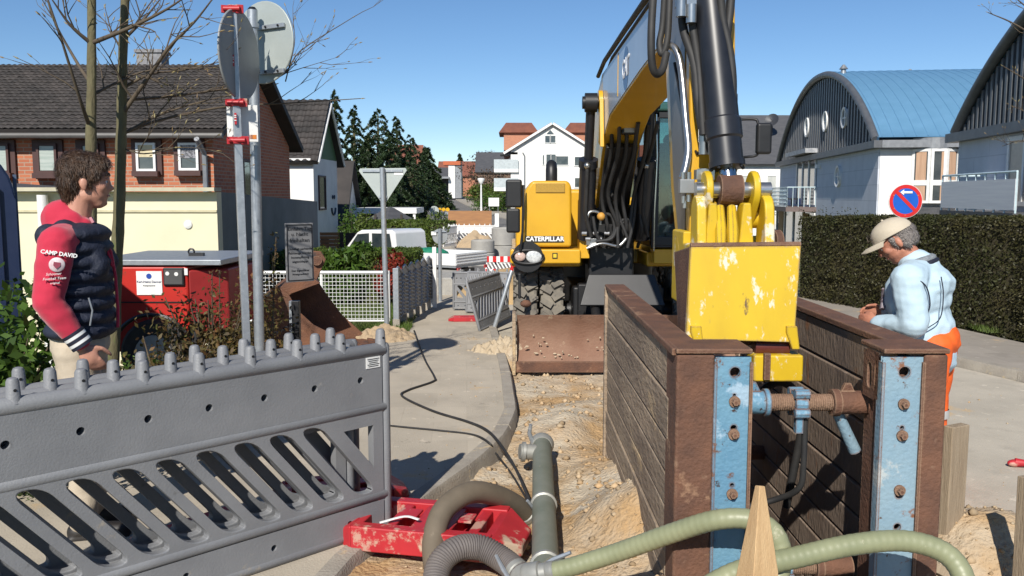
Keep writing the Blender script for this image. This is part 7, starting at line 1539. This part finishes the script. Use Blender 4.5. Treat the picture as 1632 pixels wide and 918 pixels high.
# ================================================================ PEOPLE
m_skin = mat('skin', (.50, .255, .175), (.44, .21, .145), s=14, rough=.5, bump=.08, bs=120); m_skin2 = mat('weathered_skin', (.44, .19, .12), (.37, .15, .095), s=16, rough=.55, bump=.15, bs=90)
m_hair = mat('brown_hair', (.075, .038, .018), (.035, .018, .01), s=40, stretch=(1, 1, .25), rough=.45, bump=.9, bs=90); m_ghair = mat('grey_hair', (.30, .27, .25), (.18, .16, .15), s=50, rough=.6, bump=.8, bs=120)
m_hood = mat('red_sweat_cloth', (.50, .016, .05), (.44, .014, .043), s=4, rough=.85, bump=.15, bs=250, sheen=.3); m_vest = mat('navy_quilted_cloth', (.010, .014, .030), (.014, .019, .038), s=5, rough=.7, bump=.3, bs=90)
m_chino = mat('beige_cotton', (.50, .43, .33), (.44, .37, .28), s=4, rough=.9, bump=.15, bs=200); m_shoe = mat('dark_shoe', (.02, .017, .015), rough=.5)
m_denim = mat('pale_blue_jacket', (.47, .60, .68), (.40, .53, .62), s=3, rough=.85, bump=.15, bs=220); m_orange = mat('hi_vis_orange', (.85, .13, .015), (.75, .11, .012), s=4, rough=.7); m_cap = mat('beige_cap', (.52, .46, .36), (.46, .40, .31), s=8, rough=.9, bump=.15, bs=250)
m_navy = mat('navy_trim', (.01, .013, .03), rough=.7); m_fleece = mat('grey_fleece', (.16, .18, .20), (.26, .28, .30), s=60, rough=1, bump=.5, bs=150); m_refl = mat('reflective_tape', (.6, .61, .6), rough=.3, metal=.3)
m_print = mat('white_print', (.70, .66, .66), (.55, .40, .42), s=30, rough=.8)
def cap_(mb, a, b, ra, rb=None, n=14):
    rb = ra if rb is None else rb; a, b = Vector(a), Vector(b); mb.tube([a, b], [ra, rb], n); mb.ball(a, ra * .999, n); mb.ball(b, rb * .999, n)
def head_shape(mb, H, F, Lft, U, s=1.0, nose=1.0):
    """head at centre H, facing F, left side Lft, up U (unit vectors)."""
    M = Matrix((F, Lft, U)).transposed(); P = lambda x, y, z: H + M @ Vector((x * s, y * s, z * s)); B = lambda c, r: mb.ball(P(*c), tuple(q * s for q in r), 16, M)
    B((-.012, 0, .035), (.098, .077, .086)); B((.030, 0, .020), (.072, .068, .080)); B((.035, 0, -.035), (.064, .060, .078)); B((.052, 0, -.088), (.034, .040, .030)); B((.0, 0, -.060), (.060, .060, .050))
    B((.082, 0, .030), (.018, .050, .014)); B((.094, 0, -.006), (.014 * nose, .012, .022)); B((.104, 0, -.024), (.017 * nose, .015, .014)); B((.084, 0, -.052), (.014, .024, .009)); B((.082, 0, -.064), (.014, .022, .008)); B((.078, 0, -.092), (.014, .02, .014))
    for y in (-1, 1): B((.062, y * .040, -.018), (.026, .024, .026)); B((-.010, y * .077, -.008), (.019, .010, .029)); B((-.006, y * .075, -.030), (.011, .008, .012))
    return P, M
def face_bits(par, P, M, s, skin, iris, hair_m):
    for y in (-1, 1):
        e = MB(); e.ball(P(.0785, y * .033, .004), .0115 * s, 12); eo = e.build('eye', mat('eye_white', (.72, .68, .64), rough=.2), par, smooth=60)
        MB().ball(P(.0865, y * .034, .004), .0060 * s, 8).build('iris', iris, eo, smooth=60)
        MB().tube([P(.078, y * .052, .014), P(.090, y * .036, .020), P(.091, y * .018, .012)], [.003 * s, .005 * s, .003 * s], 6).build('eyelid', skin, eo, smooth=60)
        MB().tube([P(.080, y * .058, .032), P(.094, y * .038, .040), P(.099, y * .014, .034)], [.004 * s, .007 * s, .005 * s], 6).build('eyebrow', hair_m, par, smooth=60)
    MB().tube([P(.088, .026, -.059), P(.0985, .010, -.0575), P(.0995, 0, -.0585), P(.0985, -.010, -.0575), P(.088, -.026, -.059)], .0035 * s, 6).build('mouth', mat('lip', (.33, .11, .09), rough=.45), par, smooth=60)
def hand(mb, wrist, d, palm_n, thumb_side, curl=.5, s=1.0):
    """hand from the wrist along d; palm faces palm_n; the thumb leaves on thumb_side."""
    d, pn = Vector(d).normalized(), Vector(palm_n).normalized(); t = Vector(thumb_side).normalized(); w = Vector(wrist)
    cap_(mb, w - d * .02, w + d * .02, .027 * s, .026 * s, 10); mb.ball(w + d * .055 * s, (.048 * s, .042 * s, .020 * s), 12, Matrix((d, t, pn)).transposed())
    for k, (off, ln) in enumerate(((.031, .072), (.011, .082), (-.010, .076), (-.029, .060))):
        b = w + d * .088 * s + t * off * s; p = b; dd = d.copy()
        for j, fr in enumerate((.45, .32, .26)):
            a = curl * (.55 + .5 * j) + k * .05; dd = (d * math.cos(a) + pn * math.sin(a)); q = p + dd * ln * fr * s; cap_(mb, p, q, (.0105 - .001 * j) * s, (.0095 - .001 * j) * s, 8); p = q
    b = w + d * .030 * s + t * .032 * s; p1 = b + (d * .6 + t * .7 + pn * .3).normalized() * .040 * s; p2 = p1 + (d * .85 + t * .2 + pn * .45).normalized() * .034 * s; p3 = p2 + (d * .9 + pn * .5).normalized() * .022 * s
    cap_(mb, b, p1, .014 * s, .012 * s, 8); cap_(mb, p1, p2, .0115 * s, .0105 * s, 8); cap_(mb, p2, p3, .0105 * s, .008 * s, 8)

def strands(o, F, U, n, ln, mtl):
    """fine hair ribbons combed along F and down over the moulded hair."""
    me = o.data; k = len(me.vertices); co = np.zeros(k * 3); no = np.zeros(k * 3); me.vertices.foreach_get('co', co); me.vertices.foreach_get('normal', no); co = co.reshape(-1, 3); no = no.reshape(-1, 3)
    i = np.random.randint(0, k, n); p = co[i]; nr = no[i]; top = nr @ np.array(U); d = np.outer(np.clip(top, 0, 1), np.array(F)) - np.outer(1.0 - np.clip(top, -.2, .8), np.array(U)) + np.random.normal(0, .22, (n, 3))
    d -= nr * (d * nr).sum(1)[:, None]; d /= np.linalg.norm(d, axis=1)[:, None] + 1e-6; w = np.cross(d, nr) * .0011; L_ = ln * np.random.uniform(.5, 1.2, (n, 1))
    a = p - nr * .001; b = p + d * L_ * .5 + nr * .0045; c = p + d * L_ + nr * .001
    V = np.stack([a - w, a + w, b + w, b - w, c + w * .3, c - w * .3], 1).reshape(-1, 3); q = np.arange(n)[:, None] * 6
    Fc = np.concatenate([q + np.array([0, 1, 2, 3]), q + np.array([3, 2, 4, 5])]); s = npmesh('hair_strands', V, Fc, mtl, o); stuff(s)
    return o
# ---------------- man in the red hoodie (faces +x locally, his right side = -y towards the camera)
mp = at(130, 560, 4.35); man = thing('person', 'man in red hoodie and navy quilted vest standing behind the grey barriers', 'person', (mp.x, 4.35, -.02), R(15)); man.scale = (1.03, 1.03, 1.03)
X, Y_, Z_ = Vector((1, 0, 0)), Vector((0, 1, 0)), Vector((0, 0, 1))
HF = Vector((.985, .22, -.04)).normalized(); HL = Z_.cross(HF).normalized(); HU = HF.cross(HL); H = Vector((.055, .0, 1.735))
sk = MB(); P, M = head_shape(sk, H, HF, HL, HU, 1.06)
cap_(sk, (.00, 0, 1.52), (.03, 0, 1.68), .066, .062); sk.ball((0, 0, 1.30), (.12, .18, .24)); sk.ball((0, 0, 1.05), (.12, .16, .18)); 
shR, elR, wrR = Vector((-.035, -.215, 1.455)), Vector((-.075, -.265, 1.19)), Vector((.055, -.250, .985)); shL, elL, wrL = Vector((-.01, .215, 1.455)), Vector((-.06, .27, 1.19)), Vector((-.03, .25, .97))
for a, b, c in ((shR, elR, wrR), (shL, elL, wrL)): cap_(sk, a, b, .05, .042); cap_(sk, b, c, .042, .028); cap_(sk, Vector((0, a.y * .4, 1.47)), a, .06, .055)
hand(sk, wrR, (.45, .04, -.9), (.2, .95, .1), (.9, .1, .4), .75, 1.02); hand(sk, wrL, (.4, .02, -.9), (.2, -.95, .1), (.9, -.1, .4), .7, 1.02)
for s in (-1, 1): cap_(sk, (-.01, s * .095, .95), (.02, s * .10, .52), .075, .05); cap_(sk, (.02, s * .10, .52), (-.02, s * .105, .09), .05, .035); cap_(sk, (-.02, s * .105, .05), (.15, s * .115, .04), .035, .03)
bd = blob('body', sk, .0065, m_skin, man, 5); face_bits(man, P, M, 1.06, m_skin, mat('iris_blue', (.05, .09, .14), rough=.1), m_hair)
hr = MB(); B = lambda c, r: hr.ball(P(*c), tuple(q * 1.06 for q in r), 16, M)
B((-.022, 0, .055), (.102, .083, .086)); B((.025, 0, .092), (.072, .070, .040)); B((.062, -.012, .085), (.040, .056, .030)); B((-.062, 0, .0), (.056, .074, .078)); B((-.060, 0, -.05), (.044, .058, .045))
for y in (-1, 1): B((.020, y * .064, .042), (.045, .018, .036)); B((.018, y * .071, .004), (.010, .006, .022))
strands(blob('hair', hr, .006, m_hair, man, 5, disp=(.0028, 55, (.35, 1, .6))), HF, HU, 5200, .045, m_hair)
# hoodie: torso, hood collar, sleeves
hd = MB(); hd.ball((0, 0, 1.30), (.148, .205, .235)); hd.ball((0, 0, 1.08), (.145, .19, .17))
for a, b, c in ((shR, elR, wrR), (shL, elL, wrL)): cap_(hd, a, b, .082, .068); cap_(hd, b, c + (b - c).normalized() * .025, .068, .048); cap_(hd, Vector((-.01, a.y * .35, 1.48)), a, .075, .082)
cap_(hd, (-.055, -.0, 1.555), (-.03, 0, 1.50), .098, .12); hd.ball((-.065, 0, 1.55), (.078, .092, .075)); hd.ball((-.02, -.064, 1.55), (.072, .036, .058)); hd.ball((-.02, .064, 1.55), (.072, .036, .058)); cap_(hd, (.055, -.055, 1.535), (.11, -.02, 1.46), .030, .024); cap_(hd, (.055, .055, 1.535), (.11, .02, 1.46), .030, .024)
ho = blob('hoodie', hd, .0085, m_hood, man, 5, disp=(.006, 9, (1, 1, 1.6)))
for w_, e_ in ((wrR, elR), (wrL, elL)):
    d = (w_ - e_).normalized(); 
    for k, (mm, r) in enumerate(((m_navy, .052), (m_white, .0515), (m_navy, .0515), (m_white, .051), (m_navy, .0505))): MB().lathe([(.03, -.075 + .016 * k), (r, -.074 + .016 * k), (r, -.060 + .016 * k), (.03, -.059 + .016 * k)], w_, d, 20).build('cuff', mm, ho, smooth=40)
# sleeve print
sd_ = (elR - shR).normalized(); out = Vector((.16, -.98, .0)).normalized(); rt2 = sd_.cross(out).normalized() * -1
if rt2.x < 0: rt2 = -rt2
upv = -sd_; q0 = shR.lerp(elR, .32) + out * .086
textmesh('sleeve_print', 'CAMP DAVID', .025, m_white, ho, q0 + upv * .045 + rt2 * .018, rt2, upv, .002, bold=.0008)
mb = MB(); mb.lathe([(.001, .002), (.030, .0), (.033, -.004)], q0 + rt2 * .016 - upv * .005, out, 24); mb.build('sleeve_badge', m_print, ho, smooth=50)
mb = MB(); mb.prism([(-.014, .012), (.014, .012), (.014, -.004), (0, -.018), (-.014, -.004)], q0 + rt2 * .016 - upv * .005 + out * .0025, rt2, upv, out * .002); mb.build('sleeve_badge_shield', mat('badge_wine', (.25, .03, .06)), ho)
for k, (tx, sz, dx) in enumerate((('Schooner', .016, .008), ('Football Team', .016, .014), ('original', .013, .018))): textmesh('sleeve_print', tx, sz, m_white, ho, q0 + rt2 * dx - upv * (.048 + .020 * k) - out * .004 * k, (rt2 + upv * .22).normalized(), (upv - rt2 * .22).normalized(), .002, shear=.3)
# quilted vest: stacked padded rings
vs_ = MB(); nz = 8
for k in range(nz):
    z = 1.03 + .0655 * k; t = k / (nz - 1); a = .168 - .004 * abs(t - .45) * 2 - .018 * max(0, t - .75) * 4 * .5; b = .236 - .03 * max(0, t - .6); vs_.ball((.004, 0, z), (a * 1.0, b * .985, .062), 24)
vs_.ball((.0, 0, 1.24), (.150, .200, .25)); vs_.ball((.01, 0, 1.39), (.150, .185, .12)); 
for y in (-1, 1): cap_(vs_, (-.02, y * .115, 1.50), (-.02, y * .155, 1.47), .062, .058); cap_(vs_, (.07, y * .10, 1.46), (.11, y * .12, 1.34), .05, .06)
cap_(vs_, (-.09, -.10, 1.475), (-.09, .10, 1.475), .066)
ve = blob('quilted_vest', vs_, .008, m_vest, man, 4, disp=(.0035, 16, (1, 1, .8)))
MB().tube([(.115, -.035, 1.49), (.158, -.030, 1.40), (.172, -.02, 1.28), (.175, -.015, 1.12), (.170, -.012, 1.03)], .008, 6).build('zip', m_hood, ve, smooth=50); MB().tube([(.085, -.215, 1.20), (.098, -.213, 1.14), (.085, -.216, 1.07)], .004, 6).build('pocket_zip', m_galv, ve, smooth=50)
MB().tube([(.10, -.06, 1.505), (.145, -.055, 1.42), (.165, -.05, 1.33)], .006, 6).build('drawcord', m_hood, ve, smooth=50)
MB().box((.085, -.045, 1.555), (.012, .03, .028), Matrix.Rotation(R(-25), 3, 'Y')).build('collar_lining', mat('pink_lining', (.6, .25, .28)), ho)
tr = MB(); tr.ball((0, 0, .96), (.135, .178, .12))
for s in (-1, 1): cap_(tr, (-.005, s * .09, .94), (.02, s * .10, .52), .105, .078); cap_(tr, (.02, s * .10, .52), (-.01, s * .105, .10), .078, .066)
to = blob('trousers', tr, .009, m_chino, man, 4, disp=(.006, 11, (1, 1, 1.3)))
for s in (-1, 1):
    sh_ = MB(); cap_(sh_, (-.04, s * .105, .05), (.17, s * .115, .045), .048, .042); sh_.box((.06, s * .11, .015), (.28, .09, .03)); blob('shoe', sh_, .008, m_shoe, man, 4)

# ---------------- old workman with the cap (faces -x, turned away a little)
wp = at(1468, 560, 5.35); wk = thing('person', 'workman in beige cap, pale blue jacket and orange trousers behind the shoring box', 'person', (wp.x, 5.35, -.07), R(180 - 34)); wk.scale = (1.17, 1.17, 1.03); S = .93
# built facing +x; after the turn his left side (+y) faces the camera
H = Vector((.14, .01, 1.445)); HF = Vector((.80, .10, -.60)).normalized(); HL = Z_.cross(HF).normalized(); HU = HF.cross(HL)
sk = MB(); P, M = head_shape(sk, H, HF, HL, HU, 1.03, 1.25); cap_(sk, (.04, 0, 1.30), (.10, .0, 1.39), .065, .060); sk.ball((.03, 0, 1.15), (.12, .18, .2)); sk.ball((0, 0, .92), (.12, .16, .16))
shL, elL, wrL = Vector((.04, .215, 1.245)), Vector((.0, .27, .985)), Vector((.18, .17, .965)); shR, elR, wrR = Vector((.06, -.215, 1.245)), Vector((.03, -.27, .985)), Vector((.20, -.12, .99))
for a, b, c in ((shL, elL, wrL), (shR, elR, wrR)): cap_(sk, a, b, .05, .042); cap_(sk, b, c, .042, .028); cap_(sk, Vector((.03, a.y * .4, 1.26)), a, .06, .055)
hand(sk, wrL, (.9, -.35, .12), (-.2, -.6, -.6), (.1, -.3, .9), .8, .98); hand(sk, wrR, (.9, .35, .1), (-.2, .6, -.6), (.1, .3, .9), .8, .98)
for s in (-1, 1): cap_(sk, (-.06, s * .09, .86), (-.04, s * .10, .47), .07, .05); cap_(sk, (-.04, s * .10, .47), (-.08, s * .105, .09), .05, .035); cap_(sk, (-.08, s * .105, .05), (.08, s * .115, .04), .035, .03)
blob('body', sk, .0065, m_skin2, wk, 4); face_bits(wk, P, M, 1.03, m_skin2, mat('iris_brown', (.05, .03, .015), rough=.1), m_ghair)
hr = MB(); B = lambda c, r: hr.ball(P(*c), tuple(q * 1.03 for q in r), 16, M); B((-.060, 0, .0), (.050, .072, .062)); B((-.035, 0, .03), (.085, .079, .05))
for y in (-1, 1): B((.012, y * .072, .012), (.016, .008, .036)); B((-.04, y * .070, -.02), (.03, .012, .04))
strands(blob('hair', hr, .0065, m_ghair, wk, 3, disp=(.002, 60, (1, 1, 1))), -HF, HU, 2500, .022, m_ghair)
# cap: crown, band, brim
cp_ = MB(); n = 22; rows = []
for j in range(8):
    a = R(90 * j / 7); rows.append([(math.cos(a) * .112 * (1 + .05 * math.cos(2 * math.pi * k / n)) * math.cos(2 * math.pi * k / n) - .010, math.cos(a) * .092 * math.sin(2 * math.pi * k / n), .042 + .098 * math.sin(a) ** .9) for k in range(n)])
vs = [P(*p) for r in rows for p in r]; fs = [(j * n + k, j * n + (k + 1) % n, (j + 1) * n + (k + 1) % n, (j + 1) * n + k) for j in range(7) for k in range(n)]; cp_.add(vs, fs); co_ = cp_.build('cap', m_cap, wk, smooth=60)
br = MB(); top_, botm = [], []
for k in range(13):
    a = R(-72 + 144 * k / 12); x0, y0 = .100 * math.cos(a) + .0, .090 * math.sin(a); ln = .085 * math.cos(a * 1.1) ** .6 if abs(a) < R(78) else 0
    top_.append((P(x0, y0, .046), P(x0 + ln * .6, y0 * 1.02, .048 - 2.2 * (y0 * .8) ** 2), P(x0 + ln, y0 * .98, .038 - 2.6 * y0 ** 2)))
vs = [p for r in top_ for p in r] + [p - HU * .006 for r in top_ for p in r]; m3 = len(top_) * 3
fs = [(k * 3 + j, k * 3 + j + 1, k * 3 + j + 4, k * 3 + j + 3) for k in range(12) for j in range(2)]; fs += [tuple(i + m3 for i in f[::-1]) for f in fs]; fs += [(k * 3 + 2, k * 3 + 2 + m3, k * 3 + 5 + m3, k * 3 + 5) for k in range(12)]
br.add(vs, fs).build('brim', m_cap, co_, smooth=50)
MB().tube([P(.106 * math.cos(a), .094 * math.sin(a), .047) for a in [2 * math.pi * k / 24 for k in range(25)]], .004, 5, cap=False).build('cap_band', m_cap, co_, smooth=50); MB().ball(P(-.01, 0, .141), .008, 8).build('cap_button', m_cap, co_, smooth=60)
c = P(.083, .055, .085); nrm = (M @ Vector((.72, .58, .38))).normalized(); rr_ = (M @ Vector((-.60, .80, .0))).normalized(); uu = nrm.cross(rr_); rr_ = uu.cross(nrm)
mbp = MB(); 
for a_, b_ in (((-.026, .016), (.026, .016)), ((.026, .016), (.026, -.016)), ((.026, -.016), (-.026, -.016)), ((-.026, -.016), (-.026, .016)), ((-.018, .006), (.018, .006)), ((-.016, -.006), (.014, -.006))): mbp.tube([c + nrm * .012 + rr_ * a_[0] + uu * a_[1], c + nrm * .012 + rr_ * b_[0] + uu * b_[1]], .0016, 5)
stuff(mbp.build('cap_emblem', mat('emblem_brown', (.12, .09, .07)), co_))
jk = MB(); jk.ball((.03, 0, 1.13), (.165, .215, .215)); jk.ball((.0, 0, .93), (.158, .205, .20)); jk.ball((-.0, 0, 1.2), (.15, .19, .13)); jk.ball((-.02, 0, .77), (.155, .2, .16))
for a, b, c in ((shL, elL, wrL), (shR, elR, wrR)): cap_(jk, a, b, .088, .074); cap_(jk, b, c + (b - c).normalized() * .01, .074, .054); cap_(jk, Vector((.03, a.y * .35, 1.275)), a, .08, .088)
cap_(jk, (.02, 0, 1.285), (.05, 0, 1.32), .10, .088)
jo = blob('jacket', jk, .0085, m_denim, wk, 4, disp=(.0075, 10, (1, 1, 1.3)))
cl = MB(); cl.tube([Vector((.055, 0, 1.335)) + M @ Vector((.082 * math.cos(a) + .0, .086 * math.sin(a), -.012 + .02 * math.cos(a))) for a in [R(40 + 280 * k / 20) for k in range(21)]], .022, 8); cl.build('fleece_collar', m_fleece, jo, smooth=60)
MB().tube([Vector((.045, 0, 1.312)) + M @ Vector((.098 * math.cos(a), .100 * math.sin(a), -.012 + .02 * math.cos(a))) for a in [R(40 + 280 * k / 20) for k in range(21)]], .013, 8).build('collar_trim', m_navy, jo, smooth=60)
MB().tube(catmull([(-.10, .165, 1.26), (-.115, .17, 1.16), (-.11, .195, 1.03), (-.06, .222, .97)], 5), .003, 5).build('seam', m_navy, jo, smooth=50)
MB().tube(catmull([(.03, .285, 1.27), (-.045, .272, 1.22), (-.07, .265, 1.12), (-.06, .262, 1.05)], 5), .0035, 5).build('seam', m_navy, jo, smooth=50)
MB().tube([(.185, .06, 1.16), (.19, .03, 1.1), (.185, .08, 1.04)], .014, 6).build('scarf_end', mat('checked_scarf', (.35, .33, .36), (.08, .04, .05), s=40, rough=.9), jo, smooth=50)
tr = MB(); tr.ball((0, 0, .87), (.13, .175, .12))
for s in (-1, 1): cap_(tr, (-.005, s * .09, .85), (.02, s * .10, .47), .105, .085); cap_(tr, (.02, s * .10, .47), (-.01, s * .105, .09), .085, .078)
to = blob('trousers', tr, .009, m_orange, wk, 4, disp=(.007, 10, (1, 1, 1.3))); to.location.x = -.06
for s in (-1, 1):
    for z in (.40, .28): MB().lathe([(.088, -.025), (.0895, -.02), (.0895, .02), (.088, .025)], (.012, s * .1025, z), (.05, 0, 1), 24).build('reflective_band', m_refl, to, smooth=40)
    sh_ = MB(); cap_(sh_, (-.04, s * .105, .05), (.16, s * .115, .045), .05, .045); sh_.box((.06, s * .11, .015), (.28, .095, .03)); blob('boot', sh_, .008, m_shoe, wk, 4).location.x = -.06

# ---------------- operator in the cab (faces the camera)
op = thing('person', 'excavator operator in dark teal jacket seated behind the cab glass', 'person', (1.80, 10.16, 1.55), R(-90)); S_ = .86
H = Vector((.03, 0, .72)); sk = MB(); P, M = head_shape(sk, H, X, Y_, Z_, .92); cap_(sk, (0, 0, .50), (.02, 0, .64), .055, .052); sk.ball((0, 0, .30), (.10, .15, .2)); sk.ball((0, 0, .10), (.11, .14, .1))
A_ = [(Vector((0, s * .17, .45)), Vector((.08, s * .22, .22)), Vector((.30, s * .17, .20))) for s in (-1, 1)]
for a, b, c in A_: cap_(sk, a, b, .045, .04); cap_(sk, b, c, .04, .026); hand(sk, c, (.95, 0, -.1), (0, 0, -1), (0, -1 if c.y > 0 else 1, .2), .8, .9)
for s in (-1, 1): cap_(sk, (.02, s * .09, .06), (.36, s * .11, .08), .065, .05); cap_(sk, (.36, s * .11, .08), (.40, s * .11, -.26), .05, .035)
blob('body', sk, .008, m_skin, op, 4); face_bits(op, P, M, .92, m_skin, mat('iris_brown', (.05, .03, .015)), m_hair)
hr = MB(); hr.ball(P(-.02, 0, .06), (.095, .076, .075), 14, M); hr.ball(P(-.055, 0, .0), (.05, .066, .06), 14, M); blob('hair', hr, .008, m_hair, op, 2, disp=(.003, 40, (1, 1, 1)))
jk = MB(); jk.ball((0, 0, .30), (.135, .19, .22)); jk.ball((0, 0, .12), (.135, .17, .12))
for a, b, c in A_: cap_(jk, a, b, .07, .06); cap_(jk, b, c, .06, .045); cap_(jk, Vector((0, a.y * .4, .47)), a, .065, .07)
blob('jacket', jk, .01, mat('dark_teal_cloth', (.02, .045, .06), rough=.85), op, 4, disp=(.006, 10, (1, 1, 1)))
tr = MB(); tr.ball((0, 0, .05), (.13, .16, .10))
for s in (-1, 1): cap_(tr, (.02, s * .09, .06), (.36, s * .11, .08), .09, .07); cap_(tr, (.36, s * .11, .08), (.40, s * .11, -.24), .07, .06)
blob('trousers', tr, .01, mat('grey_work_trousers', (.13, .11, .09), rough=.9), op, 4, disp=(.006, 10, (1, 1, 1)))
